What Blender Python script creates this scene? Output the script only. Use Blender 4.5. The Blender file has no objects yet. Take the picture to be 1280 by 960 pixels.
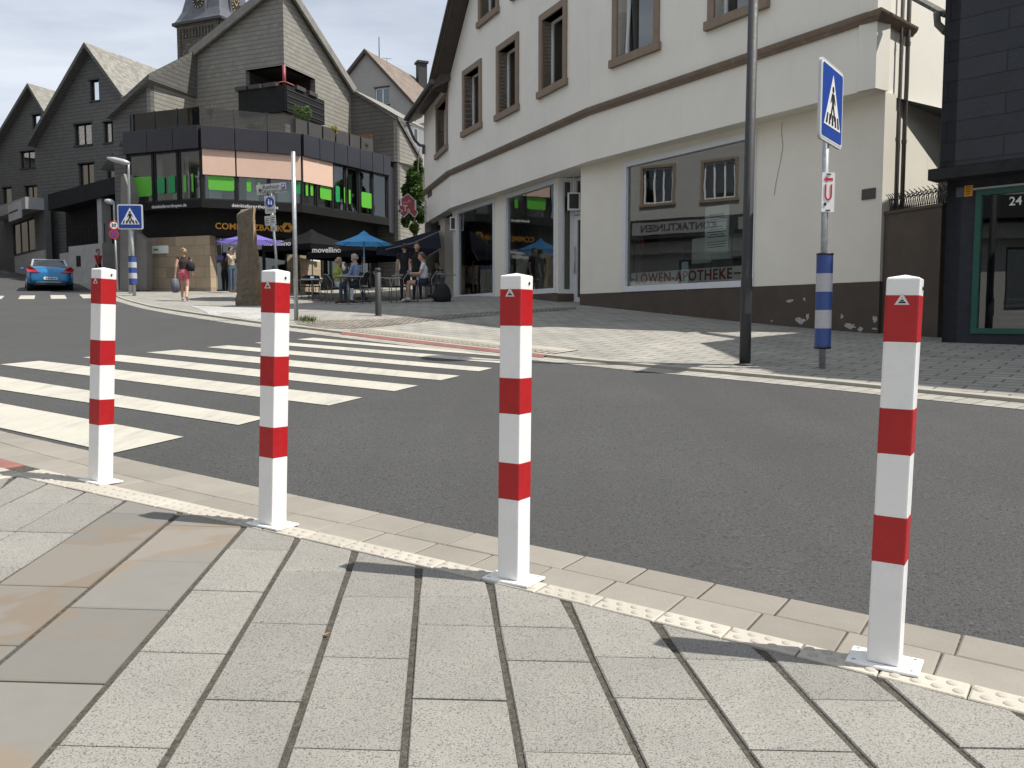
import bpy, bmesh, math, random
import numpy as np
from mathutils import Vector, Matrix
from mathutils.geometry import tessellate_polygon
random.seed(7)
R = math.radians
SC = bpy.context.scene
COL = SC.collection
# ------------------------------------------------------------------ camera
FPX = 1064.0                       # focal length for a 1280 px wide picture
HOR = 400.0                        # picture row of the horizon
PITCH = math.atan((480 - HOR) / FPX)
cam_d = bpy.data.cameras.new('camera'); cam = bpy.data.objects.new('camera', cam_d); COL.objects.link(cam)
cam.location = (0, 0, 0); cam.rotation_euler = (math.pi / 2 - PITCH, 0, 0)
cam_d.sensor_width = 36; cam_d.lens = FPX / 1280 * 36; cam_d.clip_start = 0.05; cam_d.clip_end = 2000
SC.camera = cam
# ------------------------------------------------------------------ sky, sun, exposure
SUN_AZ = math.atan2(0.985, -0.176); SUN_EL = R(60.0)
SUND = Vector((math.sin(SUN_AZ) * math.cos(SUN_EL), math.cos(SUN_AZ) * math.cos(SUN_EL), math.sin(SUN_EL)))
w = bpy.data.worlds.new('World'); SC.world = w; w.use_nodes = True
nt = w.node_tree; nt.nodes.clear()
def wn(t, **k):
    n = nt.nodes.new(t)
    for a, b in k.items(): setattr(n, a, b)
    return n
sky = wn('ShaderNodeTexSky', sky_type='NISHITA', sun_disc=False, sun_elevation=SUN_EL, sun_rotation=SUN_AZ,
         air_density=1.0, dust_density=1.5, ozone_density=1.2)
tc = wn('ShaderNodeTexCoord'); mp = wn('ShaderNodeMapping'); mp.inputs['Scale'].default_value = (1.1, 1.6, 5.5)
mp.inputs['Rotation'].default_value = (0.1, 0.25, 0.3)
n1 = wn('ShaderNodeTexNoise'); n1.inputs['Scale'].default_value = 1.7; n1.inputs['Detail'].default_value = 7; n1.inputs['Roughness'].default_value = 0.55
n1.inputs['Distortion'].default_value = 0.3
rp = wn('ShaderNodeValToRGB'); rp.color_ramp.elements[0].position = 0.34; rp.color_ramp.elements[0].color = (0.50, 0.50, 0.50, 1)
rp.color_ramp.elements[1].position = 0.60; rp.color_ramp.elements[1].color = (0.97, 0.97, 0.97, 1)
mx = wn('ShaderNodeMix', data_type='RGBA'); mx.inputs['B'].default_value = (8.7, 9.3, 10.3, 1)
bg = wn('ShaderNodeBackground'); bg.inputs['Strength'].default_value = 0.075
out = wn('ShaderNodeOutputWorld')
L = nt.links.new
L(tc.outputs['Generated'], mp.inputs['Vector']); L(mp.outputs[0], n1.inputs['Vector']); L(n1.outputs['Fac'], rp.inputs[0])
L(sky.outputs[0], mx.inputs['A']); L(rp.outputs[0], mx.inputs['Factor']); L(mx.outputs['Result'], bg.inputs['Color']); L(bg.outputs[0], out.inputs[0])
sd = bpy.data.lights.new('sun', 'SUN'); sd.energy = 5.0; sd.angle = R(0.53); sd.color = (1.0, 0.955, 0.88)
sun = bpy.data.objects.new('sun', sd); COL.objects.link(sun); sun.rotation_euler = SUND.to_track_quat('Z', 'Y').to_euler()
sun.location = (20, -10, 40)
SC.view_settings.view_transform = 'Standard'; SC.view_settings.look = 'None'; SC.view_settings.exposure = 0.35
SC.view_settings.gamma = 1.0
SC.render.engine = 'CYCLES'
SC.cycles.max_bounces = 8; SC.cycles.transparent_max_bounces = 12

# ------------------------------------------------------------------ surveying: photo pixel -> place
_c, _s = math.cos(PITCH), math.sin(PITCH)
def ray(u, v):
    x = (u - 640) / FPX; y = -(v - 480) / FPX
    d = np.array([x, _c + y * _s, -_s + y * _c]); return d / d[1]
def at(u, v, D): return ray(u, v) * D
S = [at(126, 608, 3.88), at(340, 662, 3.246), at(641, 733, 2.677), at(1100, 843, 2.09), at(229.6, 547, 5.0), at(615.7, 460.5, 9.7),
     at(1027, 465, 9.5), at(1104, 419.5, 14.35), at(865, 397.5, 18.0), at(752, 386, 20.4), at(575, 371, 28.6), at(472, 398, 16.2),
     at(231, 377, 28.6), at(168, 371, 30.5), at(287, 367, 32.8), at(63, 363, 37.), at(8, 329, 62.), at(1280, 437, 11.), at(455, 380, 29.0), at(520, 379, 29.5), at(400, 379, 30.),
     (-3, 0, -.83), (2.5, 0, -.98), (-6, 3, -.68)]
S = np.array([tuple(q) for q in S]); SXY = S[:, :2]; SN = len(S)
def phi(r): return np.where(r > 0, r * r * np.log(np.maximum(r, 1e-9)), 0)
_K = phi(np.linalg.norm(SXY[:, None] - SXY[None], axis=2)); _P = np.c_[np.ones(SN), SXY]
_A = np.block([[_K + 1.5 * np.eye(SN), _P], [_P.T, np.zeros((3, 3))]])
_W = np.linalg.solve(_A, np.r_[S[:, 2], 0, 0, 0])
def gz(x, y):
    x = np.clip(np.asarray(x, float), -55, 22); y = np.clip(np.asarray(y, float), -6, 85)
    r = np.hypot(x[..., None] - SXY[:, 0], y[..., None] - SXY[:, 1])
    return phi(r) @ _W[:SN] + _W[SN] + _W[SN + 1] * x + _W[SN + 2] * y
_ys = np.arange(.5, 110, .02)
def G(u, v):
    d = ray(u, v); f = d[2] * _ys - gz(d[0] * _ys, _ys)
    i = np.where((f[:-1] > 0) & (f[1:] <= 0))[0][0]; t = f[i] / (f[i] - f[i + 1])
    q = d * (_ys[i] + .02 * t); return Vector((q[0], q[1], q[2]))
def g1(x, y): return float(gz(x, y))

# ------------------------------------------------------------------ materials
MATS = {}
class NT:
    def __init__(s, name):
        s.m = bpy.data.materials.new(name); s.m.use_nodes = True; s.t = s.m.node_tree; s.t.nodes.clear()
        s.o = s.n('ShaderNodeOutputMaterial'); MATS[name] = s.m
    def n(s, t, ins=None, **k):
        x = s.t.nodes.new(t)
        for a, b in k.items(): setattr(x, a, b)
        for a, b in (ins or {}).items():
            if isinstance(b, bpy.types.NodeSocket): s.t.links.new(b, x.inputs[a])
            else: x.inputs[a].default_value = b
        return x
    def noise(s, vec, scale, detail=4, rough=.6, dist=0): return s.n('ShaderNodeTexNoise', {'Vector': vec, 'Scale': scale, 'Detail': detail, 'Roughness': rough, 'Distortion': dist}).outputs['Fac']
    def ramp(s, f, stops):
        r = s.n('ShaderNodeValToRGB', {'Fac': f}); e = r.color_ramp.elements
        while len(e) < len(stops): e.new(0.5)
        for q, (p, c) in zip(e, stops):
            q.position = p; q.color = (c, c, c, 1) if isinstance(c, (int, float)) else (*c, 1)
        return r.outputs['Color']
    def mix(s, f, a, b, blend='MIX'):
        m = s.n('ShaderNodeMix', data_type='RGBA', blend_type=blend)
        for k, v in (('Factor', f), ('A', a), ('B', b)):
            if isinstance(v, bpy.types.NodeSocket): s.t.links.new(v, m.inputs[k])
            elif k == 'Factor': m.inputs[k].default_value = v
            else: m.inputs[k].default_value = (*v, 1) if len(v) == 3 else v
        return m.outputs['Result']
    def math(s, op, a, b=0.0, c=0.0):
        m = s.n('ShaderNodeMath', operation=op)
        for i, v in enumerate((a, b, c)):
            if isinstance(v, bpy.types.NodeSocket): s.t.links.new(v, m.inputs[i])
            else: m.inputs[i].default_value = v
        return m.outputs[0]
    def bump(s, h, strength=.3, dist=.01): return s.n('ShaderNodeBump', {'Height': h, 'Strength': strength, 'Distance': dist}).outputs['Normal']
    def done(s, col, rough=.6, normal=None, metal=0., spec=.5, coat=0., **kw):
        p = s.n('ShaderNodeBsdfPrincipled')
        for k, v in (('Base Color', col), ('Roughness', rough), ('Metallic', metal), ('Specular IOR Level', spec), ('Coat Weight', coat)):
            if isinstance(v, bpy.types.NodeSocket): s.t.links.new(v, p.inputs[k])
            elif k == 'Base Color': p.inputs[k].default_value = (*v, 1)
            else: p.inputs[k].default_value = v
        if normal is not None: s.t.links.new(normal, p.inputs['Normal'])
        s.t.links.new(p.outputs[0], s.o.inputs[0]); return s.m
    @property
    def obj(s): return s.n('ShaderNodeTexCoord').outputs['Object']
    @property
    def uv(s): return s.n('ShaderNodeTexCoord').outputs['UV']
def hexc(r, g, b):
    f = lambda c: (c / 255 / 12.92) if c / 255 <= .04045 else ((c / 255 + .055) / 1.055) ** 2.4
    return (f(r), f(g), f(b))
def plain(name, col, rough=.55, var=.12, scale=3., bump=.15, bscale=60., metal=0., spec=.5, dirt=None, coat=0., bd=.004):
    t = NT(name); v = t.obj
    n = t.noise(v, scale, 6, .65); lo = tuple(c * (1 - var) for c in col); hi = tuple(min(1, c * (1 + var)) for c in col)
    c = t.mix(t.ramp(n, [(.3, 0.), (.7, 1.)]), lo, hi)
    if dirt: c = t.mix(t.ramp(t.noise(v, scale * 2.3, 8, .7), [(.52, 0.), (.75, dirt[1])]), c, dirt[0])
    r = t.ramp(t.noise(v, scale * 3, 5), [(.3, max(0, rough - .08)), (.7, min(1, rough + .08))])
    return t.done(c, r, t.bump(t.noise(v, bscale, 3), bump, bd) if bump else None, metal, spec, coat)
def bricky(name, c1, c2, mortar, bw, bh, ms=.01, off=.5, rough=.8, bump=.6, noise=.25, bias=0., tilt=0., smooth=.1, bd=.01):
    t = NT(name); v = t.uv
    if tilt:
        v = t.n('ShaderNodeMapping', {'Vector': v, 'Rotation': (0, 0, tilt)}).outputs[0]
    b = t.n('ShaderNodeTexBrick', {'Vector': v, 'Color1': (*c1, 1), 'Color2': (*c2, 1), 'Mortar': (*mortar, 1), 'Scale': 1., 'Mortar Size': ms,
            'Mortar Smooth': smooth, 'Bias': bias, 'Brick Width': bw, 'Row Height': bh}, offset=off)
    c = t.mix(noise, b.outputs['Color'], t.ramp(t.noise(t.obj, 1.3, 8, .7), [(.25, .25), (.75, .85)]), 'OVERLAY')
    c = t.mix(noise * .6, c, t.ramp(t.noise(t.obj, 25, 5, .7), [(.3, .3), (.7, .7)]), 'OVERLAY')
    h = t.math('SUBTRACT', t.math('MULTIPLY', t.noise(t.obj, 30, 4), .35), b.outputs['Fac'])
    return t.done(c, rough, t.bump(h, bump, bd))

# ------------------------------------------------------------------ mesh building
UP = Vector((0, 0, 1))
class M:
    """collects faces of one mesh, world or local coordinates, UV in metres along each face"""
    def __init__(s): s.v = []; s.f = []; s.m = []; s.sm = []; s.uvs = {}
    def face(s, pts, m=0, smooth=False, uv=None):
        i = len(s.v); s.v += [Vector(p) for p in pts]
        if uv: s.uvs[len(s.f)] = uv
        s.f.append(list(range(i, i + len(pts)))); s.m.append(m); s.sm.append(smooth)
    def add(s, verts, faces, m=0, smooth=False):
        i = len(s.v); s.v += [Vector(p) for p in verts]
        for f in faces: s.f.append([i + k for k in f]); s.m.append(m); s.sm.append(smooth)
    def box(s, c, size, rz=0., m=0, rx=0., ry=0., mat=None, bev=0.):
        a, b, d = size[0] / 2, size[1] / 2, size[2] / 2
        rot = mat if mat is not None else Matrix.Rotation(rz, 3, 'Z') @ Matrix.Rotation(ry, 3, 'Y') @ Matrix.Rotation(rx, 3, 'X')
        if bev > 0:
            bm = bmesh.new(); bmesh.ops.create_cube(bm, size=1)
            for v in bm.verts: v.co = Vector((v.co.x * size[0], v.co.y * size[1], v.co.z * size[2]))
            bmesh.ops.bevel(bm, geom=bm.edges[:], offset=bev, segments=2, affect='EDGES', profile=.5)
            bm.verts.index_update()
            s.add([rot @ v.co + Vector(c) for v in bm.verts], [[v.index for v in f.verts] for f in bm.faces], m); bm.free(); return
        vs = [rot @ Vector((x, y, z)) + Vector(c) for x in (-a, a) for y in (-b, b) for z in (-d, d)]
        s.add(vs, [(0, 1, 3, 2), (4, 6, 7, 5), (0, 4, 5, 1), (2, 3, 7, 6), (0, 2, 6, 4), (1, 5, 7, 3)], m)
    def bar(s, p, q, w_, h_, m=0, up=UP):
        """rectangular bar from p to q"""
        p = Vector(p); q = Vector(q); d = (q - p); l = d.length; d.normalize()
        x = d.cross(up); x = x.normalized() if x.length > 1e-5 else Vector((1, 0, 0)); y = x.cross(d).normalized()
        s.box((p + q) / 2, (w_, l, h_), mat=Matrix((x, d, y)).transposed(), m=m)
    def tube(s, pts, rad, n=12, m=0, cap=True, smooth=True):
        pts = [Vector(p) for p in pts]; k = len(pts); rs = rad if isinstance(rad, (list, tuple)) else [rad] * k
        i0 = len(s.v); prev = None
        for i, p in enumerate(pts):
            d = (pts[min(i + 1, k - 1)] - pts[max(i - 1, 0)]).normalized()
            if prev is None:
                x = d.cross(Vector((0, 1, 0)) if abs(d.y) < .9 else Vector((1, 0, 0))).normalized()
            else: x = (prev - d * prev.dot(d)).normalized()
            prev = x; y = d.cross(x)
            for j in range(n):
                a = 2 * math.pi * j / n; s.v.append(p + (x * math.cos(a) + y * math.sin(a)) * rs[i])
        for i in range(k - 1):
            for j in range(n):
                a = i0 + i * n + j; b = i0 + i * n + (j + 1) % n
                s.f.append([a, b, b + n, a + n]); s.m.append(m); s.sm.append(smooth)
        if cap:
            s.f.append([i0 + j for j in range(n)][::-1]); s.m.append(m); s.sm.append(False)
            s.f.append([i0 + (k - 1) * n + j for j in range(n)]); s.m.append(m); s.sm.append(False)
    def lathe(s, prof, c=(0, 0, 0), n=24, m=0, smooth=True):
        i0 = len(s.v); c = Vector(c)
        for r, z in prof:
            for j in range(n):
                a = 2 * math.pi * j / n; s.v.append(c + Vector((r * math.cos(a), r * math.sin(a), z)))
        for i in range(len(prof) - 1):
            for j in range(n):
                a = i0 + i * n + j; b = i0 + i * n + (j + 1) % n
                s.f.append([a, b, b + n, a + n]); s.m.append(m); s.sm.append(smooth)
    def poly(s, outline, holes, fn, thick, m=0, mside=None):
        """flat outline with holes in (s,z), fn(s,z,off) -> point; thick behind"""
        loops = [[Vector((a, b, 0)) for a, b in outline]] + [[Vector((a, b, 0)) for a, b in h] for h in holes]
        flat = [p for lp in loops for p in lp]; tris = tessellate_polygon(loops)
        ms = m if mside is None else mside
        nrm = (fn(1, 0, 0) - fn(0, 0, 0)).cross(fn(0, 1, 0) - fn(0, 0, 0))
        want = fn(0, 0, 1) - fn(0, 0, 0)
        for t in tris:
            a, b, c = [flat[i] for i in t]
            ar = (b.x - a.x) * (c.y - a.y) - (b.y - a.y) * (c.x - a.x)
            if (ar > 0) != (nrm.dot(want) > 0): a, c = c, a
            s.face([fn(p.x, p.y, 0) for p in (a, b, c)], m)
            if thick: s.face([fn(p.x, p.y, -thick) for p in (c, b, a)], m)
        if thick:
            for lp in loops:
                for i in range(len(lp)):
                    a, b = lp[i], lp[(i + 1) % len(lp)]
                    s.face([fn(a.x, a.y, 0), fn(b.x, b.y, 0), fn(b.x, b.y, -thick), fn(a.x, a.y, -thick)], ms)
    def prism(s, pts, z0, z1, m=0, mtop=None):
        b = [Vector((p[0], p[1], z0)) for p in pts]; t = [Vector((p[0], p[1], z1)) for p in pts]
        s.face(b[::-1], m); s.face(t, m if mtop is None else mtop)
        for i in range(len(pts)):
            j = (i + 1) % len(pts); s.face([b[i], b[j], t[j], t[i]], m)
    def build(s, name, mats, parent=None, label=None, bevel=0., loc=None, smooth_all=False, recalc=True):
        me = bpy.data.meshes.new(name)
        o = Vector((0, 0, 0)); q = parent
        while q is not None:
            if q.get('_world'): o = Vector(q.location)
            q = q.parent
        if parent is None and loc is not None: o = Vector(loc)
        me.from_pydata([tuple(v - o) for v in s.v], [], s.f)
        for mm in (mats if isinstance(mats, (list, tuple)) else [mats]): me.materials.append(mm)
        for p, m_, sm in zip(me.polygons, s.m, s.sm): p.material_index = m_; p.use_smooth = sm or smooth_all
        if bevel > 0 or recalc:
            bm = bmesh.new(); bm.from_mesh(me)
            if bevel > 0:
                bmesh.ops.remove_doubles(bm, verts=bm.verts, dist=1e-4)
                ed = [e for e in bm.edges if e.is_manifold and e.calc_face_angle(0) > .6]
                bmesh.ops.bevel(bm, geom=ed, offset=bevel, segments=2, affect='EDGES', profile=.5, clamp_overlap=True)
            bmesh.ops.recalc_face_normals(bm, faces=bm.faces) if s_closed(bm) else None
            bm.to_mesh(me); bm.free()
        uv = me.uv_layers.new(name='UVMap').data
        for p in me.polygons:
            n = p.normal
            t = UP.cross(n)
            if t.length < .15: t = Vector((1, 0, 0)); b = Vector((0, 1, 0))
            else: t.normalize(); b = n.cross(t)
            for li in p.loop_indices:
                c = me.vertices[me.loops[li].vertex_index].co + o
                uv[li].uv = (c.dot(t), c.dot(b))
        ob = bpy.data.objects.new(name, me); COL.objects.link(ob)
        if parent is not None: ob.parent = parent
        else: ob.location = o
        if label: ob['label'] = label
        return ob
def s_closed(bm): return all(e.is_manifold for e in bm.edges)
def root(name, loc, label, cat, group=None, rz=0., world=True):
    o = bpy.data.objects.new(name, None); COL.objects.link(o); o.location = loc; o.rotation_euler = (0, 0, rz)
    o.empty_display_size = .2
    if world: o['_world'] = 1
    return tag(o, label, cat, group)
def tag(o, label, cat, group=None):
    o['label'] = label; o['category'] = cat
    if group: o['group'] = group
    return o
def struct(o, kind='structure'): o['kind'] = kind; return o
def copy_tree(o, loc, rz=0., label=None, tilt=None):
    r = o.copy(); COL.objects.link(r); r.location = loc; r.rotation_euler = (0, 0, rz)
    if label: r['label'] = label
    for ch in o.children:
        c = ch.copy(); COL.objects.link(c); c.parent = r
        for g in ch.children:
            d = g.copy(); COL.objects.link(d); d.parent = c
    return r
def text_mesh(txt, size, depth=.002, bold=0.0, align='CENTER', spacing=1.0):
    cu = bpy.data.curves.new('t', 'FONT'); cu.body = txt; cu.size = size; cu.extrude = depth; cu.offset = bold
    cu.align_x = align; cu.align_y = 'CENTER'; cu.space_character = spacing
    ob = bpy.data.objects.new('t', cu); COL.objects.link(ob)
    dg = bpy.context.evaluated_depsgraph_get(); dg.update(); me = bpy.data.meshes.new_from_object(ob.evaluated_get(dg))
    vs = [v.co.copy() for v in me.vertices]; fs = [list(p.vertices) for p in me.polygons]
    bpy.data.objects.remove(ob); bpy.data.curves.remove(cu); bpy.data.meshes.remove(me)
    return vs, fs
class Wall:
    """vertical plane through p0 and p1 (plan points); n is its outward side"""
    def __init__(s, p0, p1, out=None):
        s.p0 = Vector((p0[0], p0[1])); s.p1 = Vector((p1[0], p1[1])); s.L = (s.p1 - s.p0).length; s.d = (s.p1 - s.p0) / s.L
        n = Vector((s.d.y, -s.d.x))
        ref = Vector(out) if out is not None else -(s.p0 + s.p1)
        if n.dot(ref) < 0: n = -n
        s.n = n
        s.flip = (Vector((s.d.x, s.d.y, 0)).cross(UP)).dot(Vector((n.x, n.y, 0))) < 0
    def pt(s, a, z, off=0.):
        q = s.p0 + s.d * a + s.n * off; return Vector((q.x, q.y, z))
    def s_at(s, u, off=0., v=300):
        k = ray(u, v)[0]
        x0 = s.p0 + s.n * off; return (k * x0.y - x0.x) / (s.d.x - k * s.d.y)
    def uv(s, u, v, off=0.):
        d = ray(u, v); p = s.p0 + s.n * off
        # p + a*dir = t*(d.x,1)
        a = (d[0] * p.y - p.x) / (s.d.x - d[0] * s.d.y); y = p.y + a * s.d.y
        return a, d[2] * y
    def rect(s, u0, v0, u1, v1, off=0.):
        """two opposite photo corners of an upright rectangle on the wall"""
        a0, z0 = s.uv(u0, v0, off); a1, z1 = s.uv(u1, v1, off); return min(a0, a1), max(a0, a1), min(z0, z1), max(z0, z1)
    def shift(s, off): 
        w_ = Wall(s.p0 + s.n * off, s.p1 + s.n * off, s.n); return w_
    def box(s, m, a0, a1, z0, z1, o0, o1, mi=0):
        vs = [s.pt(a, z, o) for a in (a0, a1) for o in (o0, o1) for z in (z0, z1)]
        m.add(vs, [(0, 1, 3, 2), (4, 6, 7, 5), (0, 4, 5, 1), (2, 3, 7, 6), (0, 2, 6, 4), (1, 5, 7, 3)], mi)
    def text(s, m, txt, a, z, size, off=.01, mi=0, **k):
        vs, fs = text_mesh(txt, size, **k); sg = -1 if s.flip else 1
        m.add([s.pt(a + sg * v.x, z + v.y, off + v.z) for v in vs], fs, mi)
def rc(a0, a1, z0, z1): return [(a0, z0), (a1, z0), (a1, z1), (a0, z1)]
# ------------------------------------------------------------------ palette
def asphalt_mat(name, base, speck):
    t = NT(name); v = t.obj
    big = t.noise(v, .35, 6, .6); fine = t.noise(v, 75, 4, .72); grain = t.n('ShaderNodeTexVoronoi', {'Vector': v, 'Scale': 150.}).outputs['Distance']
    c = t.mix(t.ramp(big, [(.3, 0.), (.7, 1.)]), tuple(x * .86 for x in base), tuple(x * 1.14 for x in base))
    c = t.mix(t.ramp(fine, [(.38, 1.), (.46, 0.)]), c, tuple(x * .28 for x in base))
    c = t.mix(t.ramp(fine, [(.6, 0.), (.72, .8)]), c, speck)
    st = t.n('ShaderNodeMapping', {'Vector': v, 'Rotation': (0, 0, R(51)), 'Scale': (1.5, .08, 1)}).outputs[0]
    c = t.mix(t.ramp(t.noise(v, 1.1, 9, .75), [(.62, 0.), (.72, .35)]), c, tuple(x * .62 for x in base))
    c = t.mix(t.ramp(t.noise(st, 1.2, 5, .6), [(.42, 0.), (.6, .35)]), c, tuple(x * .74 for x in base))
    h = t.math('ADD', t.math('MULTIPLY', grain, .6), fine)
    return t.done(c, .8, t.bump(h, .9, .006), spec=.35)
MA = asphalt_mat('asphalt', (.064, .064, .064), (.18, .178, .172))
def paint_mat(name, col, wear=.62):
    t = NT(name); v = t.obj
    f = t.noise(v, 110, 5, .8); b = t.noise(v, 2.2, 6, .65)
    c = t.mix(t.ramp(b, [(.35, 0.), (.65, 1.)]), tuple(x * .9 for x in col), col)
    c = t.mix(t.ramp(t.math('MULTIPLY', f, t.ramp(b, [(.3, 1.25), (.8, .95)])), [(wear, 0.), (wear + .1, .8)]), c, (.12, .12, .115))
    st = t.n('ShaderNodeMapping', {'Vector': v, 'Rotation': (0, 0, R(50)), 'Scale': (5., .5, 1)}).outputs[0]
    c = t.mix(t.ramp(t.noise(st, 1.6, 7, .72), [(.5, 0.), (.75, .6)]), c, (.20, .195, .18))
    c = t.mix(t.ramp(t.noise(v, 7, 8, .8), [(.60, 0.), (.66, .45)]), c, (.14, .14, .13))
    return t.done(c, .7, t.bump(t.noise(v, 90, 5, .75), .5, .004))
ZEB = paint_mat('zebra_paint', (.44, .42, .36), .70)
def granite(name, base, speckc, k=1.):
    t = NT(name); v = t.obj
    at_ = t.n('ShaderNodeAttribute', attribute_name='shade').outputs['Fac']
    big = t.noise(v, 3.0, 6, .65); f1 = t.noise(v, 240, 2, .6); f2 = t.n('ShaderNodeTexVoronoi', {'Vector': v, 'Scale': 230.}); 
    c = t.mix(t.ramp(big, [(.3, 0.), (.72, 1.)]), tuple(x * .88 for x in base), tuple(x * 1.08 for x in base))
    c = t.mix(t.ramp(f1, [(.37, 1. * k), (.43, 0.)]), c, speckc)
    c = t.mix(t.ramp(t.noise(v, 150, 2, .6), [(.35, .9 * k), (.39, 0.)]), c, speckc)
    c = t.mix(t.ramp(f1, [(.60, 0.), (.72, .28 * k)]), c, (.50, .49, .46))
    c = t.mix(t.ramp(f2.outputs['Color'], [(.80, 0.), (.95, .28 * k)]), c, speckc)
    c = t.mix(t.ramp(t.noise(v, 1.1, 7, .75), [(.55, 0.), (.8, .35)]), c, tuple(x * .62 for x in base))
    c = t.mix(1., c, t.ramp(at_, [(0., .88), (1., 1.06)]), 'MULTIPLY')
    return t.done(c, .78, t.bump(t.math('ADD', f1, t.noise(v, 60, 4)), .45, .003), spec=.35)
GRAN = granite('granite_slab', (.248, .240, .217), (.10, .095, .085))
def sandstone():
    t = NT('sandstone_slab'); v = t.obj
    at_ = t.n('ShaderNodeAttribute', attribute_name='shade').outputs['Fac']
    b = t.noise(v, 1.5, 4, .5, .5); c = t.mix(t.ramp(b, [(.52, 0.), (.56, 1.)]), (.165, .157, .14), (.185, .15, .112))
    c = t.mix(t.ramp(b, [(.60, 0.), (.615, .6)]), c, (.20, .19, .17))
    c = t.mix(t.ramp(t.noise(v, 14, 7, .7), [(.4, 0.), (.75, .35)]), c, (.19, .185, .17))
    c = t.mix(1., c, t.ramp(at_, [(0., .88), (1., 1.08)]), 'MULTIPLY')
    return t.done(c, .7, t.bump(t.noise(v, 40, 6), .3, .003), spec=.4)
SAND = sandstone()
GUT = granite('concrete_block', (.245, .228, .195), (.2, .19, .16), .25)
TACT = granite('tactile_concrete', (.43, .40, .345), (.4, .37, .3), .2)
REDT = plain('red_concrete', (.22, .095, .08), .8, .2, 6, .3)
JOINT = plain('joint_dirt', (.065, .058, .046), .95, .6, 60, 1., 150, dirt=((.19, .17, .13), .9), bd=.01)
WHITE = plain('white_powder_coat', (.79, .79, .785), .38, .03, 8, .03, 20, coat=.1, dirt=((.60, .59, .56), .45))
RED = plain('red_reflective_film', (.40, .008, .012), .42, .1, 20, .05, 60, coat=.05, dirt=((.30, .03, .03), .35))
GALV = plain('galvanised_steel', (.42, .44, .45), .45, .22, 22, .1, 60, metal=.65)
DGREY = plain('dark_grey_paint', (.034, .036, .038), .62, .1, 8, .05)
STEEL = plain('steel', (.5, .5, .5), .35, .1, 20, .05, metal=.9)
SBLUE = plain('sign_blue', (.012, .055, .31), .4, .06, 10, 0)
SWHITE = plain('sign_white', (.78, .78, .77), .4, .04, 10, 0)
SRED = plain('sign_red', (.55, .02, .03), .4, .06, 10, 0)
BLACK = plain('black_matt', (.008, .008, .008), .6, .1, 10, 0)
BLACKP = plain('black_panel', (.014, .014, .015), .45, .2, 4, .05)
AMBER = plain('amber_letters', (.75, .36, .03), .5, .05, 4, 0)

# ------------------------------------------------------------------ ground, road, far pavement
def axis(segs): 
    a = [segs[0][0]]
    for lo, hi, st in segs:
        n = max(1, int(round((hi - lo) / st))); a += [lo + (hi - lo) * (i + 1) / n for i in range(n)]
    return np.array(a)
def sheet(name, xs, ys, dz, mat, kind='structure'):
    X, Y = np.meshgrid(xs, ys, indexing='ij'); Z = gz(X, Y) + dz
    me = bpy.data.meshes.new(name); nx, ny = X.shape
    vs = np.stack([X, Y, Z], -1).reshape(-1, 3).tolist()
    fs = [(i * ny + j, (i + 1) * ny + j, (i + 1) * ny + j + 1, i * ny + j + 1) for i in range(nx - 1) for j in range(ny - 1)]
    me.from_pydata(vs, [], fs); me.materials.append(mat)
    for p in me.polygons: p.use_smooth = True
    uv = me.uv_layers.new(name='UVMap').data
    for lp in me.loops:
        c = me.vertices[lp.vertex_index].co; uv[lp.index].uv = (c.x, c.y)
    o = bpy.data.objects.new(name, me); COL.objects.link(o); o['kind'] = kind; return o
GROUNDM = plain('town_ground', (.2, .19, .17), .9, .3, .3, .3)
sheet('ground', axis([(-900, -70, 120), (-70, 30, 2), (30, 900, 120)]), axis([(-900, -20, 120), (-20, 100, 2), (100, 1200, 120)]), -.16, GROUNDM)
sheet('road', axis([(-70, -20, 1.5), (-20, -6, .6), (-6, 8, .22), (8, 24, 1.)]), axis([(-18, -2, 1.), (-2, 14, .22), (14, 40, .7), (40, 92, 1.5)]), 0, MA)
# far kerb line, traced from left to right and carried on past the frame
KPX = [(0, 331), (30, 336), (93, 352), (115, 358), (146, 371.5), (165, 378), (180, 382), (210, 388), (250, 394.5), (320, 405), (360, 409.5), (427, 418), (520, 429), (625, 441), (677, 446), (740, 453), (800, 459.5), (860, 465), (960, 471.5), (1030, 479), (1100, 487.5), (1280, 505)]
KP = [G(*p) for p in KPX]
KP = [Vector((-58, 88, 0)), Vector((-46, 73, 0))] + KP + [KP[-1] + Vector((1.6, -1.9, 0)) * k for k in (1, 2.2, 4, 6)]
def smooth_line(P, step=.35):
    out = []
    for i in range(len(P) - 1):
        a = P[max(i - 1, 0)]; b = P[i]; c = P[i + 1]; d = P[min(i + 2, len(P) - 1)]
        n = max(1, int((c - b).length / step))
        for k in range(n):
            t = k / n; q = .5 * ((2 * b) + (c - a) * t + (2 * a - 5 * b + 4 * c - d) * t * t + (3 * b - a - 3 * c + d) * t ** 3)
            out.append(Vector((q.x, q.y, 0)))
    out.append(P[-1]); return out
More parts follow.
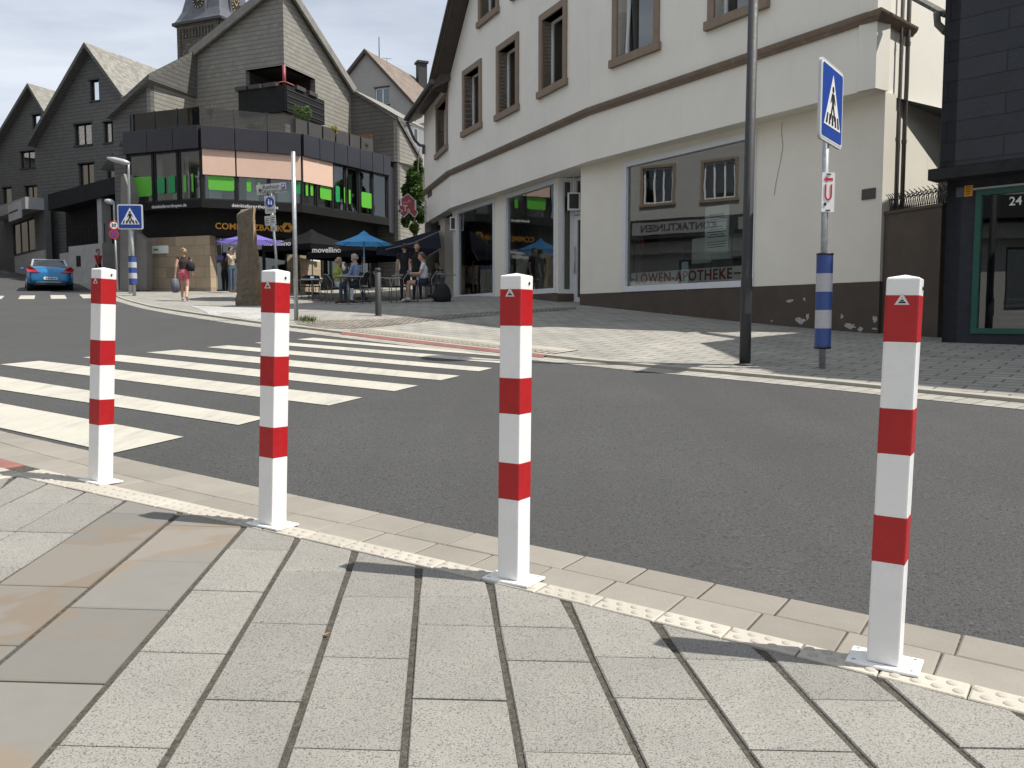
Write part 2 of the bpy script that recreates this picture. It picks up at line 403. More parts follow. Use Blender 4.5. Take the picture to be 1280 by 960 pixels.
# ease the line: a light moving average takes the tracing jitter out
KL = smooth_line(KP, .4)
for _ in range(6): KL = [KL[0]] + [(KL[i - 1] + KL[i] * 2 + KL[i + 1]) / 4 for i in range(1, len(KL) - 1)] + [KL[-1]]
def norms(Ln, toward):
    o = []
    for i in range(len(Ln)):
        d = (Ln[min(i + 1, len(Ln) - 1)] - Ln[max(i - 1, 0)]); d.z = 0; d.normalize(); n = Vector((-d.y, d.x, 0))
        o.append(n if n.dot(toward) > 0 else -n)
    return o
KN = norms(KL, Vector((.64, .77, 0)))            # points away from the road
def band(m, Ln, N, o0, o1, z0, z1, mi=0, side=True, i0=0, i1=None, depth=.12):
    i1 = len(Ln) - 1 if i1 is None else i1
    for i in range(i0, i1):
        P = []
        for j in (i, i + 1):
            a = Ln[j] + N[j] * o0; b = Ln[j] + N[j] * o1
            P.append((Vector((a.x, a.y, g1(a.x, a.y) + z0)), Vector((b.x, b.y, g1(b.x, b.y) + z1))))
        m.face([P[0][0], P[1][0], P[1][1], P[0][1]], mi)
        if side: 
            m.face([P[0][0] - Vector((0, 0, depth)), P[1][0] - Vector((0, 0, depth)), P[1][0], P[0][0]], mi)
            m.face([P[0][1], P[1][1], P[1][1] - Vector((0, 0, depth)), P[0][1] - Vector((0, 0, depth))], mi)
PAVE = bricky('far_paving', (.275, .262, .232), (.24, .232, .207), (.085, .08, .07), .42, .21, .011, .5, .85, .5, .5, tilt=R(39))
m = M()
offs = [.12, .5, 1, 1.6, 2.3, 3.2, 4.4, 6, 8, 10.5, 14, 19, 27, 40]
BV = Vector((.64, .77, 0))
for i in range(len(KL) - 1):
    for a, b in zip(offs[:-1], offs[1:]):
        q = []
        for j, o_ in ((i, a), (i + 1, a), (i + 1, b), (i, b)):
            k = min(1, max(0, (o_ - .12) / 3)); dd = KN[j] * (1 - k) + BV * k
            p = KL[j] + dd * o_; q.append(Vector((p.x, p.y, g1(p.x, p.y) + .035)))
        m.face(q, 0, True)
fp = struct(m.build('far_pavement', PAVE, recalc=False))
m = M(); band(m, KL, KN, 0, .12, .04, .04)
struct(m.build('far_kerb', granite('kerb_stone', (.37, .35, .305), (.3, .28, .24), .25), recalc=False))
m = M(); band(m, KL, KN, -.34, 0, .004, .008, side=False)
struct(m.build('far_gutter', bricky('gutter_paving', (.30, .285, .25), (.26, .25, .22), (.1, .09, .08), .3, .17, .006, .5, .85, .4, .4, tilt=R(-39)), recalc=False))
# ribbed white tactile strip at the far end of the crossing with a red edge
def kidx(pt): return min(range(len(KL)), key=lambda i: (KL[i] - Vector((pt[0], pt[1], 0))).length)
a_, b_ = kidx(G(430, 418)), kidx(G(683, 447))
m = M(); band(m, KL, KN, .13, .72, .046, .046, i0=a_, i1=b_)
for i in range(a_, b_):
    for k in range(6):
        t = (k + .3) / 6; p = KL[i].lerp(KL[i + 1], t); n = KN[i]; d = Vector((-n.y, n.x, 0))
        c = p + n * .425; m.box((c.x, c.y, g1(c.x, c.y) + .049), (.028, .57, .012), rz=math.atan2(n.y, n.x) - math.pi / 2)
struct(m.build('tactile_strip', TACT, recalc=False))
m = M(); band(m, KL, KN, -.08, -.005, .012, .044, i0=a_, i1=b_, side=False)
struct(m.build('red_kerb_strip', REDT, recalc=False))
# strip of rough cobbles crossing the far pavement
COB = bricky('cobbles', (.24, .215, .18), (.15, .135, .115), (.06, .055, .045), .11, .10, .012, .5, .9, 1., .9, tilt=R(30), bd=.02)
def gpoly(name, px, dz, mat, n=8, kind='structure'):
    """sheet between two photo polylines of equal length (top row, bottom row)"""
    top, bot = [G(*p) for p in px[0]], [G(*p) for p in px[1]]; m = M()
    for i in range(len(top) - 1):
        for k in range(n):
            def P(j, t):
                q = top[j].lerp(bot[j], t); return Vector((q.x, q.y, g1(q.x, q.y) + dz))
            m.face([P(i, k / n), P(i + 1, k / n), P(i + 1, (k + 1) / n), P(i, (k + 1) / n)], 0, True)
    return struct(m.build(name, mat, recalc=False), kind)
gpoly('cobble_strip', ([(366, 402.0), (400, 403.5), (440, 402.5), (480, 401.0), (540, 397.5), (600, 393), (660, 389), (720, 385.5)],
                       [(372, 408), (400, 413.0), (440, 414.0), (480, 410.5), (540, 403.5), (600, 397.8), (660, 393), (720, 389)]), .040, COB)
SLABG = bricky('grey_slabs', (.37, .37, .35), (.32, .32, .31), (.15, .14, .13), .6, .4, .008, .5, .8, .3, .4, tilt=R(-10))
gpoly('slab_band', ([(236, 384), (290, 386), (340, 386)], [(262, 395.5), (320, 403.3), (356, 407)]), .042, SLABG)

# ------------------------------------------------------------------ zebra crossings
m = M()
bars = [((0, 470), (333, 523), (298, 532), (0, 487.5)), ((50, 451.5), (453, 497.5), (411, 507.5), (0, 456)), ((150, 444), (522.5, 482.5), (493, 489.5), (103, 447.2)),
        ((225, 437.5), (575, 470.2), (551, 475.8), (183, 441)), ((285, 432), (615.7, 460.5), (598.7, 464.5), (258, 434.4)), ((340, 427), (655, 452), (640, 455.2), (318, 429)),
        ((392, 422.5), (625, 443.2), (620, 445.2), (371, 424.5))]
bars = [[G(*p) for p in b] for b in bars]
bars[0][0] = Vector((-5.42, 8.2, 0)); bars[0][3] = Vector((-5.66, 7.75, 0))
y0, y1 = G(229.6, 547), G(143, 567); dl = (bars[0][0] - bars[0][1]).normalized()
bars.insert(0, [y0 + dl * 4.4, y0, y1, y1 + dl * 4.4])
for b in bars:
    n = 10
    for k in range(n):
        q = [b[0].lerp(b[1], k / n), b[0].lerp(b[1], (k + 1) / n), b[3].lerp(b[2], (k + 1) / n), b[3].lerp(b[2], k / n)]
        m.face([Vector((p.x, p.y, g1(p.x, p.y) + .005)) for p in q])
for b in [((-15, 370), (5.5, 370), (2, 374), (-20, 374)), ((25.6, 369.5), (44, 369.5), (43, 374), (22.7, 374)), ((63, 369), (81, 369), (83.7, 373.6), (63.6, 373.8)), ((99, 368.2), (118, 368.2), (125, 372.8), (104, 373.1))]:
    m.face([G(*p) + Vector((0, 0, .006)) for p in b])
struct(m.build('zebra_crossing', ZEB, recalc=False))

# ------------------------------------------------------------------ near pavement
def curve_g(px, before=(), after=()):
    P = [G(*p) for p in px]; P = [Vector((p.x, p.y, 0)) for p in P]
    d0 = (P[0] - P[2]).normalized(); d1 = (P[-1] - P[-3]).normalized()
    P = [P[0] + (d0 + Vector((-.02, .10, 0)) * k) * k for k in (4., 2.6, 1.2)] + P + [P[-1] + (d1 + Vector((.0, -.06, 0)) * k) * k for k in (.8, 2., 3.4)]
    for _ in range(2): P = [P[0]] + [(P[i - 1] + P[i] * 2 + P[i + 1]) / 4 for i in range(1, len(P) - 1)] + [P[-1]]
    return smooth_line(P, .04)
CA = curve_g([(0, 545), (143, 567), (327, 612), (420, 630), (498, 647.5), (667, 683), (840, 718.5), (994, 752), (1127, 779), (1280, 810)])
CM = curve_g([(0, 560), (110, 582), (323, 640), (467, 662), (608, 693), (775, 729), (923, 763), (1080, 796), (1280, 840)])
CT = curve_g([(0, 578), (53, 590), (110, 602), (250, 634), (400, 669.6), (608, 716), (762, 751), (942, 794.6), (1157, 847), (1280, 875)])
CL = curve_g([(0, 598), (158, 627), (306, 659), (444, 693), (608, 729), (746, 764), (932, 810), (1157, 865), (1280, 897)])
def resample(C, n):
    L_ = [0]
    for a, b in zip(C[:-1], C[1:]): L_.append(L_[-1] + (b - a).length)
    xs = np.interp(np.linspace(0, L_[-1], n), L_, [p.x for p in C]); ys = np.interp(np.linspace(0, L_[-1], n), L_, [p.y for p in C])
    return [Vector((x, y, 0)) for x, y in zip(xs, ys)]
def x_on(C, x):                                   # curve point by x (x grows along it)
    return float(np.interp(x, [p.x for p in C], [p.y for p in C]))
def cross_at(C0, C1, p, n):
    """follow direction n from p on C0 till C1"""
    best = min(C1, key=lambda q: abs((q - p).cross(n).z)); return best
def shade_attr(ob, per_face_vals):
    a = ob.data.attributes.new('shade', 'FLOAT', 'FACE'); a.data.foreach_set('value', per_face_vals)
class Slabs:
    def __init__(s): s.m = M(); s.sh = []
    def add(s, pts, top, depth=.05, bev=.004, mi=0, sh=None, gap=0.0):
        c = sum(pts, Vector((0, 0, 0))) / len(pts)
        if gap:
            pts = [p + (c - p).normalized() * gap for p in pts]
        n = len(pts); sh = random.random() if sh is None else sh
        dz = random.uniform(-.0012, .0012)
        z = lambda p, d: Vector((p.x, p.y, g1(p.x, p.y) + top + dz - d))
        inn = []
        for p in pts: inn.append(p + (c - p).normalized() * bev * 1.4)
        T = [z(p, 0) for p in inn]; B = [z(p, bev * .8) for p in pts]; D = [z(p, depth) for p in pts]
        s.m.face(T, mi); k = 1
        for i in range(n):
            j = (i + 1) % n
            s.m.face([B[i], B[j], T[j], T[i]], mi); s.m.face([D[i], D[j], B[j], B[i]], mi); k += 2
        s.sh += [sh] * k
    def build(s, name, mats):
        o = s.m.build(name, mats, recalc=False); shade_attr(o, s.sh); return struct(o)
# --- gutter rows and bumpy kerb strip
def row(sl, C0, C1, length, top, phase=0., mi=0, gap=.003, xr=(-1e9, 1e9), bumps=None):
    tot = 0; L_ = [0]
    for a, b in zip(C0[:-1], C0[1:]): L_.append(L_[-1] + (b - a).length)
    def P(d):
        d = min(max(d, 0), L_[-1]); x = float(np.interp(d, L_, [p.x for p in C0])); y = float(np.interp(d, L_, [p.y for p in C0])); return Vector((x, y, 0))
    d = -phase
    while d < L_[-1] - .05:
        a0, a1 = P(d + gap), P(d + length - gap)
        if a0.x > xr[0] and a1.x < xr[1] and (a1 - a0).length > .03:
            t = (a1 - a0).normalized(); n = Vector((t.y, -t.x, 0)); n = n if n.y < 0 else -n
            def hit(p):
                best = min(C1, key=lambda q: abs((q - p).dot(t))); return p + n * max(.02, (best - p).dot(n) - gap)
            b0, b1 = hit(a0), hit(a1); sl.add([a0 + n * gap, a1 + n * gap, b1, b0], top, mi=mi)
            if bumps is not None:
                wd = (b0 - a0).length
                for i in range(4):
                    for j in range(2):
                        q = a0 + t * ((i + .5 + (.25 if j else -.15)) / 4.15 * (a1 - a0).length) + n * (wd * (.3 + .42 * j))
                        bumps.append(q)
        d += length
sl = Slabs(); row(sl, CA, CM, .24, .006, .1); row(sl, CM, CT, .24, .007, .2); sl.build('gutter', GUT)
sl = Slabs(); bumps = []
row(sl, CT, CL, .20, .013, .05, gap=.0025, bumps=bumps, xr=(-2.32, 9)); 
o_t = sl.build('tactile_kerb', TACT)
m = M()
for q in bumps:
    z = g1(q.x, q.y) + .013; m.lathe([(.0150, -.002), (.013, .0018), (.008, .0036), (.0, .0042)], (q.x, q.y, z), 10)
struct(m.build('tactile_bumps', TACT, recalc=False))
# red slabs and ribbed white slabs left of them (start of the crossing)
CLx = [p + (Vector((0, -.06, 0)) if p.x < -2.2 else Vector((0, 0, 0))) for p in CL]
sl = Slabs(); row(sl, CT, [p + Vector((-.055, -.085, 0)) for p in CT], .30, .012, .0, gap=.002, xr=(-9, -2.24)); sl.build('red_tactile_edge', REDT)
sl = Slabs(); RW0 = [p + Vector((-.055, -.085, 0)) for p in CT]; RW1 = [p + Vector((-.19, -.29, 0)) for p in CT]
row(sl, RW0, RW1, .30, .012, .1, gap=.002, xr=(-9, -2.22))
Lr = [p for p in RW0 if p.x < -2.3]
for i in range(0, len(Lr) - 1):
    p = Lr[i]; t = (Lr[i + 1] - Lr[i]).normalized(); n = Vector((t.y, -t.x, 0)); n = n if n.y < 0 else -n
    sl.add([p + n * .01, p + n * .01 + t * .02, p + n * .23 + t * .02, p + n * .23], .018, .01, .003, sh=.9)
sl.build('ribbed_slabs', TACT)
# bed under the slabs
m = M(); nb = 60
cl = resample(CL, 160)
for i in range(len(cl) - 1):
    for a, b in ((0, .5), (.5, 1.2), (1.2, 2.4), (2.4, 5), (5, 9), (9, 16)):
        q = [cl[i] + Vector((0, .03 - a, 0)), cl[i + 1] + Vector((0, .03 - a, 0)), cl[i + 1] + Vector((0, .03 - b, 0)), cl[i] + Vector((0, .03 - b, 0))]
        m.face([Vector((p.x, p.y, g1(p.x, p.y) + .0045)) for p in q])
struct(m.build('slab_bed', JOINT, recalc=False))
m = M(); ct = CA
for i in range(0, len(CA) - 3, 3):
    a, b = CA[i], CA[i + 3]; c = Vector((b.x - .1, min(b.y - .3, x_on(CL, b.x - .1)), 0)); d = Vector((a.x - .1, min(a.y - .3, x_on(CL, a.x - .1)), 0))
    m.face([Vector((p.x, p.y, g1(p.x, p.y) + .0025)) for p in (a, b, c, d)])
struct(m.build('gutter_bed', JOINT, recalc=False))
# slab columns, traced joints: (long joint left, long joint right)
JL = dict(Z=[(-50, 655), (22, 595)], A0=[(0, 637), (67, 603)], A=[(0, 679), (112, 614)], B=[(0, 731), (158, 627)], C=[(0, 833), (110, 738), (228, 641)],
          D=[(48, 960), (208, 768), (306, 660)], E=[(204, 960), (277, 823), (371, 678)], F=[(354, 960), (402, 820), (443, 694)],
          G=[(504, 960), (512.5, 852), (524, 712)], H=[(652, 960), (629, 827), (612, 733)], I=[(802, 960), (740, 827), (708, 758)],
          J=[(944, 960), (852, 831), (821, 785)], K=[(1086, 960), (1011, 879), (948, 814)], L=[(1219, 960), (1123, 872), (1096, 852)])
JLg = {}
for k, p in JL.items():
    q = [G(*c) for c in p]; q = [Vector((a.x, a.y)) for a in q]; JLg[k] = (q[0], q[-1])
names = ['Z', 'A0', 'A', 'B', 'C', 'D', 'E', 'F', 'G', 'H', 'I', 'J', 'K', 'L']
lines = [JLg[n] for n in names]
def extrap(l, dx): return (l[0] + Vector((dx, -.02)), l[1] + Vector((dx, -.1)))
for k in range(1, 9):
    lines.append((JLg['L'][0] + Vector((.235 * k, 0)), JLg['L'][1] + Vector((.24 * k, 0)))); names.append('r%d' % k)
for k in range(1, 12):
    lines.insert(0, (JLg['Z'][0] + Vector((-.25 * k, .1 * k)), JLg['Z'][1] + Vector((-.25 * k, .14 * k)))); names.insert(0, 'l%d' % k)
CROSS = {'A0': [632], 'A': [632, 669], 'B': [643, 737, 813], 'C': [661, 707, 768, 863], 'D': [691, 744, 823, 944], 'E': [718, 784, 882],
         'F': [749, 826, 942], 'G': [750, 786, 879], 'H': [788, 830, 945], 'I': [826, 877], 'J': [829.5, 942], 'K': [879], 'L': [940]}
MIDU = {'A0': 48, 'A': 80, 'B': 90, 'C': 250, 'D': 350, 'E': 370, 'F': 460, 'G': 570, 'H': 680, 'I': 790, 'J': 930, 'K': 1065, 'L': 1240}
def lx(l, y): t = (y - l[0].y) / (l[1].y - l[0].y); return l[0].x + (l[1].x - l[0].x) * t
sl = Slabs()
for i in range(len(lines) - 1):
    n = names[i]; l, r = lines[i], lines[i + 1]
    ytop = x_on(CL, (lx(l, l[1].y) + lx(r, r[1].y)) / 2)
    cuts = [G(MIDU[n], v).y for v in CROSS.get(n, [])]
    if not cuts: cuts = [ytop - random.uniform(.15, .38)]
    while cuts[-1] > -1.2: cuts.append(cuts[-1] - .40)
    mi = 1 if n in ('B', 'C') else 0
    lg = .0085 if n not in ('A0', 'A', 'Z') and not n.startswith('l') else .003
    yprev = None
    for k, y in enumerate(cuts):
        xa = lambda yy: Vector((lx(l, yy) + lg, yy, 0)); xb = lambda yy: Vector((lx(r, yy) - lg, yy, 0))
        if k == 0:
            # the cut slab against the kerb strip follows the curve
            pl = xa(y + .0025); pr = xb(y + .0025); xs = np.linspace(lx(l, ytop) + lg, lx(r, ytop) - lg, 5)
            tops = []
            for x in xs[::-1]: tops.append(Vector((x, x_on(CL, x) - .002, 0)))
            if tops[-1].y - pl.y > .01: sl.add([pl, pr] + tops, .011, mi=mi)
        else: sl.add([xa(y + .0032), xb(y + .0032), xb(yprev - .0032), xa(yprev - .0032)], .011, mi=mi)
        yprev = y
sl.build('near_pavement', [GRAN, SAND])

# ------------------------------------------------------------------ bollards
def bollard(label):
    r = root('bollard', (0, 0, 0), label, 'bollard', 'red and white bollards along the near kerb', world=False)
    w_ = .0385; z0 = .010
    m = M(); m.box((0, 0, (z0 + .944) / 2), (2 * w_, 2 * w_, .944 - z0)); m.build('post', WHITE, r, bevel=.005)
    m = M(); k = w_ - .0001
    m.add([(-k, -k, .936), (k, -k, .936), (k, k, .936), (-k, k, .936), (-k, -k, .990), (k, -k, .990), (k, k, .990), (-k, k, .990), (0, 0, .999)],
          [(3, 2, 1, 0), (0, 1, 5, 4), (1, 2, 6, 5), (2, 3, 7, 6), (3, 0, 4, 7), (4, 5, 8), (5, 6, 8), (6, 7, 8), (7, 4, 8)])
    m.build('cap', WHITE, r, bevel=.004)
    for a, b in ((.828, .95), (.547, .668), (.270, .395)):
        m = M(); k = w_ + .0008; m.box((0, 0, (a + b) / 2), (2 * k, 2 * k, b - a)); m.build('red_band', RED, r, bevel=.0052)
    m = M(); m.box((0, 0, .005), (.172, .118, .009)); p = m.build('base_plate', WHITE, r, bevel=.003)
    m = M()
    bm = bmesh.new()
    for x in (-1, 1):
        for y in (-1, 1):
            b = M(); b.lathe([(.0055, .0085), (.0055, .0102), (.0, .0104)], (x * .069, y * .043, 0), 10); b.build('bolt_hole', STEEL, p, recalc=False)
    m = M(); m.lathe([(.0042, 0), (.0042, .002), (0, .0021)], (0, 0, 0), 12)
    for i, v in enumerate(m.v): m.v[i] = Vector((w_ + .0004 + v.z, v.x + .012, .966 + v.y * 1.2))
    m.build('lock_hole', BLACK, r, recalc=False)
    k = w_ + .0012; m = M(); y = -k - .0006; s_ = .017
    def tri(sc, yy, mi): m.face([(-s_ * sc, yy, .9335 - s_ * .60 * sc), (s_ * sc, yy, .9335 - s_ * .60 * sc), (0, yy, .9335 + s_ * 1.12 * sc)], mi)
    tri(1.0, y, 0); tri(.86, y - .0004, 1); tri(.80, y - .0008, 0)
    m.face([(-.009, y - .0012, .927), (.0095, y - .0012, .927), (.0075, y - .0012, .9315), (-.006, y - .0012, .9315)], 2)
    m.face([(-.005, y - .0012, .9325), (.005, y - .0012, .9325), (.0035, y - .0012, .936), (-.0035, y - .0012, .936)], 3)
    m.face([(-.0018, y - .0012, .9385), (.0018, y - .0012, .9385), (0, y - .0012, .943)], 2)
    m.build('sticker', [SWHITE, SRED, BLACK, DGREY], r, recalc=False)
    return r
BPX = [((126, 608), (130, 334), 3.90, 'striped bollard nearest the zebra crossing, leftmost of the four, close to the red kerb slabs'),
       ((340.5, 661), (345, 336), 3.27, 'striped bollard second from the left, at the corner of the brown sandstone slabs'),
       ((642, 733), (646, 341), 2.71, 'striped bollard third from the left, standing before the two tall white framed shop windows'),
       ((1105, 845), (1132, 343), 2.13, 'nearest and largest striped bollard, at the right, leaning slightly right')]
b0 = bollard(BPX[0][3])
for i, (b, t, D, lab) in enumerate(BPX):
    o = b0 if i == 0 else copy_tree(b0, (0, 0, 0), label=lab)
    B = Vector(at(*b, D)); T = Vector(at(*t, D)); 
    B.z = g1(B.x, B.y) + .011; d = (T - B); h = d.length
    q = d.normalized().to_track_quat('Z', 'Y')
    yaw = math.atan2(-.52, .85) + 0
    d.normalize(); x = Vector((math.cos(yaw), math.sin(yaw), 0)); x = (x - d * x.dot(d)).normalized(); y = d.cross(x)
    mt = Matrix((x, y, d)).transposed()
    o.location = B; o.rotation_euler = mt.to_euler(); o.scale = (1, 1, h)
    m_ = None
# ------------------------------------------------------------------ glass, plaster and other building materials
def glass(name, tint=(.80, .86, .84), refl=.22, rough=0.0):
    t = NT(name); lw = t.n('ShaderNodeFresnel', {'IOR': 1.5}).outputs[0]
    wob = t.bump(t.noise(t.obj, .9, 2, .5), .05, .02)
    g = t.n('ShaderNodeBsdfGlossy', {'Color': (.92, .95, .95, 1), 'Roughness': rough, 'Normal': wob}); tr = t.n('ShaderNodeBsdfTransparent', {'Color': (*tint, 1)})
    f = t.math('ADD', t.math('MULTIPLY', lw, 1.3), refl)
    mxs = t.n('ShaderNodeMixShader', {0: f, 1: tr.outputs[0], 2: g.outputs[0]}); t.t.links.new(mxs.outputs[0], t.o.inputs[0]); return t.m
GLASS = glass('shop_glass', refl=.15); GLASSD = glass('dark_glass', (.3, .33, .33), .10)
GLASSC = glass('clear_glass', (.8, .85, .82), .06)
def plaster(name, col, var=.06, stain=.25):
    t = NT(name); v = t.obj
    c = t.mix(t.ramp(t.noise(v, .5, 7, .7), [(.3, 0.), (.7, 1.)]), tuple(x * (1 - var) for x in col), tuple(min(1, x * (1 + var)) for x in col))
    st = t.n('ShaderNodeMapping', {'Vector': v, 'Scale': (3, 3, .35)}).outputs[0]
    c = t.mix(t.ramp(t.noise(st, 1.5, 7, .7), [(.58, 0.), (.85, stain)]), c, tuple(x * .6 for x in col))
    return t.done(c, .88, t.bump(t.noise(v, 120, 4), .25, .004), spec=.2)
CREAM = plaster('cream_plaster', (.79, .765, .695), .05)
CREAM2 = plaster('aged_cream_plaster', (.76, .725, .635), .07, .35)
def plinth_mat():
    t = NT('brown_plinth'); v = t.obj
    c = t.mix(t.ramp(t.noise(v, 2, 6, .7), [(.3, 0.), (.7, 1.)]), (.062, .046, .036), (.09, .069, .055))
    c = t.mix(t.ramp(t.noise(v, 2.6, 5, .62, .4), [(.685, 0.), (.70, 1.)]), c, (.42, .41, .38))
    return t.done(c, .8, t.bump(t.noise(v, 60, 5), .3, .004))
PLINTH = plinth_mat()
BROWNW = plain('brown_wall', (.088, .068, .052), .85, .18, 2, .3, 40)
STONE = plain('brown_window_stone', (.24, .185, .135), .85, .10, 4, .25, 80)
CORN = plain('cornice_stone', (.20, .155, .115), .85, .12, 3, .3, 60, dirt=((.36, .31, .24), .6))
WFRAME = plain('white_window_frame', (.66, .68, .70), .4, .04, 6, .03)
WPVC = plain('white_plastic_frame', (.74, .75, .75), .35, .03, 6, .02)
DBROWN = plain('dark_brown_wood', (.055, .042, .034), .6, .2, 5, .3, 40)
INT = plain('dim_interior', (.22, .23, .22), .8, .2, 1, 0)
INTD = plain('dark_interior', (.03, .03, .03), .8, .2, 1, 0)
INTW = plain('pale_interior', (.60, .66, .63), .7, .1, 1, 0)
CURT = plain('net_curtain', (.45, .46, .46), .9, .25, 8, .2, 20)
PAPER = plain('paper', (.62, .68, .68), .7, .05, 3, 0)
ROOFD = bricky('dark_roof_tiles', (.10, .09, .08), (.07, .065, .06), (.02, .02, .02), .3, .25, .02)
SIDING = bricky('blue_slate_panels', (.026, .030, .038), (.020, .023, .030), (.009, .011, .015), 1.15, .27, .010, .37, .6, .9, .5, bd=.02)
NAVY = plain('navy_plaster', (.017, .020, .028), .75, .2, 3, .3, 80)
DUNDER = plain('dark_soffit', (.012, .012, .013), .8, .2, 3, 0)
GREENF = plain('green_frame', (.010, .085, .060), .45, .1, 6, .03)
REDM = plain('dark_red_sign', (.27, .022, .028), .45, .08, 6, 0)

def window_unit(parent, W, a0, a1, z0, z1, fr=.055, off=0., mullions=(), frame=WPVC, glassm=None, depth=.06, back=None, backm=None, name='window', label=None, transom=None):
    m = M()
    W.box(m, a0, a1, z1 - fr, z1, off - depth, off); W.box(m, a0, a1, z0, z0 + fr, off - depth, off)
    W.box(m, a0, a0 + fr, z0 + fr, z1 - fr, off - depth, off); W.box(m, a1 - fr, a1, z0 + fr, z1 - fr, off - depth, off)
    for t in mullions:
        c = a0 + (a1 - a0) * t; W.box(m, c - fr * .5, c + fr * .5, z0 + fr, z1 - fr, off - depth + .002, off - .002)
    if transom: c = z0 + (z1 - z0) * transom; W.box(m, a0 + fr, a1 - fr, c - fr * .5, c + fr * .5, off - depth + .004, off - .004)
    f = m.build(name, frame, parent, label=label)
    g = M(); g.face([W.pt(a0 + fr, z0 + fr, off - depth * .6), W.pt(a1 - fr, z0 + fr, off - depth * .6), W.pt(a1 - fr, z1 - fr, off - depth * .6), W.pt(a0 + fr, z1 - fr, off - depth * .6)])
    g.build('pane', glassm or GLASS, f, recalc=False)
    if back is not None:
        b = M(); o = off - back
        b.face([W.pt(a0 - .1, z0 - .1, o), W.pt(a1 + .1, z0 - .1, o), W.pt(a1 + .1, z1 + .1, o), W.pt(a0 - .1, z1 + .1, o)])
        b.build('window_back', backm or INTD, f, recalc=False)
    return f
def wall_mesh(parent, W, outline, holes, mat, thick=.25, name='wall', label=None, off=0.):
    m = M(); m.poly(outline, [rc(*h) for h in holes], lambda a, z, o: W.pt(a, z, o + off), thick)
    return m.build(name, mat, parent, label=label, recalc=False)
def surround(parent, W, a0, a1, z0, z1, wd=.17, out=.05, deep=.30, sill=.05, mat=None):
    m = M(); mt = mat or STONE
    W.box(m, a0 - wd, a0, z0, z1, -deep, out); W.box(m, a1, a1 + wd, z0, z1, -deep, out)
    W.box(m, a0 - wd, a1 + wd, z1, z1 + wd, -deep, out); W.box(m, a0 - wd - sill, a1 + wd + sill, z0 - wd, z0, -deep, out + .05)
    return m.build('window_surround', mt, parent)

# ------------------------------------------------------------------ the white pharmacy house
A = Vector((-3.36, 33.2)); B = Vector((-2.06, 28.7)); C = Vector((1.82, 20.3)); E = Vector((5.84, 14.0)); F = Vector((12.6, 20.1))
ph = root('pharmacy_building', (B.x, B.y, g1(B.x, B.y)), 'white corner building with brown stone window surrounds and large pharmacy shop windows', 'building')
OUT1 = (-.9, -.45)
WAB, WBC, WCE, WEF = Wall(A, B, OUT1), Wall(B, C, OUT1), Wall(C, E, OUT1), Wall(E, F, (.7, -.7))
ZS = 3.72; ZC = 4.86
DG = .16
def upper(W, wins, top):
    holes = []; specs = []
    for (u0, u1, z0, z1, kind) in wins:
        a0, a1 = sorted((W.s_at(u0, 0, 110 if z0 < 7 else 15), W.s_at(u1, 0, 110 if z0 < 7 else 15))); a0 += .17; a1 -= .17; holes.append((a0, a1, z0, z1)); specs.append((a0, a1, z0, z1, kind))
    wall_mesh(ph, W, [(0, ZS), (W.L, ZS)] + top, holes, CREAM, .35)
    for (a0, a1, z0, z1, kind) in specs:
        s_ = surround(ph, W, a0, a1, z0, z1)
        f = window_unit(ph, W, a0, a1, z0, z1, .06, -.24, (), WPVC, GLASSD, .06, .5, INTD, name='upper_window')
        if kind != 'p':
            cu = M(); o = -.34
            n = 14; w1 = (a1 - a0) * .42
            for k in range(n):
                t0, t1 = k / n, (k + 1) / n
                d0, d1 = .02 * math.sin(k * 2.1), .02 * math.sin((k + 1) * 2.1)
                cu.face([W.pt(a1 - w1 * t0, z0 + .05, o + d0), W.pt(a1 - w1 * t1, z0 + .05, o + d1), W.pt(a1 - w1 * t1, z1 - .05, o + d1), W.pt(a1 - w1 * t0, z1 - .05, o + d0)], 0, True)
            cu.build('curtain', CURT, f, recalc=False)
        if kind == 't':          # tilted casement
            m = M(); k = .05
            for q in ((a0 + .06, a0 + .12, z0 + .06, z1 - .06), (a1 - .12, a1 - .06, z0 + .06, z1 - .06), (a0 + .06, a1 - .06, z0 + .06, z0 + .12)):
                vs = [W.pt(a, z, -.15 - .10 * (z - z0) / (z1 - z0) + o) for a in (q[0], q[1]) for o in (-.04, 0) for z in (q[2], q[3])]
                m.add(vs, [(0, 1, 3, 2), (4, 6, 7, 5), (0, 4, 5, 1), (2, 3, 7, 6), (0, 2, 6, 4), (1, 5, 7, 3)])
            m.build('casement', WPVC, f)
upper(WAB, [(545.5, 559.8, 5.85, 7.40, 'd')], [(WAB.L, 7.95), (0, 7.95)])
upper(WBC, [(579, 602.5, 5.95, 7.66, 'p'), (621.5, 649, 5.9, 7.66, 'p'), (675, 709, 5.9, 7.66, 'c'), (599, 624, 8.92, 10.5, 'd'), (642, 664, 8.92, 10.5, 'c')],
      [(WBC.L, 15.0), (6.35, 14.8), (0, 7.95)])
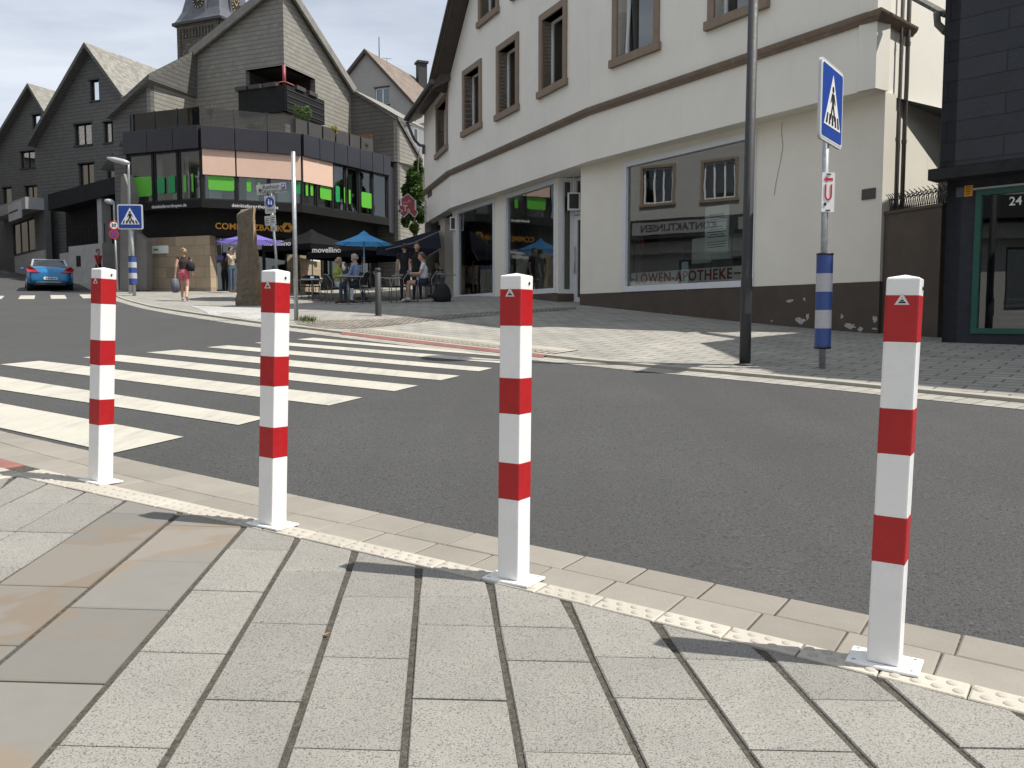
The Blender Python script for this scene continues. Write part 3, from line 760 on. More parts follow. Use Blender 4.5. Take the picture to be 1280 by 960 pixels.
# the facade bends at C: the two halves meet under the ridge
upper(WCE, [(766, 824, 5.80, 7.5, 't'), (884.5, 958, 5.80, 7.5, 'd'), (741, 766, 7.95, 9.3, 'd')], [(WCE.L, 10.1), (0, 15.0)])
wall_mesh(ph, WEF, [(0, ZS), (WEF.L, ZS), (WEF.L, 11.2), (0, 10.1)], [], CREAM, .3)
wall_mesh(ph, WEF, [(.37, -.7), (WEF.L, -.7), (WEF.L, ZS), (.37, ZS)], [], CREAM2, .05, name='side_wall', off=-.002)
m = M(); m.prism([(12.6, 20.1), (9, 34), (-1.5, 37.5), A, (-3.1, 33.2)][::-1][1:] + [], -0.5, 7.6); 
m = M()
back = [Vector((12.5, 20.2)), Vector((10, 33)), Vector((-1, 38)), Vector((-3.38, 33.3))]
for i in range(3): m.face([(back[i].x, back[i].y, -.5), (back[i + 1].x, back[i + 1].y, -.5), (back[i + 1].x, back[i + 1].y, 7.6), (back[i].x, back[i].y, 7.6)])
m.face([(p.x, p.y, 7.55) for p in (A + Vector((.3, 0)), B + Vector((.3, 0)), C + Vector((.3, .2)), E + Vector((.2, .3)), *back)]); m.build('rear_wall', CREAM, ph, recalc=False)  # unseen flat lid added to keep sun out of the hollow house
# roof slabs following the gable profile, running back into the block
prof = [(WBC.pt(-.35, 7.55, .5)), (WBC.pt(6.35, 14.85, .5)), (WCE.pt(0, 15.1, .5)), (WCE.pt(WCE.L + .35, 9.95, .5))]
dv = Vector((.87, .49, 0)) * 13
m = M()
for i in range(3):
    a, b = prof[i], prof[i + 1]; th = Vector((0, 0, .28))
    m.face([a + th, b + th, b + th + dv, a + th + dv], 0); m.face([a, b, b + dv, a + dv], 1); m.face([a, b, b + th, a + th], 1)
m.face([prof[0], prof[0] + Vector((0, 0, .28)), prof[0] + Vector((0, 0, .28)) + dv, prof[0] + dv], 1)
m.face([prof[3], prof[3] + Vector((0, 0, .28)), prof[3] + Vector((0, 0, .28)) + dv, prof[3] + dv], 1)
rf = m.build('roof', [ROOFD, DBROWN], ph, recalc=False)
m = M()
for i in range(2):
    a, b = (prof[i], prof[i + 1])
    for k in range(3): m.bar(a + Vector((0, 0, .02 + .10 * k)) - Vector((.9, .45, 0)) * (.02 + .035 * k), b + Vector((0, 0, .02 + .10 * k)) - Vector((.9, .45, 0)) * (.02 + .035 * k), .05, .09)
m.build('verge_board', DBROWN, rf)
m = M()
a, b = WAB.pt(-.6, 7.55, .55), WAB.pt(WAB.L + .12, 7.55, .55); c_, d_ = WAB.pt(WAB.L + .12, 7.85, -.02), WAB.pt(-.6, 7.85, -.02)
m.face([a, b, c_, d_], 1); m.face([a, b, b + Vector((0, 0, .25)), a + Vector((0, 0, .25))], 1)
up_ = Vector((2.2, .8, 2.6)); m.face([a + Vector((0, 0, .25)), b + Vector((0, 0, .25)), b + up_, a + up_], 0)
m.face([a, a + Vector((0, 0, .25)), a + up_, d_], 1); m.face([b, c_, b + up_, b + Vector((0, 0, .25))], 1)
m.build('lower_eave', [ROOFD, DBROWN], rf, recalc=False)
m = M(); m.tube([a + Vector((-.05, -.03, .2)), b + Vector((-.05, -.03, .2))], .085, 10)
m.tube([a + Vector((-.02, 0, .1)), a + Vector((.25, .1, -.55)), a + Vector((.45, .2, -.75)), WAB.pt(.25, 6.6, .08), WAB.pt(.25, 6.3, .08)], .055, 8)
m.build('gutter', plain('zinc_gutter', (.10, .10, .105), .5, .2, 8, .05, metal=.5), ph)
# cornice
def swept(parent, pts, prof_, mat, name, out_n):
    m = M()
    for i in range(len(pts) - 1):
        n0, n1 = out_n[i], out_n[i + 1]
        for k in range(len(prof_) - 1):
            (o0, z0), (o1, z1) = prof_[k], prof_[k + 1]
            m.face([pts[i] + n0 * o0 + UP * z0, pts[i + 1] + n1 * o0 + UP * z0, pts[i + 1] + n1 * o1 + UP * z1, pts[i] + n0 * o1 + UP * z1], 0, False)
    for i in (0, len(pts) - 1): m.face([pts[i] + out_n[i] * o + UP * z for o, z in prof_])
    return m.build(name, mat, parent, recalc=False)
n3 = lambda n: Vector((n.x, n.y, 0))
def miter(n0, n1): s_ = (n3(n0) + n3(n1)); return s_ / (s_.dot(n3(n0)))
CP = [(0, 0), (.05, .0), (.07, .03), (.11, .06), (.13, .10), (.14, .135), (.10, .16), (.03, .175), (0, .18)]
FEnd = WEF.pt(1.22, 0)
swept(ph, [Vector((p.x, p.y, ZC - .09)) for p in (A, B, C, E)] + [Vector((FEnd.x, FEnd.y, ZC - .09))], CP, CORN, 'cornice',
      [n3(WAB.n), miter(WAB.n, WBC.n), miter(WBC.n, WCE.n), miter(WCE.n, WEF.n), n3(WEF.n)])
# ground floor, set back under the upper storey
SB = .36
def isect(W1, W2):
    d = W1.d.x * -W2.d.y + W1.d.y * W2.d.x; q = W2.p0 - W1.p0; t = (q.x * -W2.d.y + q.y * W2.d.x) / d; return W1.p0 + W1.d * t
s1, s2 = WBC.shift(-SB), WCE.shift(-SB); s0 = WAB.shift(-SB); s3 = WEF.shift(0.0)
B2, C2, E2 = isect(s0, s1), isect(s1, s2), isect(s2, s3); A2 = s0.p0
LAB, LBC, LCE = Wall(A2, B2, OUT1), Wall(B2, C2, OUT1), Wall(C2, E2, OUT1)
# soffit
m = M()
for (p, q, r_, t_) in ((A, B, B2, A2), (B, C, C2, B2), (C, E, E2, C2)):
    for z in (ZS - .004,): m.face([(p.x, p.y, z), (q.x, q.y, z), (r_.x, r_.y, z), (t_.x, t_.y, z)])
q = WEF.pt(.45, 0); m.face([(E.x, E.y, ZS - .004), (q.x, q.y, ZS - .004), (E2.x, E2.y, ZS - .004)]); m.build('soffit', CREAM2, ph, recalc=False)
gb = lambda W, a: g1(W.pt(a, 0).x, W.pt(a, 0).y) - .15
def stepped(W, a0, a1, ztop, n=8): return [(a0 + (a1 - a0) * k / n, gb(W, a0 + (a1 - a0) * k / n)) for k in range(n + 1)] + [(a1, ztop), (a0, ztop)]
# piece with the two tall windows
u = lambda W, x: W.s_at(x)
w1 = LBC.rect(571, 262, 618.3, 371); w1 = (LBC.s_at(570.5), LBC.s_at(618.5), LBC.uv(619, 371)[1], ZS - .02)
w2 = (LBC.s_at(631), LBC.s_at(695.5), LBC.uv(695, 366)[1], ZS - .02)
aL, aR = LBC.s_at(566.5), LBC.s_at(697.5)
wall_mesh(ph, LBC, stepped(LBC, aL, aR, ZS), [(w1[0], w1[1], w1[2], ZS - .012), (w2[0], w2[1], w2[2], ZS - .012)], CREAM2, .3, name='shop_wall')
window_unit(ph, LBC, *w1, fr=.13, off=.02, frame=WFRAME, glassm=GLASS, depth=.12, name='shop_window')
window_unit(ph, LBC, *w2, fr=.13, off=.02, frame=WFRAME, glassm=GLASS, depth=.12, name='shop_window')
# plinth below the shop windows
def plinth(W, a0, a1, ztop, out=.012, mat=PLINTH):
    m = M(); n = 10
    for k in range(n):
        p, q = a0 + (a1 - a0) * k / n, a0 + (a1 - a0) * (k + 1) / n
        m.face([W.pt(p, gb(W, p), out), W.pt(q, gb(W, q), out), W.pt(q, ztop, out), W.pt(p, ztop, out)])
    m.face([W.pt(a0, ztop, out), W.pt(a1, ztop, out), W.pt(a1, ztop, 0), W.pt(a0, ztop, 0)])
    for a in (a0, a1): m.face([W.pt(a, gb(W, a), out), W.pt(a, ztop, out), W.pt(a, ztop, -.2), W.pt(a, gb(W, a), -.2)])
    return m.build('plinth', mat, ph, recalc=False)
plinth(LBC, aL, aR, w2[2] - .002)
# recessed door between the two shop parts
R0 = LBC.pt(aR, 0); R1p = Vector(at(717.5, 366, 22.6)[:2]); aD = LCE.s_at(725.5); 
R0 = Vector((R0.x, R0.y)); nIn = -LBC.n
R1 = R0 + (R1p - R0)
WR = Wall(R0, R1, OUT1); D1 = R1 + Vector((.55, -.83)).normalized() * 1.3; WD = Wall(R1, D1, OUT1)
zt = 3.50
window_unit(ph, WR, 0.02, WR.L, w2[2] - .02, ZS - .02, fr=.11, off=0, frame=WFRAME, glassm=GLASSD, name='side_light')
plinthR = M()
plinthR.face([WR.pt(0, gb(WR, 0)), WR.pt(WR.L, gb(WR, WR.L)), WR.pt(WR.L, w2[2] - .02), WR.pt(0, w2[2] - .02)]); plinthR.build('plinth', PLINTH, ph, recalc=False)
zd0 = gb(WD, 0) + .17
dr = window_unit(ph, WD, .0, 1.05, zd0, zd0 + 2.25, fr=.12, off=0, frame=WFRAME, glassm=GLASSD, name='door')
window_unit(ph, WD, .0, 1.05, zd0 + 2.27, ZS - .03, fr=.08, off=0, frame=WFRAME, glassm=GLASSD, name='fanlight')
m = M(); m.tube([WD.pt(.09, zd0 + .75, .05), WD.pt(.09, zd0 + 1.45, .05)], .018, 8); m.build('handle', STEEL, dr)
m = M(); q = WD.pt(1.05, 0); p2 = LCE.pt(aD, 0)
m.face([(q.x, q.y, -.2), (p2.x, p2.y, -.2), (p2.x, p2.y, ZS), (q.x, q.y, ZS)]); m.build('reveal_wall', CREAM2, ph, recalc=False)
# recess soffit and floor step
m = M(); P_ = [R0, R1, D1, Vector((p2.x, p2.y))]; m.face([(p.x, p.y, ZS - .003) for p in P_]); m.build('recess_soffit', CREAM2, ph, recalc=False)
# right part with the big window
w3l = LCE.s_at(778.5); w3r = LCE.s_at(943.5); z3b = LCE.uv(860, 361.5)[1]; z3t = LCE.uv(944, 163)[1]; 
z3t = min(z3t, ZS - .12)
wall_mesh(ph, LCE, stepped(LCE, aD, LCE.L, ZS), [(w3l, w3r, z3b, z3t)], CREAM2, .3, name='shop_wall')
w3 = window_unit(ph, LCE, w3l, w3r, z3b, z3t, fr=.125, off=.03, frame=WFRAME, glassm=GLASS, depth=.12, name='shop_window', label='wide shop window with red lettering')
plinth(LCE, aD + .0, LCE.L + .012, z3b - .004)
# notice, lettering band and hanging panels behind the big pane
nt_ = M(); a0, a1, z0, z1 = LCE.rect(878.5, 259, 907.5, 315); LCE.box(nt_, a0, a1, z0, z1, -.075, -.07)
no = nt_.build('paper_notice', PAPER, w3)
m = M(); random.seed(3)
for k in range(15):
    if k in (0, 5, 11): continue
    z = z1 - .12 - k * (z1 - z0 - .2) / 15; wl = (a1 - a0) * random.uniform(.25, .4); c = (a0 + a1) / 2
    p = c - wl
    while p < c + wl:
        ln = random.uniform(.02, .06); LCE.box(m, p, min(p + ln, c + wl), z - .008, z + .008, -.069, -.068); p += ln + .012
m.build('notice_text', BLACK, no)
m = M(); a, z = LCE.uv(840, 347); LCE.box(m, w3l + .22, w3r - .14, z - .14, z + .16, -.085, -.08); bnd = m.build('lettering_band', INTW, w3)
m = M(); LCE.text(m, 'L\u00d6WEN-APOTHEKE', (w3l + w3r) / 2 - .13, z + .01, .30, -.078, bold=.008, spacing=1.12)
for s_ in (-1, 1): 
    c = (w3l + w3r) / 2 - .13 + s_ * 1.62; LCE.box(m, c - .12, c + .12, z - .0, z + .035, -.079, -.076)
m.build('lettering', REDM, bnd, recalc=False)
m = M()
for u0, u1, v0, v1 in ((826, 850, 296, 328), (850.5, 875, 294, 323), (876, 905, 290, 318), (903, 932, 296, 326)):
    a0, a1 = sorted((LCE.s_at(u0), LCE.s_at(u1))); za, zb = LCE.uv(u0, v1)[1], LCE.uv(u0, v0)[1]
    LCE.box(m, a0, a1, za, zb, -.95, -.93)
m.build('display_panel', INTW, w3)
def pharmacy_A(parent, W, a, z, s_, off, name, mats, thick=.0, snake=True):
    """the red gothic A sign"""
    k = s_ / 2
    o = [(-.80, -.62), (-.42, -1.0), (.0, -.62), (-.02, -.30), (.10, -.30), (.16, -.62), (.62, -1.0), (.92, -.55), (.58, -.30), (.58, .50), (.0, 1.0), (-.58, .62), (-.58, .0), (-.80, .0), (-.80, -.30), (-.50, -.45)]
    return o
o_ = pharmacy_A(None, None, 0, 0, 1, 0, '', None)
m = M(); a, z = LCE.uv(790, 303); m.poly([(a + x * .10 * (-1 if LCE.flip else 1), z + y * .13) for x, y in o_], [], lambda p, q, o: LCE.pt(p, q, o - .30), .01); m.build('pharmacy_emblem', REDM, w3, recalc=False)
# shop interior: floor, back wall, shelves
m = M()
for W, p, q in ((LBC, aL, aR), (LCE, aD, LCE.L)):
    n = 2.6
    m.face([W.pt(p, -.4, -n), W.pt(q, -.4, -n), W.pt(q, ZS, -n), W.pt(p, ZS, -n)]); m.face([W.pt(p, .35, -.3), W.pt(q, .35, -.3), W.pt(q, .35, -n), W.pt(p, .35, -n)])
    m.face([W.pt(p, ZS - .05, -.3), W.pt(q, ZS - .05, -.3), W.pt(q, ZS - .05, -n), W.pt(p, ZS - .05, -n)])
    for k in range(5):
        c = p + (q - p) * (k + .5) / 5; m.box(W.pt(c, 1.0, -n + .2), (.9, .35, 2.2), rz=math.atan2(W.d.y, W.d.x), m=0)
m.build('shop_interior', INT, ph, recalc=False)
# left entrance: pier, glass and the boxes
m = M(); pier = LAB.s_at(552)
x0 = LAB.s_at(548.5); x1 = LAB.s_at(556); LAB.box(m, min(x0, x1), max(x0, x1), gb(LAB, x0), ZS, -.3, 0.0); m.build('pier', CREAM2, ph)
L0 = LBC.pt(aL, 0); L0 = Vector((L0.x, L0.y)); P1 = LAB.pt(max(x0, x1), 0, -.3); WL_ = Wall(Vector((P1.x, P1.y)), L0, OUT1)
zl = gb(WL_, WL_.L) + .15
window_unit(ph, WL_, .0, WL_.L, zl, ZS - .02, fr=.09, off=0, frame=WFRAME, glassm=GLASSD, back=1.2, name='entrance_glazing', mullions=(.5,))
m = M(); q = LAB.pt(min(x0, x1), 0, -.2); WX = Wall(A2, Vector((q.x, q.y)), OUT1); wall_mesh(ph, WX, [(0, -.2), (WX.L, -.2), (WX.L, ZS), (0, ZS)], [], CREAM2, .1, off=-.25, name='shop_wall')
# downpipes at the corner, small plates and the loose cable
m = M()
for s_, r_ in ((.72, .024), (.98, .036)):
    m.tube([WEF.pt(s_, 10.0, .07), WEF.pt(s_, 3.9, .07), WEF.pt(s_, 3.3, .06), WEF.pt(s_, .4, .06)], r_, 10)
    for z in (6.8, 4.6, 3.0, 1.6): m.lathe([(r_ + .008, -.03), (r_ + .008, .03)], WEF.pt(s_, z, .07 if z > 3.8 else .06), 10)
m.build('downpipe', plain('grey_downpipe', (.085, .08, .07), .55, .2, 6, .1), ph)
m = M(); a0, a1, z0, z1 = LCE.rect(1078, 237, 1094.5, 248); LCE.box(m, a0, a1, z0, z1, 0.002, .02); m.build('name_plate', plain('dark_plate', (.06, .06, .055), .5, .5, 60, 0), ph)
m = M(); a0, a1, z0, z1 = WBC.rect(534.5, 236, 539.5, 243) if False else WAB.rect(535, 237, 540, 244); WAB.box(m, a0, a1, z0, z1, 0.002, .02); m.build('name_plate', MATS['dark_plate'], ph)
m = M(); m.tube([LCE.pt(*LCE.uv(u_, v_), .008) for u_, v_ in ((978, 153), (977, 165), (979, 182), (977, 196), (973, 215), (970, 230), (968, 244))], .0035, 6); m.build('loose_cable', plain('cable', (.12, .11, .10), .7, .1, 3, 0), ph)

rs = random.Random(12)
for (u_, v_, sx, sz) in ((988, 377, .16, .05), (1006, 375, .05, .05), (965, 402, .05, .03), (1002, 402, .22, .09), (1010, 397, .07, .10), (1062, 408, .24, .08), (1053, 397, .06, .07), (1094, 400, .07, .10), (1094, 412, .10, .03), (927, 399, .04, .03), (1076, 412, .09, .06)):
    a, z = LCE.uv(u_, v_ - 1); pts = []
    for k in range(14):
        t = 2 * math.pi * k / 14; q = rs.uniform(.45, 1.15); pts.append((a + sx * .6 * q * math.cos(t), z + sz * .75 * q * math.sin(t)))
    m = M(); m.poly(pts, [], lambda p_, z_, o: LCE.pt(p_, z_, o + .0155), .003); m.build('bare_plaster_patch', PALEP if 'PALEP' in globals() else globals().setdefault('PALEP', plain('bare_plaster', (.40, .39, .36), .9, .3, 25, .4, 60)), ph, recalc=False)
# ------------------------------------------------------------------ hanging lamp boxes of the shop
def hang_box(W, u0, u1, v0, v1, off, label):
    a0, z0 = W.uv(u0, v1, off); a1, z1 = W.uv(u1, v0, off)
    D = W.pt((a0 + a1) / 2, 0, off); r = root('sign_box', (D.x, D.y, z0), label, 'sign box', 'empty sign boxes of the pharmacy entrances')
    Wb = Wall(Vector(at(u0, 300, D.y)[:2]), Vector(at(u1, 300, D.y)[:2]), (0, -1)); zb, zt_ = at(u0, v1, D.y)[2], at(u0, v0, D.y)[2]
    f = .035; m = M(); Wb.box(m, f, Wb.L - f, zb + f, zt_ - f, -.16, -.01); m.build('dark_face', BLACKP, r)
    m = M(); Wb.box(m, 0, Wb.L, zb, zb + f, -.18, 0); Wb.box(m, 0, Wb.L, zt_ - f, zt_, -.18, 0); Wb.box(m, 0, f, zb + f, zt_ - f, -.18, 0); Wb.box(m, Wb.L - f, Wb.L, zb + f, zt_ - f, -.18, 0); m.build('frame', WPVC, r)
    m = M(); m.tube([Wb.pt(Wb.L / 2, zt_, -.09), Wb.pt(Wb.L / 2, ZS, -.09)], .02, 8); m.build('hanger', WPVC, r)
hang_box(LBC, 709.5, 725, 240.5, 262.5, -.25, 'white framed dark sign box above the recessed door beside the big shop window')
hang_box(LBC, 562.5, 570, 271, 287.5, .1, 'small white framed dark sign box at the left pharmacy entrance')

# ------------------------------------------------------------------ red pharmacy sign on arms
pc = at(510, 257, 31.0); r = root('pharmacy_sign', tuple(pc), 'red gothic A pharmacy sign with white outline on arms at the building corner', 'shop sign')
Wp = Wall(Vector(at(490, 257, 31.0)[:2]), Vector(at(530, 257, 31.0)[:2]), (0, -1)); ca = Wp.s_at(510.5); k = .42
def Apoly(sc): return [(ca + x * k * sc * .92, pc[2] + y * k * sc * 1.0) for x, y in o_]
m = M(); m.poly(Apoly(1.0), [], lambda p, q, o: Wp.pt(p, q, o), .14); m.build('sign_body', REDM, r, recalc=False)
m = M()
A1 = Apoly(1.0)
for i in range(len(A1)): 
    p, q = A1[i], A1[(i + 1) % len(A1)]; m.bar(Wp.pt(p[0], p[1], -.05), Wp.pt(q[0], q[1], -.05), .13, .022)
m.build('white_edge', plain('pale_edge', (.5, .56, .58), .5, .1, 3, 0), r)
m = M(); g_ = lambda x, y: Wp.pt(ca + x * k, pc[2] + y * k, .012)
m.face([g_(-.5, .05), g_(.02, .05), g_(-.12, -.10), g_(-.36, -.10)]); m.bar(g_(-.24, -.1), g_(-.24, -.45), .035, .01); m.bar(g_(-.4, -.47), g_(-.06, -.47), .03, .01)
sn = [g_(-.42, .06), g_(-.38, .22), g_(-.2, .28), g_(-.1, .18), g_(.02, .30), g_(.06, .5), g_(.16, .42), g_(.16, .2)]
m.tube(sn, .014, 6); m.build('snake_and_bowl', plain('pale_pink', (.5, .38, .38), .5, .1, 3, 0), r)
m = M()
for v_ in (249.5, 258):
    z = at(526, v_, 31)[2]; q = WAB.pt(WAB.s_at(533), z); m.bar(Vector(at(525, v_, 31.0)) + Vector((0, .07, 0)), q, .03, .03)
m.bar(WAB.pt(WAB.s_at(533), pc[2] + .45, .02), WAB.pt(WAB.s_at(533), pc[2] - .45, .02), .03, .06)
m.build('bracket', plain('pale_bracket', (.4, .42, .42), .5, .1, 3, 0), r)

# ------------------------------------------------------------------ side gate wall with wire spikes
gw0 = LCE.pt(LCE.L, 0, -.05); gw0 = Vector((gw0.x + .02, gw0.y)); gw1 = Vector((7.42, 13.75)); WG = Wall(gw0, Vector(at(1176, 300, 13.2)[:2]), (-.5, -.8))
r = root('boundary_wall', (gw0.x, gw0.y, g1(gw0.x, gw0.y)), 'brown plastered wall closing the gap between white and dark buildings', 'wall')
zt_ = WG.uv(1110, 264)[1]
m = M(); WG.box(m, 0, WG.L, -.6, zt_ - .05, -.2, 0); m.build('wall_body', BROWNW, r); m = M(); WG.box(m, 0, WG.L + .02, zt_ - .05, zt_, -.22, .02); m.build('coping', BROWNW, r)
r = root('wire_spikes', (gw0.x, gw0.y, zt_), 'dark curved anti climb wire spikes on top of the brown boundary wall', 'spikes')
m = M(); n = 26
for i in range(n):
    a = WG.L * (i + .5) / n; l = .27 + .03 * math.sin(i * 3.1)
    for sg in (-1, 1): m.tube([WG.pt(a, zt_, -.1), WG.pt(a, zt_ + l * .6, -.1 + .02 * sg), WG.pt(a + .02, zt_ + l * .9, -.1 + .08 * sg), WG.pt(a + .03, zt_ + l, -.1 + .14 * sg)], .006, 4)
for z in (.04, .2): m.bar(WG.pt(0, zt_ + z, -.1), WG.pt(WG.L, zt_ + z, -.1), .012, .012)
m.build('spikes', DGREY, r)
# dark rear wall in the gap with its wavy edge
WQ = WEF
m = M(); pts = [(2.2, 2.35), (2.25, 3.15), (3.6, 2.95), (5.2, 2.65), (5.2, 1.4), (2.2, 1.4)]
# ------------------------------------------------------------------ dark slate building on the right
fd = Vector((.685, -.729)); pd = Vector((.729, .685)); c0 = Vector((6.14, 12.18))
dk = root('slate_building', (c0.x, c0.y, g1(c0.x, c0.y)), 'dark blue slate clad building with green framed shop window', 'building')
def P(a, b): return c0 + fd * a + pd * b
WDk = Wall(c0, P(11, 0), (-.7, -.7)); WDu = Wall(P(.0, -.30), P(11, -.30), (-.7, -.7))
zo = 2.10; 
wa0, wa1 = WDk.s_at(1218), WDk.s_at(1218) + 2.6; zw1 = WDk.uv(1222, 238)[1]; zw0 = WDk.uv(1222, 417)[1]
wall_mesh(dk, WDk, stepped(WDk, 0, 11, zo + .2), [(wa0, wa1, zw0, zw1)], NAVY, .25, name='shop_wall')
fw = window_unit(dk, WDk, wa0, wa1, zw0, zw1, fr=.075, off=.02, frame=GREENF, glassm=GLASSD, depth=.08, back=1.5, name='shop_window')
m = M(); c = WDk.s_at(1240); WDk.box(m, c - .055, c + .055, zw0 + .07, zw1 - .07, -.16, -.10); m.build('inner_post', BLACKP, fw)
m = M(); a, z = WDk.uv(1269, 251.5); WDk.text(m, '24', a, z, .16, -.015, depth=.001, bold=.002); m.build('house_number', SWHITE, fw, recalc=False)
m = M()
for k in range(5): a0 = WDk.s_at(1226); WDk.box(m, a0, wa1 - .1, zw0 + .12 + .085 * k, zw0 + .15 + .085 * k, -.5, -.48)
m.build('slatted_bench', INTW, fw)
m = M(); WDk.box(m, wa0 - .03, wa1 + .03, zw1 + .003, zw1 + .03, 0, .05); m.build('light_rail', plain('pale_rail', (.33, .34, .33), .5, .1, 5, 0), dk)
m = M(); a0, a1, z0, z1 = WDk.rect(1206, 232.5, 1216, 245); WDk.box(m, a0, a1, z0, z1, .002, .012); mo = m.build('orange_plate', plain('orange_plate', (.62, .28, .02), .5, .06, 6, 0), dk)
m = M()
for k in range(4): WDk.box(m, a0 + .02, a1 - .03, z0 + .03 + k * .03, z0 + .04 + k * .03, .0125, .0135)
m.build('plate_print', BLACKP, mo)
m = M(); a0, a1, z0, z1 = WDk.rect(1196, 235, 1205, 246); WDk.box(m, a0, a1, z0, z1, .002, .01); m.build('small_plate', plain('grey_plate', (.07, .08, .09), .5, .6, 70, 0), dk)
# upper storey: profile read from the shadow it throws
topo = [(0, 5.5), (5.5, 12.0), (11, 12.0)]
m = M()
m.poly([(0, zo)] + [(11, zo)] + [(11, 11.1), (5.5, 11.1), (0, 4.75)], [], lambda a, z, o: WDu.pt(a, z, o), .3); m.build('slate_front', SIDING, dk, recalc=False)
m = M(); q0, q1 = P(0, -.30), P(0, 8); WS = Wall(q0, q1, (-.7, .7)); 
m.poly([(0, zo), (WS.L, zo), (WS.L, 4.7), (0, 4.7)], [], lambda a, z, o: WS.pt(a, z, o + .003), .2); m.build('slate_side', SIDING, dk, recalc=False)
m = M(); WS2 = Wall(P(0, 0), P(0, 8), (-.7, .7)); m.poly([(0, -.8), (WS2.L, -.8), (WS2.L, zo + .1), (0, zo + .1)], [], lambda a, z, o: WS2.pt(a, z, o), .2); m.build('side_wall', NAVY, dk, recalc=False)
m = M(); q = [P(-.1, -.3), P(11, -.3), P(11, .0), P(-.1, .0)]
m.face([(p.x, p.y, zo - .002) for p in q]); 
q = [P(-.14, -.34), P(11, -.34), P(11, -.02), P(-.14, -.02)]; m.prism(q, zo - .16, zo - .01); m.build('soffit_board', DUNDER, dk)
th = .22
def P3(a, b, z): p = P(a, b); return Vector((p.x, p.y, z))
m = M()
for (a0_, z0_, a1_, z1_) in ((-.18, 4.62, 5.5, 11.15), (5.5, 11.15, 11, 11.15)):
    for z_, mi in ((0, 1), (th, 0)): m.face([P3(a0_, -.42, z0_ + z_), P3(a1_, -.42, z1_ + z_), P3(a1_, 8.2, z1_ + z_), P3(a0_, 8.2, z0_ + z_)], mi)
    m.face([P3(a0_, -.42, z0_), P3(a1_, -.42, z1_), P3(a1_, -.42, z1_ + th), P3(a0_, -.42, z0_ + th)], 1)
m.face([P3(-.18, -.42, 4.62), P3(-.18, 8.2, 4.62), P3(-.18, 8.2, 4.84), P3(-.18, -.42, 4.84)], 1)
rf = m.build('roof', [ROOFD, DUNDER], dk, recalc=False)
m = M(); m.face([P3(11, -.3, -1), P3(11, 8, -1), P3(11, 8, 11), P3(11, -.3, 11)]); m.face([P3(0, 8, -1), P3(11, 8, -1), P3(11, 8, 11), P3(5.5, 8, 11), P3(0, 8, 4.6)]); m.build('rear_wall', NAVY, dk, recalc=False)
# weathered corner of a low roof in the gap
m = M()
pA, pB = Vector(at(1136, -6, 13.6)), Vector(at(1184, 20, 12.6))
for k in range(5): m.bar(pA + Vector((.03 * k, .10 * k, .05 * k)), pB + Vector((.03 * k, .10 * k, .05 * k)), .10, .05)
m.tube([Vector(at(1171, 16, 12.7)), Vector(at(1172, 30, 12.65)), Vector(at(1182, 40, 12.4))], .05, 8)
m.build('weathered_eave', plain('mossy_board', (.10, .10, .085), .9, .6, 18, .5, 40), dk)

# ------------------------------------------------------------------ row of houses across the street, left of the frame (it mirrors in the shop windows)
WO = Wall(Vector((-19.5, -6)), Vector((-24.5, 30)), (1, .1))
op = root('opposite_building', (-19.5, -6, g1(-19.5, -6)), 'long pale plastered building with brown framed windows above a dark shop canopy across the street', 'building')
hs = []; a = 1.2
while a < WO.L - 3: hs.append((a, a + 1.7, 6.3, 8.2)); hs.append((a, a + 1.7, 9.5, 11.2)); a += 3.4
low = [(a_, a_ + 3.4, .45, 3.2) for a_ in (1, 5.5, 10, 14.5, 19, 23.5, 28)]
wall_mesh(op, WO, [(0, -1), (WO.L, -1), (WO.L, 12.4), (0, 12.4)], hs + low, plaster('grey_plaster', (.36, .35, .34)), .3)
for h in hs: surround(op, WO, *h, wd=.15); window_unit(op, WO, *h, fr=.09, off=-.1, mullions=(.33, .66), glassm=GLASSD, back=.5)
for h in low: window_unit(op, WO, *h, fr=.1, off=-.1, mullions=(.5,), frame=BLACKP, glassm=GLASSD, back=1.5)
m = M(); WO.box(m, 0, WO.L, 4.3, 5.3, 0, 1.2); m.build('canopy', BLACKP, op); m = M(); WO.box(m, 0, WO.L, 3.55, 4.15, 0, .5); m.build('pale_fascia', PALE2 if 'PALE2' in globals() else plain('pale_render', (.42, .41, .39), .8, .1, 2, .1), op)
m = M(); a = 6
for a_, tx in ((31.0, ''), (25.2, '')):
    WO.box(m, a_ - 2.6, a_ + 2.6, 4.5, 5.15, 1.2, 1.23)
sg_ = m.build('sign_panel', plain('dull_panel', (.20, .20, .20), .6, .06, 3, 0), op)
m = M(); WO.text(m, 'KONTAKTLINSEN', 31.0, 4.82, .52, 1.236, bold=.006); m.build('lettering', BLACKP, sg_, recalc=False)
m = M(); m.face([WO.pt(0, 12.3, .5), WO.pt(WO.L, 12.3, .5), WO.pt(WO.L, 15.5, -5), WO.pt(0, 15.5, -5)]); m.build('roof', ROOFD, op, recalc=False)
WO3 = Wall(Vector((-31, 40)), Vector((-66, 96)), (1, .5))
o3 = root('unseen_terrace', (-31, 40, g1(-31, 40)), 'plain brown row of houses added out of view up the left street for darker reflections', 'building')  # row added out of view so the far panes mirror something darker
hs = [(a_, a_ + 1.2, z_, z_ + 1.7) for a_ in (3, 7, 11, 15, 19, 23) for z_ in (3.0, 6.5)]
wall_mesh(o3, WO3, [(0, 0), (WO3.L, 0), (WO3.L, 15), (0, 11)], hs, plaster('brown_render', (.10, .085, .07)), .3)
for h in hs: window_unit(o3, WO3, *h, fr=.08, off=-.1, mullions=(.5,), glassm=GLASSD, back=.5)
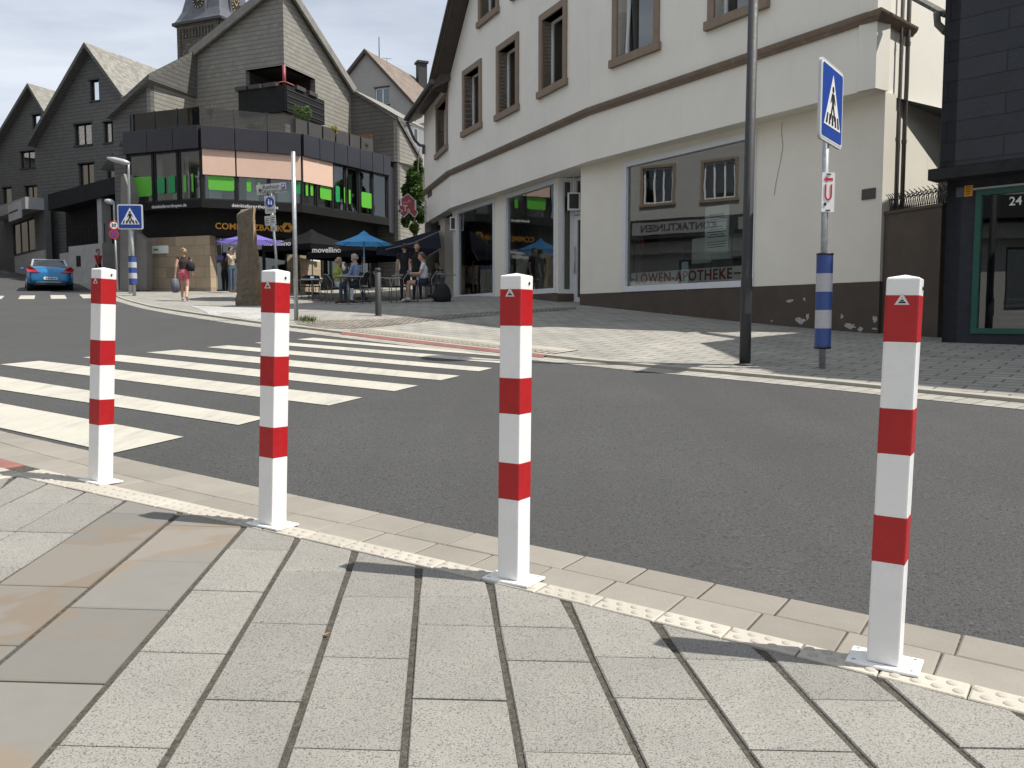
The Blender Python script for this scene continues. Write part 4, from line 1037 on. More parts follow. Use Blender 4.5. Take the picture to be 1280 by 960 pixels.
m = M(); m.face([WO3.pt(0, 10.9, .4), WO3.pt(WO3.L, 14.9, .4), WO3.pt(WO3.L, 18, -5), WO3.pt(0, 14, -5)]); m.build('roof', ROOFD, o3, recalc=False)
WO2 = Wall(Vector((-19.5, -6)), Vector((-4, -16)), (.5, 1))
ob = root('rear_house', (-12, -11, g1(-12, -6)), 'pale house behind the viewer with plain windows and a shallow roof', 'building')
hs = [(a_, a_ + 1.3, z_, z_ + 1.5) for a_ in (1.5, 5, 8.5, 12, 15) for z_ in (.6, 3.6, 6.4)]
wall_mesh(ob, WO2, [(0, -2), (WO2.L, -2), (WO2.L, 8.8), (0, 8.8)], hs, CREAM, .3)
for h in hs: window_unit(ob, WO2, *h, fr=.08, off=-.1, mullions=(.5,), glassm=GLASSD, back=.5)
m = M(); m.face([WO2.pt(0, 8.7, .4), WO2.pt(WO2.L, 8.7, .4), WO2.pt(WO2.L, 12, -4), WO2.pt(0, 12, -4)]); m.build('roof', ROOFD, ob, recalc=False)
# ------------------------------------------------------------------ bank building with slate gables
def slates(name, col, bw, rh, var=.2):
    t = NT(name); v = t.uv
    b = t.n('ShaderNodeTexBrick', {'Vector': v, 'Color1': (1, 1, 1, 1), 'Color2': (1 - var, 1 - var, 1 - var, 1), 'Mortar': (.62, .62, .62, 1), 'Scale': 1., 'Mortar Size': .006, 'Mortar Smooth': .3,
            'Brick Width': bw, 'Row Height': rh}, offset=.5)
    y = t.n('ShaderNodeSeparateXYZ', {0: v}).outputs['Y']; fr = t.math('FRACT', t.math('DIVIDE', y, rh))
    line = t.ramp(fr, [(0., 0.), (.10, .15), (.17, 1.), (1., 1.)])
    c = t.mix(1., col, b.outputs['Color'], 'MULTIPLY')
    c = t.mix(t.ramp(t.noise(t.obj, .8, 7, .7), [(.3, 0.), (.75, .5)]), c, tuple(x * .7 for x in col))
    c = t.mix(t.ramp(t.noise(t.obj, 6, 5, .7), [(.5, 0.), (.8, .35)]), c, tuple(min(1, x * 1.5) for x in col))
    c = t.mix(line, tuple(x * .38 for x in col), c)
    h = t.math('ADD', t.math('MULTIPLY', t.math('SUBTRACT', 1., fr), .8), t.math('MULTIPLY', t.noise(t.obj, 18, 4), .3))
    return t.done(c, .7, t.bump(h, .5, .02))
SLATE = slates('slate_shingles', (.25, .238, .205), .27, .185)
SLROOF = slates('slate_roof', (.26, .245, .21), .24, .22, .5)
SLSHADE = slates('shaded_slate', (.115, .112, .102), .27, .185)  # darker copy of the slate, shade painted on faces turned from the sun
BANKP = plain('dark_metal_panel', (.034, .034, .042), .42, .12, 1.2, .05, metal=.3)
BANKD = plain('black_fascia', (.010, .010, .010), .7, .2, 2, .03, spec=.25)
BEIGE = plain('peach_blind', (.66, .46, .36), .8, .04, 3, .1)
LIME = plain('lime_film', (.10, .42, .035), .5, .03, 3, 0)
EMER = plain('emerald_film', (.01, .26, .08), .5, .03, 3, 0)
SANDB = bricky('sandstone_blocks', (.36, .285, .195), (.21, .17, .125), (.12, .10, .075), .95, .42, .006, .5, .8, .3, .35, bias=-.1)
PALEC = plain('pale_concrete', (.36, .35, .33), .85, .12, 2, .2, 40)
X1, Y1 = Vector((.36, .933)), Vector((-.92, .39))          # into the block / along the fronts
P0, P1, P2, P3_ = [Vector(at(u_, 300, D)[:2]) for u_, D in ((161, 34.3), (253.5, 33.0), (378.5, 34.5), (487, 39.3))]
bk = root('bank_building', (P1.x, P1.y, g1(P1.x, P1.y)), 'dark modern building with green window films, bank lettering and tall slate gables on top', 'building')
F1, F2, F3 = Wall(P0, P1), Wall(P1, P2), Wall(P2, P3_)
zPT, zWT, zWB, zB = 7.38, 6.50, 4.62, 4.30
def bank_band(W, cells, name):
    """cells: list of (u0,u1) window columns"""
    hs = []
    for u0, u1 in cells:
        a0, a1 = sorted((W.s_at(u0), W.s_at(u1))); hs.append((a0, a1, zWB, zWT))
    wall_mesh(bk, W, [(0, zB), (W.L, zB), (W.L, zWT + .12), (0, zWT + .12)], hs, BANKD, .2, name='window_band')
    out_ = []
    for h in hs: out_.append(window_unit(bk, W, h[0], h[1], h[2], h[3], fr=.05, off=-.04, frame=BANKP, glassm=GLASSC))
    return out_, hs
def parapet(W, us):
    a = [W.s_at(x) for x in us]
    for p, q in zip(a[:-1], a[1:]):
        m = M(); W.box(m, min(p, q) + .012, max(p, q) - .012, zWT + .02, zPT, -.05, .12); m.build('parapet_panel', BANKP, bk, bevel=.01)
w1_, h1_ = bank_band(F1, [(163, 192), (194.5, 223), (225.5, 252)], 'left')
w2_, h2_ = bank_band(F2, [(257, 296), (299, 337), (338.5, 378)], 'mid')
w3_, h3_ = bank_band(F3, [(380, 397), (398.5, 416), (418, 433), (434.5, 449), (451, 466), (468, 485)], 'right')
parapet(F1, (160, 190, 222, 253)); parapet(F2, (254, 296, 336.5, 378)); parapet(F3, (379, 399, 417, 433.5, 449, 464, 478, 487))
def film(par, W, u0, u1, v0, v1, mat, off=-.03):
    a0, a1, z0, z1 = W.rect(u0, v0, u1, v1, off); m = M(); r_ = min(.08, (a1 - a0) * .3, (z1 - z0) * .3)
    pts = []
    for cx, cy, st in ((a1 - r_, z1 - r_, 0), (a0 + r_, z1 - r_, 90), (a0 + r_, z0 + r_, 180), (a1 - r_, z0 + r_, 270)):
        for k in range(4): t = R(st + 30 * k); pts.append((cx + r_ * math.cos(t), cy + r_ * math.sin(t)))
    m.poly(pts, [], lambda p, q, o: W.pt(p, q, o + off), 0.004); m.build('window_film', mat, par, recalc=False)
film(w1_[0], F1, 165, 190, 222, 245, LIME); film(w1_[1], F1, 196, 206, 222, 242, EMER); film(w1_[1], F1, 210, 219, 220, 241, EMER)
film(w1_[2], F1, 229, 233, 219, 240, LIME); film(w1_[2], F1, 239, 242, 217, 240, LIME)
film(w2_[0], F2, 260, 293, 219, 239, LIME); film(w2_[1], F2, 308, 314, 224, 240, LIME); film(w2_[1], F2, 322, 325, 226, 240, LIME); film(w2_[2], F2, 368, 376, 226, 243, EMER)
film(w3_[0], F3, 382, 385.2, 228, 245, LIME); film(w3_[0], F3, 388, 391.5, 230, 245, LIME); film(w3_[1], F3, 400, 416, 232, 251, LIME)
film(w3_[2], F3, 419.5, 425, 232, 253, EMER); film(w3_[2], F3, 430, 432.5, 234, 254, LIME); film(w3_[3], F3, 436, 438.5, 237, 255, LIME); film(w3_[4], F3, 451.8, 465, 239.5, 261, LIME)
def blind(W, h, u0, u1, frac):
    a0, a1 = sorted((W.s_at(u0), W.s_at(u1))); m = M(); W.box(m, a0, a1, zWT - frac, zWT + .03, .0, .03); m.build('outdoor_blind', BEIGE, bk)
blind(F2, 0, 255.5, 296, 0.95); blind(F2, 1, 298, 377.5, 0.95); blind(F3, 0, 380, 416.5, .98)
# pieces seen inside
for W, wu in ((F1, w1_), (F2, w2_), (F3, w3_)):
    for k, f in enumerate(wu):
        cs = [v.co for v in f.data.vertices]
        m = M(); rnd = random.Random(k * 7 + len(wu))
        a0, a1 = (h1_, h2_, h3_)[(F1, F2, F3).index(W)][k][:2]
        b = a0 + (a1 - a0) * rnd.uniform(.1, .5); W.box(m, b, b + (a1 - a0) * .4, zWB, zWB + rnd.uniform(.35, .6), -.7, -.6)
        b = a0 + (a1 - a0) * rnd.uniform(.2, .7); W.box(m, b, b + .22, zWB, zWT, -1.2, -1.1)
        m.build('room_furniture', INTW, f)
# underside, fascia with lettering, ground floor
IN = .7
G1, G2, G3 = F1.shift(-IN), F2.shift(-IN), F3.shift(-IN)
g0 = G1.p0; ga = isect(G1, G2); gb_ = isect(G2, G3); gc = G3.p1
m = M()
for p, q, r_, t_ in ((P0, P1, ga, g0), (P1, P2, gb_, ga), (P2, P3_, gc, gb_)): m.face([(k.x, k.y, zB) for k in (p, q, r_, t_)])
m.build('soffit', BANKD, bk, recalc=False)
GW1, GW2, GW3 = Wall(g0, ga), Wall(ga, gb_), Wall(gb_, gc)
zF = 3.30
for W in (GW1, GW2, GW3):
    m = M(); m.face([W.pt(0, zF), W.pt(W.L, zF), W.pt(W.L, zB), W.pt(0, zB)]); fa = m.build('fascia', BANKD, bk, recalc=False)
    if W is GW2:
        m = M(); a, z = W.uv(311.5, 284.5); W.text(m, 'COMMERZBANK', a, z, .335, .03, depth=.02, bold=.006, spacing=1.04); m.build('bank_lettering', AMBER, fa, recalc=False)
        m = M(); a, z = W.uv(359, 284.5); R_ = .24; r_ = .11
        H6 = [(R_ * math.cos(R(60 * j)), R_ * .9 * math.sin(R(60 * j))) for j in range(6)]; T3 = [(.0, .125), (-.125, -.085), (.125, -.085)]
        em = [[H6[0], H6[1], H6[2], T3[0]], [H6[2], H6[3], H6[4], T3[1], T3[0]], [H6[4], H6[5], H6[0], T3[0], T3[2], T3[1]]]
        for k in range(3):
            t0, t1, t2 = R(k * 120 + 30 - 60), R(k * 120 + 30), R(k * 120 + 30 + 60)
            hx = [(R_ * math.cos(R(k * 120 + 60 * j)), R_ * .95 * math.sin(R(k * 120 + 60 * j))) for j in (0, 1, 2)]
            ix = [(r_ * 1.15 * math.cos(R(k * 120 + 90 * 0 + o)), r_ * 1.15 * math.sin(R(k * 120 + o))) for o in (-30 + 0, 90)]
            m.poly([(a + x, z + y) for x, y in (hx[0], hx[1], hx[2], ix[1], ix[0])] if False else [(a + x, z + y) for x, y in em[k]], [], lambda p, q, o: W.pt(p, q, o + .05), .05)
        m.build('bank_emblem', AMBER, fa, recalc=False)
m = M(); a, z = F1.uv(211.5, 258.5); F1.text(m, 'deinkieferorthopen.de', a, zB + .12, .18, .012, depth=.004, spacing=1.05, bold=.0); m.build('web_lettering', SWHITE, bk, recalc=False)
m = M(); a, z = F2.uv(319, 257); F2.text(m, 'deinkieferorthopen.de', a, zB + .13, .185, .012, depth=.004, spacing=1.05, bold=.001); m.build('web_lettering', SWHITE, bk, recalc=False)
m = M()
for W in (F1, F2, F3): W.box(m, .0, W.L, zB - .02, zB + .0, -.02, .05)
# sandstone ground floor walls
gbase = lambda W, a: g1(W.pt(a, 0).x, W.pt(a, 0).y) - .3
def ground_wall(W, u0, u1, z1_, mat, off=0., name='stone_wall', th=.3):
    a0, a1 = sorted((W.s_at(u0, off), W.s_at(u1, off))); m = M(); W.box(m, a0, a1, gbase(W, a0), z1_, off - th, off); return m.build(name, mat, bk)
sw = ground_wall(GW1, 178, 262, zF, SANDB, .1)
c_ = GW1.pt(GW1.s_at(262, .1), 0, .1); c_ = Vector((c_.x, c_.y)); WP = Wall(c_, c_ + X1 * 1.6, (.9, -.3)); m = M(); WP.box(m, .0, 1.6, gbase(WP, 0), zF, -.3, .0); m.build('stone_pillar', SANDB, bk)
m = M(); a0, a1, z0, z1 = GW1.rect(190.5, 307.5, 211, 316.5, .1); GW1.box(m, a0, a1, z0, z1, .102, .13); pl = m.build('name_sign', SWHITE, bk)
m = M(); GW1.box(m, a0 + .08, a0 + .32, (z0 + z1) / 2 - .04, (z0 + z1) / 2 + .04, .131, .134); m.build('sign_print', LIME, pl)
for u0, u1 in ((358.5, 372), (374.5, 392)): ground_wall(GW2 if u1 < 380 else GW3, u0, u1, zF, SANDB, -.1)
ground_wall(GW3, 392, 404, zF, SANDB, -.15, name='stone_wall')
m = M(); W = GW3; a0, a1, z0, z1 = W.rect(387.5, 318, 400.5, 327, 0); W.box(m, a0, a1, z0, z1, -.05, -.02); m.build('name_sign', SWHITE, bk)
# dark glazed entrance and cafe front
for W, us in ((GW2, (268, 300, 330, 358)), (GW3, (404, 416, 428, 440, 452, 464, 476))):
    for p, q in zip(us[:-1], us[1:]):
        a0, a1 = sorted((W.s_at(p), W.s_at(q))); window_unit(bk, W, a0, a1, gbase(W, a0) + .35, zF, fr=.06, off=-.1, frame=BANKD, glassm=GLASSD, back=2.5, backm=INTD, name='glazing')
m = M()
for W in (GW1, GW2, GW3): m.face([W.pt(0, -1, -3.2), W.pt(W.L, -1, -3.2), W.pt(W.L, zB, -3.2), W.pt(0, zB, -3.2)])
m.build('core_wall', BANKD, bk, recalc=False)
m = M()
for W in (F1, F2, F3):
    pass
I1, I2, I3 = F1.shift(-1.5), F2.shift(-1.5), F3.shift(-1.5); ia, ib = isect(I1, I2), isect(I2, I3)
for (p, q, r_, t_) in ((P0, P1, ia, I1.p0), (P1, P2, ib, ia), (P2, P3_, I3.p1, ib)):
    for z in (zWB - .1, zWT + .1): m.face([(k.x, k.y, z) for k in (p, q, r_, t_)])
    m.face([(t_.x, t_.y, zB), (r_.x, r_.y, zB), (r_.x, r_.y, zWT + .1), (t_.x, t_.y, zWT + .1)])
for p, q in ((P0, I1.p0), (P3_, I3.p1)): m.face([(p.x, p.y, zB), (q.x, q.y, zB), (q.x, q.y, zWT + .1), (p.x, p.y, zWT + .1)])
m.build('room_shell', INT, bk, recalc=False)
m = M(); m.face([(p.x, p.y, zPT - .12) for p in (P0, P1, P2, P3_, Vector((-1, 46)), Vector((-8, 50)), Vector((-20, 42)))]); m.build('terrace_floor', PALEC, bk, recalc=False)
m = M(); q0 = F3.pt(F3.L, 0); W = Wall(Vector((q0.x, q0.y)), Vector((q0.x + .45, q0.y + 1.6)), (.9, -.2)); m.face([W.pt(0, zB - .3), W.pt(W.L, zB - .3), W.pt(W.L, zPT - .4), W.pt(0, zPT - .4)]); m.build('end_panel', BANKP, bk, recalc=False)
# glass railing on the terrace
RG = glass('smoked_glass', (.62, .56, .48), .0)
def railing(W, us, z1_, mat=RG):
    for p, q in zip(us[:-1], us[1:]):
        a0, a1 = sorted((W.s_at(p, -.25), W.s_at(q, -.25))); m = M(); W.box(m, a0 + .02, a1 - .02, zPT - .05, z1_, -.26, -.245); o = m.build('railing_panel', mat, bk)
        m = M(); W.box(m, a0 - .015, a0 + .015, zPT - .05, z1_ + .03, -.28, -.22); m.build('railing_post', GALV if False else BANKP, bk)
railing(F1, (168, 198, 226, 254), 8.15); railing(F2, (256, 296, 337, 372), 8.12)
PLANT_M = plain('planter_box', (.045, .042, .038), .6, .15, 3, .1)
for p, q in zip((372, 388, 406, 422, 439, 453), (387, 405, 421, 438, 452, 468)):
    a0, a1 = sorted((F3.s_at(p, -.2), F3.s_at(q, -.2))); m = M(); F3.box(m, a0 + .02, a1 - .02, zPT - .05, 8.0, -.5, -.2); m.build('balcony_box', PLANT_M, bk)

# slate volumes on top
Ca = Vector(at(355.5, 100, 36.0)[:2])
WL = Wall(Ca, Ca + Y1 * 4.9, (-.4, -.9)); WRt = Wall(Ca, Ca + X1 * 5.25, (.9, -.36))
def zz(W, u_, v_): return W.uv(u_, v_)
zap = zz(WL, 355.5, -24)[1]
lo = 7.2
lL = WL.s_at(249); zL = zz(WL, 249, 68)[1]
hT = zz(WL, 307, 88.5); hB = zz(WL, 303, 115)
lR = WRt.s_at(441); zR = zz(WRt, 441, 115)[1]; oR = zz(WRt, 394, 97); oRb = zz(WRt, 394, 124)
zt1 = zz(WL, 355.5, 81)[1]; zb1 = zz(WL, 355.5, 113)[1]
m = M(); m.poly([(0, lo), (lL, lo), (lL, zL), (0, zap), (0, zt1), (hT[0], zt1), (hT[0], zb1), (0, zb1)], [], lambda a, z, o: WL.pt(a, z, o), .25); m.build('slate_wall', SLATE, bk, recalc=False)
m = M(); m.poly([(0, lo), (lR, lo), (lR, zR), (0, zap), (0, zt1), (oR[0], zt1), (oR[0], zb1), (0, zb1)], [], lambda a, z, o: WRt.pt(a, z, o), .25); m.build('slate_wall', SLATE, bk, recalc=False)
# loggia inside the corner
m = M(); dpt = 1.9
cA, cB = WL.pt(hT[0], 0), WRt.pt(oR[0], 0); cC = cA + (cB - Vector((Ca.x, Ca.y, 0)))
for p, q in ((cA, cC), (cC, cB)): m.face([(p.x, p.y, zb1), (q.x, q.y, zb1), (q.x, q.y, zt1), (p.x, p.y, zt1)])
for z in (zb1, zt1): m.face([(Ca.x, Ca.y, z), (cA.x, cA.y, z), (cC.x, cC.y, z), (cB.x, cB.y, z)])
m.build('loggia', plain('loggia_dark', (.03, .028, .026), .8, .2, 3, 0), bk, recalc=False)
m = M(); zc0, zc1 = zb1 - .9, zb1 + .15
WL.box(m, -.22, hT[0] + .2, zc0, zc1, .0, .25); WRt.box(m, -.22, oR[0] + .3, zc0, zc1, .0, .25); bb = m.build('balcony_front', BANKD, bk)
m = M()
for k in range(4): WRt.box(m, -.2, oR[0] + .28, zc0 + .12 + k * .25, zc0 + .15 + k * .25, .251, .275)
m.build('balcony_slat', DGREY, bb)
REDP = plain('red_post', (.22, .03, .035), .5, .1, 3, 0)
m = M(); p = WL.pt(.05, 0, -.05); m.tube([(p.x, p.y, zb1), (p.x, p.y, zt1)], .075, 10); m.build('red_post', REDP, bk)
m = M(); m.tube([WL.pt(hT[0], zc1 + .18, .05), WL.pt(-.05, zc1 + .18, .05), WRt.pt(oR[0], zc1 + .18, .05)], .035, 8); m.build('red_rail', REDP, bb)
for W, aa in ((WL, (.5, 1.3, 2.0)), (WRt, (.7, 1.6))):
    for a in aa: m = M(); W.box(m, a - .3, a + .3, zc1 - .02, zc1 + .14, .1, .34); m.build('flower_box', PLANT_M, bb)
# roof over the corner volume
apx = Vector((Ca.x, Ca.y, zap)); eL = WL.pt(lL, zL); eR = WRt.pt(lR, zR)
bkp = Vector((eL.x, eL.y, 0)) + Vector((eR.x, eR.y, 0)) - Vector((Ca.x, Ca.y, 0))
m = M(); far = Vector((bkp.x, bkp.y, min(zL, zR) - 1.5)); mid1 = Vector((bkp.x, bkp.y, zR))
def slab(m, pts, th=.2, mi=0, ms=1):
    t = [p + UP * th for p in pts]; m.face(t, mi); m.face(pts[::-1], ms)
    for i in range(len(pts)): j = (i + 1) % len(pts); m.face([pts[i], pts[j], t[j], t[i]], ms)
# left pitch falls towards the left edge, right pitch falls along the right wall
oL = Vector((-Y1.y * 0, 0, 0))
nL, nR = Vector((WL.n.x, WL.n.y, 0)) * .22, Vector((WRt.n.x, WRt.n.y, 0)) * .22
a1_ = apx + nL + nR; a2_ = eL + nL; a3_ = eR + nR
ridge_b = Vector((bkp.x, bkp.y, zap - .6))
slab(m, [a1_, a2_, Vector((bkp.x, bkp.y, zL + .2)) + (bkp - Ca.to_3d()).normalized() * 0], .25)
slab(m, [a1_, Vector((bkp.x, bkp.y, zL + .2)), a3_], .25)
m.build('slate_roof', [SLROOF, SLSHADE], bk, recalc=False)
m = M(); m.bar(a1_, a2_, .12, .32); m.bar(a1_, a3_, .12, .32); m.build('verge_trim', plain('pale_verge', (.20, .19, .17), .7, .2, 3, .2), bk)
# left wing: sunlit cheek and small gable with shade in its colour
q0 = WL.pt(lL, 0); q0 = Vector((q0.x, q0.y)); WLc = Wall(q0, q0 - X1 * 3.2, (.9, -.36)); lc = WLc.s_at(193.5)
zc = zz(WLc, 193.5, 104)[1]; 
m = M(); m.poly([(0, lo - .4), (lc, lo - .4), (lc, zc), (0, zL)], [], lambda a, z, o: WLc.pt(a, z, o), .2); m.build('slate_wall', SLATE, bk, recalc=False)
q1 = WLc.pt(lc, 0); q1 = Vector((q1.x, q1.y)); WG_ = Wall(q1, q1 + Y1 * 3, (-.4, -.9)); lg_ = WG_.s_at(146); zg = zz(WG_, 146, 147)[1]
m = M(); m.poly([(0, 1), (lg_, 1), (lg_, zg), (0, zc)], [], lambda a, z, o: WG_.pt(a, z, o), .2); m.build('slate_wall', SLSHADE, bk, recalc=False)
m = M(); t0, t1, t2 = WG_.pt(lg_ + .1, zg - .05, .25), WG_.pt(0, zc, .25), WL.pt(lL, zL, .1)
bkv = Vector((X1.x, X1.y, 0)) * 6
slab(m, [t0, t1 + Vector((.2, -.1, 0)), t1 + bkv, t0 + bkv], .22, 0, 1); slab(m, [t1 + Vector((.2, -.1, 0)), t2 + Vector((.2, 0, 0)), t2 + bkv * .5, t1 + bkv], .22, 0, 1)
m.build('slate_roof', [SLROOF, SLSHADE], bk, recalc=False)
# right wing
q2 = WRt.pt(lR, 0); q2 = Vector((q2.x, q2.y)); WRd = Wall(q2, q2 - Y1 * 3, (-.4, -.9)); ld = WRd.s_at(498); zd = zz(WRd, 498, 150)[1]; zd0 = zz(WRd, 441.5, 114)[1]
m = M(); m.poly([(0, 1), (ld, 1), (ld, zd), (0, zd0)], [], lambda a, z, o: WRd.pt(a, z, o), .2); m.build('slate_wall', SLSHADE, bk, recalc=False)
q3 = WRd.pt(ld, 0); q3 = Vector((q3.x, q3.y)); WRl = Wall(q3, q3 + X1 * 3.2, (.9, -.36)); le = WRl.s_at(527); ze = zz(WRl, 527, 204)[1]
m = M(); m.poly([(0, .5), (le, .5), (le, ze), (0, zd)], [], lambda a, z, o: WRl.pt(a, z, o), .2); m.build('slate_wall', SLATE, bk, recalc=False)
m = M(); a_, b_2, c_2 = WRd.pt(0, zd0, .1), WRd.pt(ld, zd, .1) + Vector((.1, 0, 0)), WRl.pt(le, ze, .12)
slab(m, [a_, b_2, b_2 + bkv * .6, a_ + bkv * .6], .16); slab(m, [b_2, c_2, c_2 - Vector((1.5, 0, 0)), b_2 - Vector((.6, -2, 0))], .16); m.build('slate_roof', [SLROOF, SLSHADE], bk, recalc=False)
m = M(); a0, a1, z0, z1 = WRd.rect(459, 172, 474, 197); W = WRd
for k in range(7): W.box(m, a0, a1, z0 + (z1 - z0) * k / 7, z0 + (z1 - z0) * (k + .8) / 7, .6, .63)
m.build('wooden_screen', plain('reddish_wood', (.20, .095, .05), .7, .25, 5, .2), bk)

# ------------------------------------------------------------------ two slate gable houses further up the street
def gable_house(name_lab, apex, D, footL, footR, vL, vR, ridge, wins, wall_m, roof_m, zlo, group=None, roof_th=.25, over=.35, seed=0, frame=BANKD, back=INTD, chim=None, trim=SLSHADE):
    ap = Vector(at(apex[0], apex[1], D)); W = Wall(Vector((ap.x, ap.y)) , Vector((ap.x, ap.y)) + Y1, (-.4, -.9))
    aL, aR = W.s_at(footL), W.s_at(footR); zL_, zR_ = W.uv(footL, vL)[1], W.uv(footR, vR)[1]; za = ap.z
    r = root('gable_house', (ap.x, ap.y, zlo), name_lab, 'house', group)
    hs = []
    for (u0, v0, u1, v1) in wins: hs.append(W.rect(u0, v0, u1, v1))
    wall_mesh(r, W, [(aR, zlo), (aL, zlo), (aL, zL_), (0, za), (aR, zR_)], hs, wall_m, .3)
    for h in hs:
        f = window_unit(r, W, *h, fr=.06, off=-.12, mullions=(.5,) if h[1] - h[0] > .9 else (), frame=frame, glassm=GLASSD, back=.5, backm=back)
        m = M(); W.box(m, h[0] - .06, h[1] + .06, h[2] - .07, h[2], -.1, .06); m.build('sill', DGREY, f); m = M(); W.box(m, h[0] - .06, h[1] + .06, h[3], h[3] + .06, -.1, .06); m.build('lintel', DGREY, f)
        if h[1] - h[0] > .6:
            m = M(); W.box(m, h[0] + .08, h[0] + .08 + (h[1] - h[0]) * .3, h[2] + .08, h[3] - .08, -.34, -.32); m.build('curtain', CURT, f)
    dpv = Vector((X1.x, X1.y, 0)) * ridge; o = Vector((W.n.x, W.n.y, 0)) * over
    A_, L_, R_ = W.pt(0, za) + o, W.pt(aL, zL_) + o, W.pt(aR, zR_) + o
    m = M(); slab(m, [L_, A_, A_ + dpv, L_ + dpv], roof_th); slab(m, [A_, R_, R_ + dpv, A_ + dpv], roof_th); rf_ = m.build('roof', [roof_m, trim], r, recalc=False)
    m = M(); dd = dpv
    for a, z in ((aL, zL_), (aR, zR_)): m.face([W.pt(a, zlo), W.pt(a, z), W.pt(a, z) + dd, W.pt(a, zlo) + dd])
    m.face([W.pt(aL, zlo) + dd, W.pt(aL, zL_) + dd, W.pt(0, za) + dd, W.pt(aR, zR_) + dd, W.pt(aR, zlo) + dd]); m.build('side_wall', wall_m, r, recalc=False)
    return r, W, rf_
h1, W1, _ = gable_house('dark slate gable house in the middle, its sunlit roof beside the bank building', (115, 62), 46, 49, 168, 184, 127, 8,
    [(112, 101, 124, 125), (92.5, 156, 115, 180), (129, 153, 146, 177), (98, 205, 118, 231), (133, 204, 148, 229)], SLSHADE, SLROOF, 1.5, 'slate gable houses', over=.5)
h2, W2, _ = gable_house('farther dark slate gable house at the left edge of the picture', (43, 111), 56, -4, 75, 196, 155, 8,
    [(40, 144, 51, 165), (25, 190, 44, 209), (31, 233, 47, 253), (3, 235, 15, 258)], SLSHADE, SLROOF, 3.0, 'slate gable houses', over=.5)
# pale far house at the very left edge
gable_house('small pale gabled house far up the street behind the slate houses', (-8, 168), 85, -40, 12, 205, 192, 8, [], plaster('far_plaster', (.5, .48, .44)), ROOFD, 4)
# shop front with the grey sloping fascia (left)
sh = root('corner_shop', tuple(at(40, 330, 50)), 'shop front with light grey sign fascia and tall display window below the far slate house', 'shop front')
SW = Wall(Vector(at(2, 300, 54.5)[:2]), Vector(at(57, 300, 46.5)[:2]))
gy = plain('grey_fascia', (.27, .27, .27), .6, .06, 2, 0)
s5 = SW.s_at(6)
m = M(); zf = [SW.uv(56, 247)[1], SW.uv(56, 262)[1]]
m.poly([(s5, SW.uv(6, 276)[1]), (SW.L, SW.uv(57, 262)[1]), (SW.L, SW.uv(57, 247)[1]), (s5, SW.uv(6, 264)[1])], [], lambda a, z, o: SW.pt(a, z, o + .9), .9); m.build('fascia', gy, sh, recalc=False)
m = M(); a0, a1, z0, z1 = SW.rect(12, 257, 28, 272, .9); SW.box(m, a0, a1, z0, z1, .9, .98); pnl = m.build('sign_panel', plain('pale_sign', (.42, .42, .42), .5, .1, 3, 0), sh)
m = M(); SW.text(m, 'SCHUHE', (a0 + a1) / 2, (z0 + z1) / 2, .3, .99, depth=.01) if False else SW.box(m, a0 + .15, a1 - .6, (z0 + z1) / 2 - .05, (z0 + z1) / 2 + .05, .981, .985); m.build('sign_print', DGREY, pnl)
hw = SW.rect(16, 275, 44, 312); hw = (SW.s_at(16), SW.s_at(44), SW.uv(44, 313)[1], SW.uv(44, 270)[1])
wall_mesh(sh, SW, [(-1, 0), (SW.L, 0), (SW.L, 6.6), (-1, 6.6)], [hw], plain('shop_wall_dark', (.10, .10, .10), .8, .15, 2, .1), .3, name='shop_wall')
window_unit(sh, SW, *hw, fr=.08, off=-.05, mullions=(.33, .66), frame=BANKD, glassm=glass('mirror_glass', (.4, .42, .4), .30), back=1.5)
m = M(); SW.box(m, SW.s_at(20), SW.L, 1.0, SW.uv(44, 318)[1] + .1, 0, .12); m.build('plinth', PALEC, sh)
# black porch
pr = root('black_porch', tuple(at(100, 335, 42.5)), 'deep black shop porch on a pale plinth wall between the slate houses and the bank', 'porch')
W = Wall(Vector(at(62, 300, 45.0)[:2]), Vector(at(150, 300, 40.5)[:2])); Wk = Wall(Vector(at(54, 300, 49)[:2]), W.p0)
zt0, zt1_ = W.uv(84, 233)[1], W.uv(84, 250)[1]
m = M(); m.poly([(0, zt1_ - .35), (W.L, zt1_ - .1), (W.L, zt0), (0, zt0 - .2)], [], lambda a, z, o: W.pt(a, z, o), 2.4); m.build('canopy', BANKD, pr, recalc=False)
m = M(); W.box(m, -.3, W.L * .8, 1.0, zt1_, -1.2, -1.0); m.build('porch_back', BANKD, pr)
m = M(); W.box(m, W.L * .78, W.L * .99, .5, zt1_ + .1, -1.2, -1.0); m.build('grey_wall', plain('mid_grey_render', (.16, .155, .145), .85, .1, 2, .2), pr)
a0, a1 = W.s_at(84), W.s_at(126); m = M(); zpl = W.uv(105, 306)[1]; W.box(m, a0, a1, .5, zpl, -2.0, -.05)
W.box(m, W.s_at(59), a0 - .3, .5, zpl - .2, -2.2, -.6); m.build('plinth_wall', PALEC, pr)
m = M(); b0, b1, z0, z1 = W.rect(94, 320, 100, 333); W.box(m, b0, b1, z0, z1, -.06, -.04); m.build('vent_grille', BANKD, pr)
m = M(); W.box(m, W.s_at(119), W.s_at(124.5), zpl - .3, zt1_, -.6, -.15); m.build('white_post', PALEC, pr)
m = M()
for k in range(12): a = a0 + .2 + (a1 - a0 - .3) * k / 11; m.tube([W.pt(a, zpl, -.25), W.pt(a, zpl + .95, -.25)], .018, 5)
for k in range(12): pass
m.bar(W.pt(a0 + .2, zpl + .95, -.25), W.pt(a1 - .1, zpl + .95, -.25), .04, .03); m.build('railing', BANKD, pr)
m = M(); b0 = W.s_at(75); 
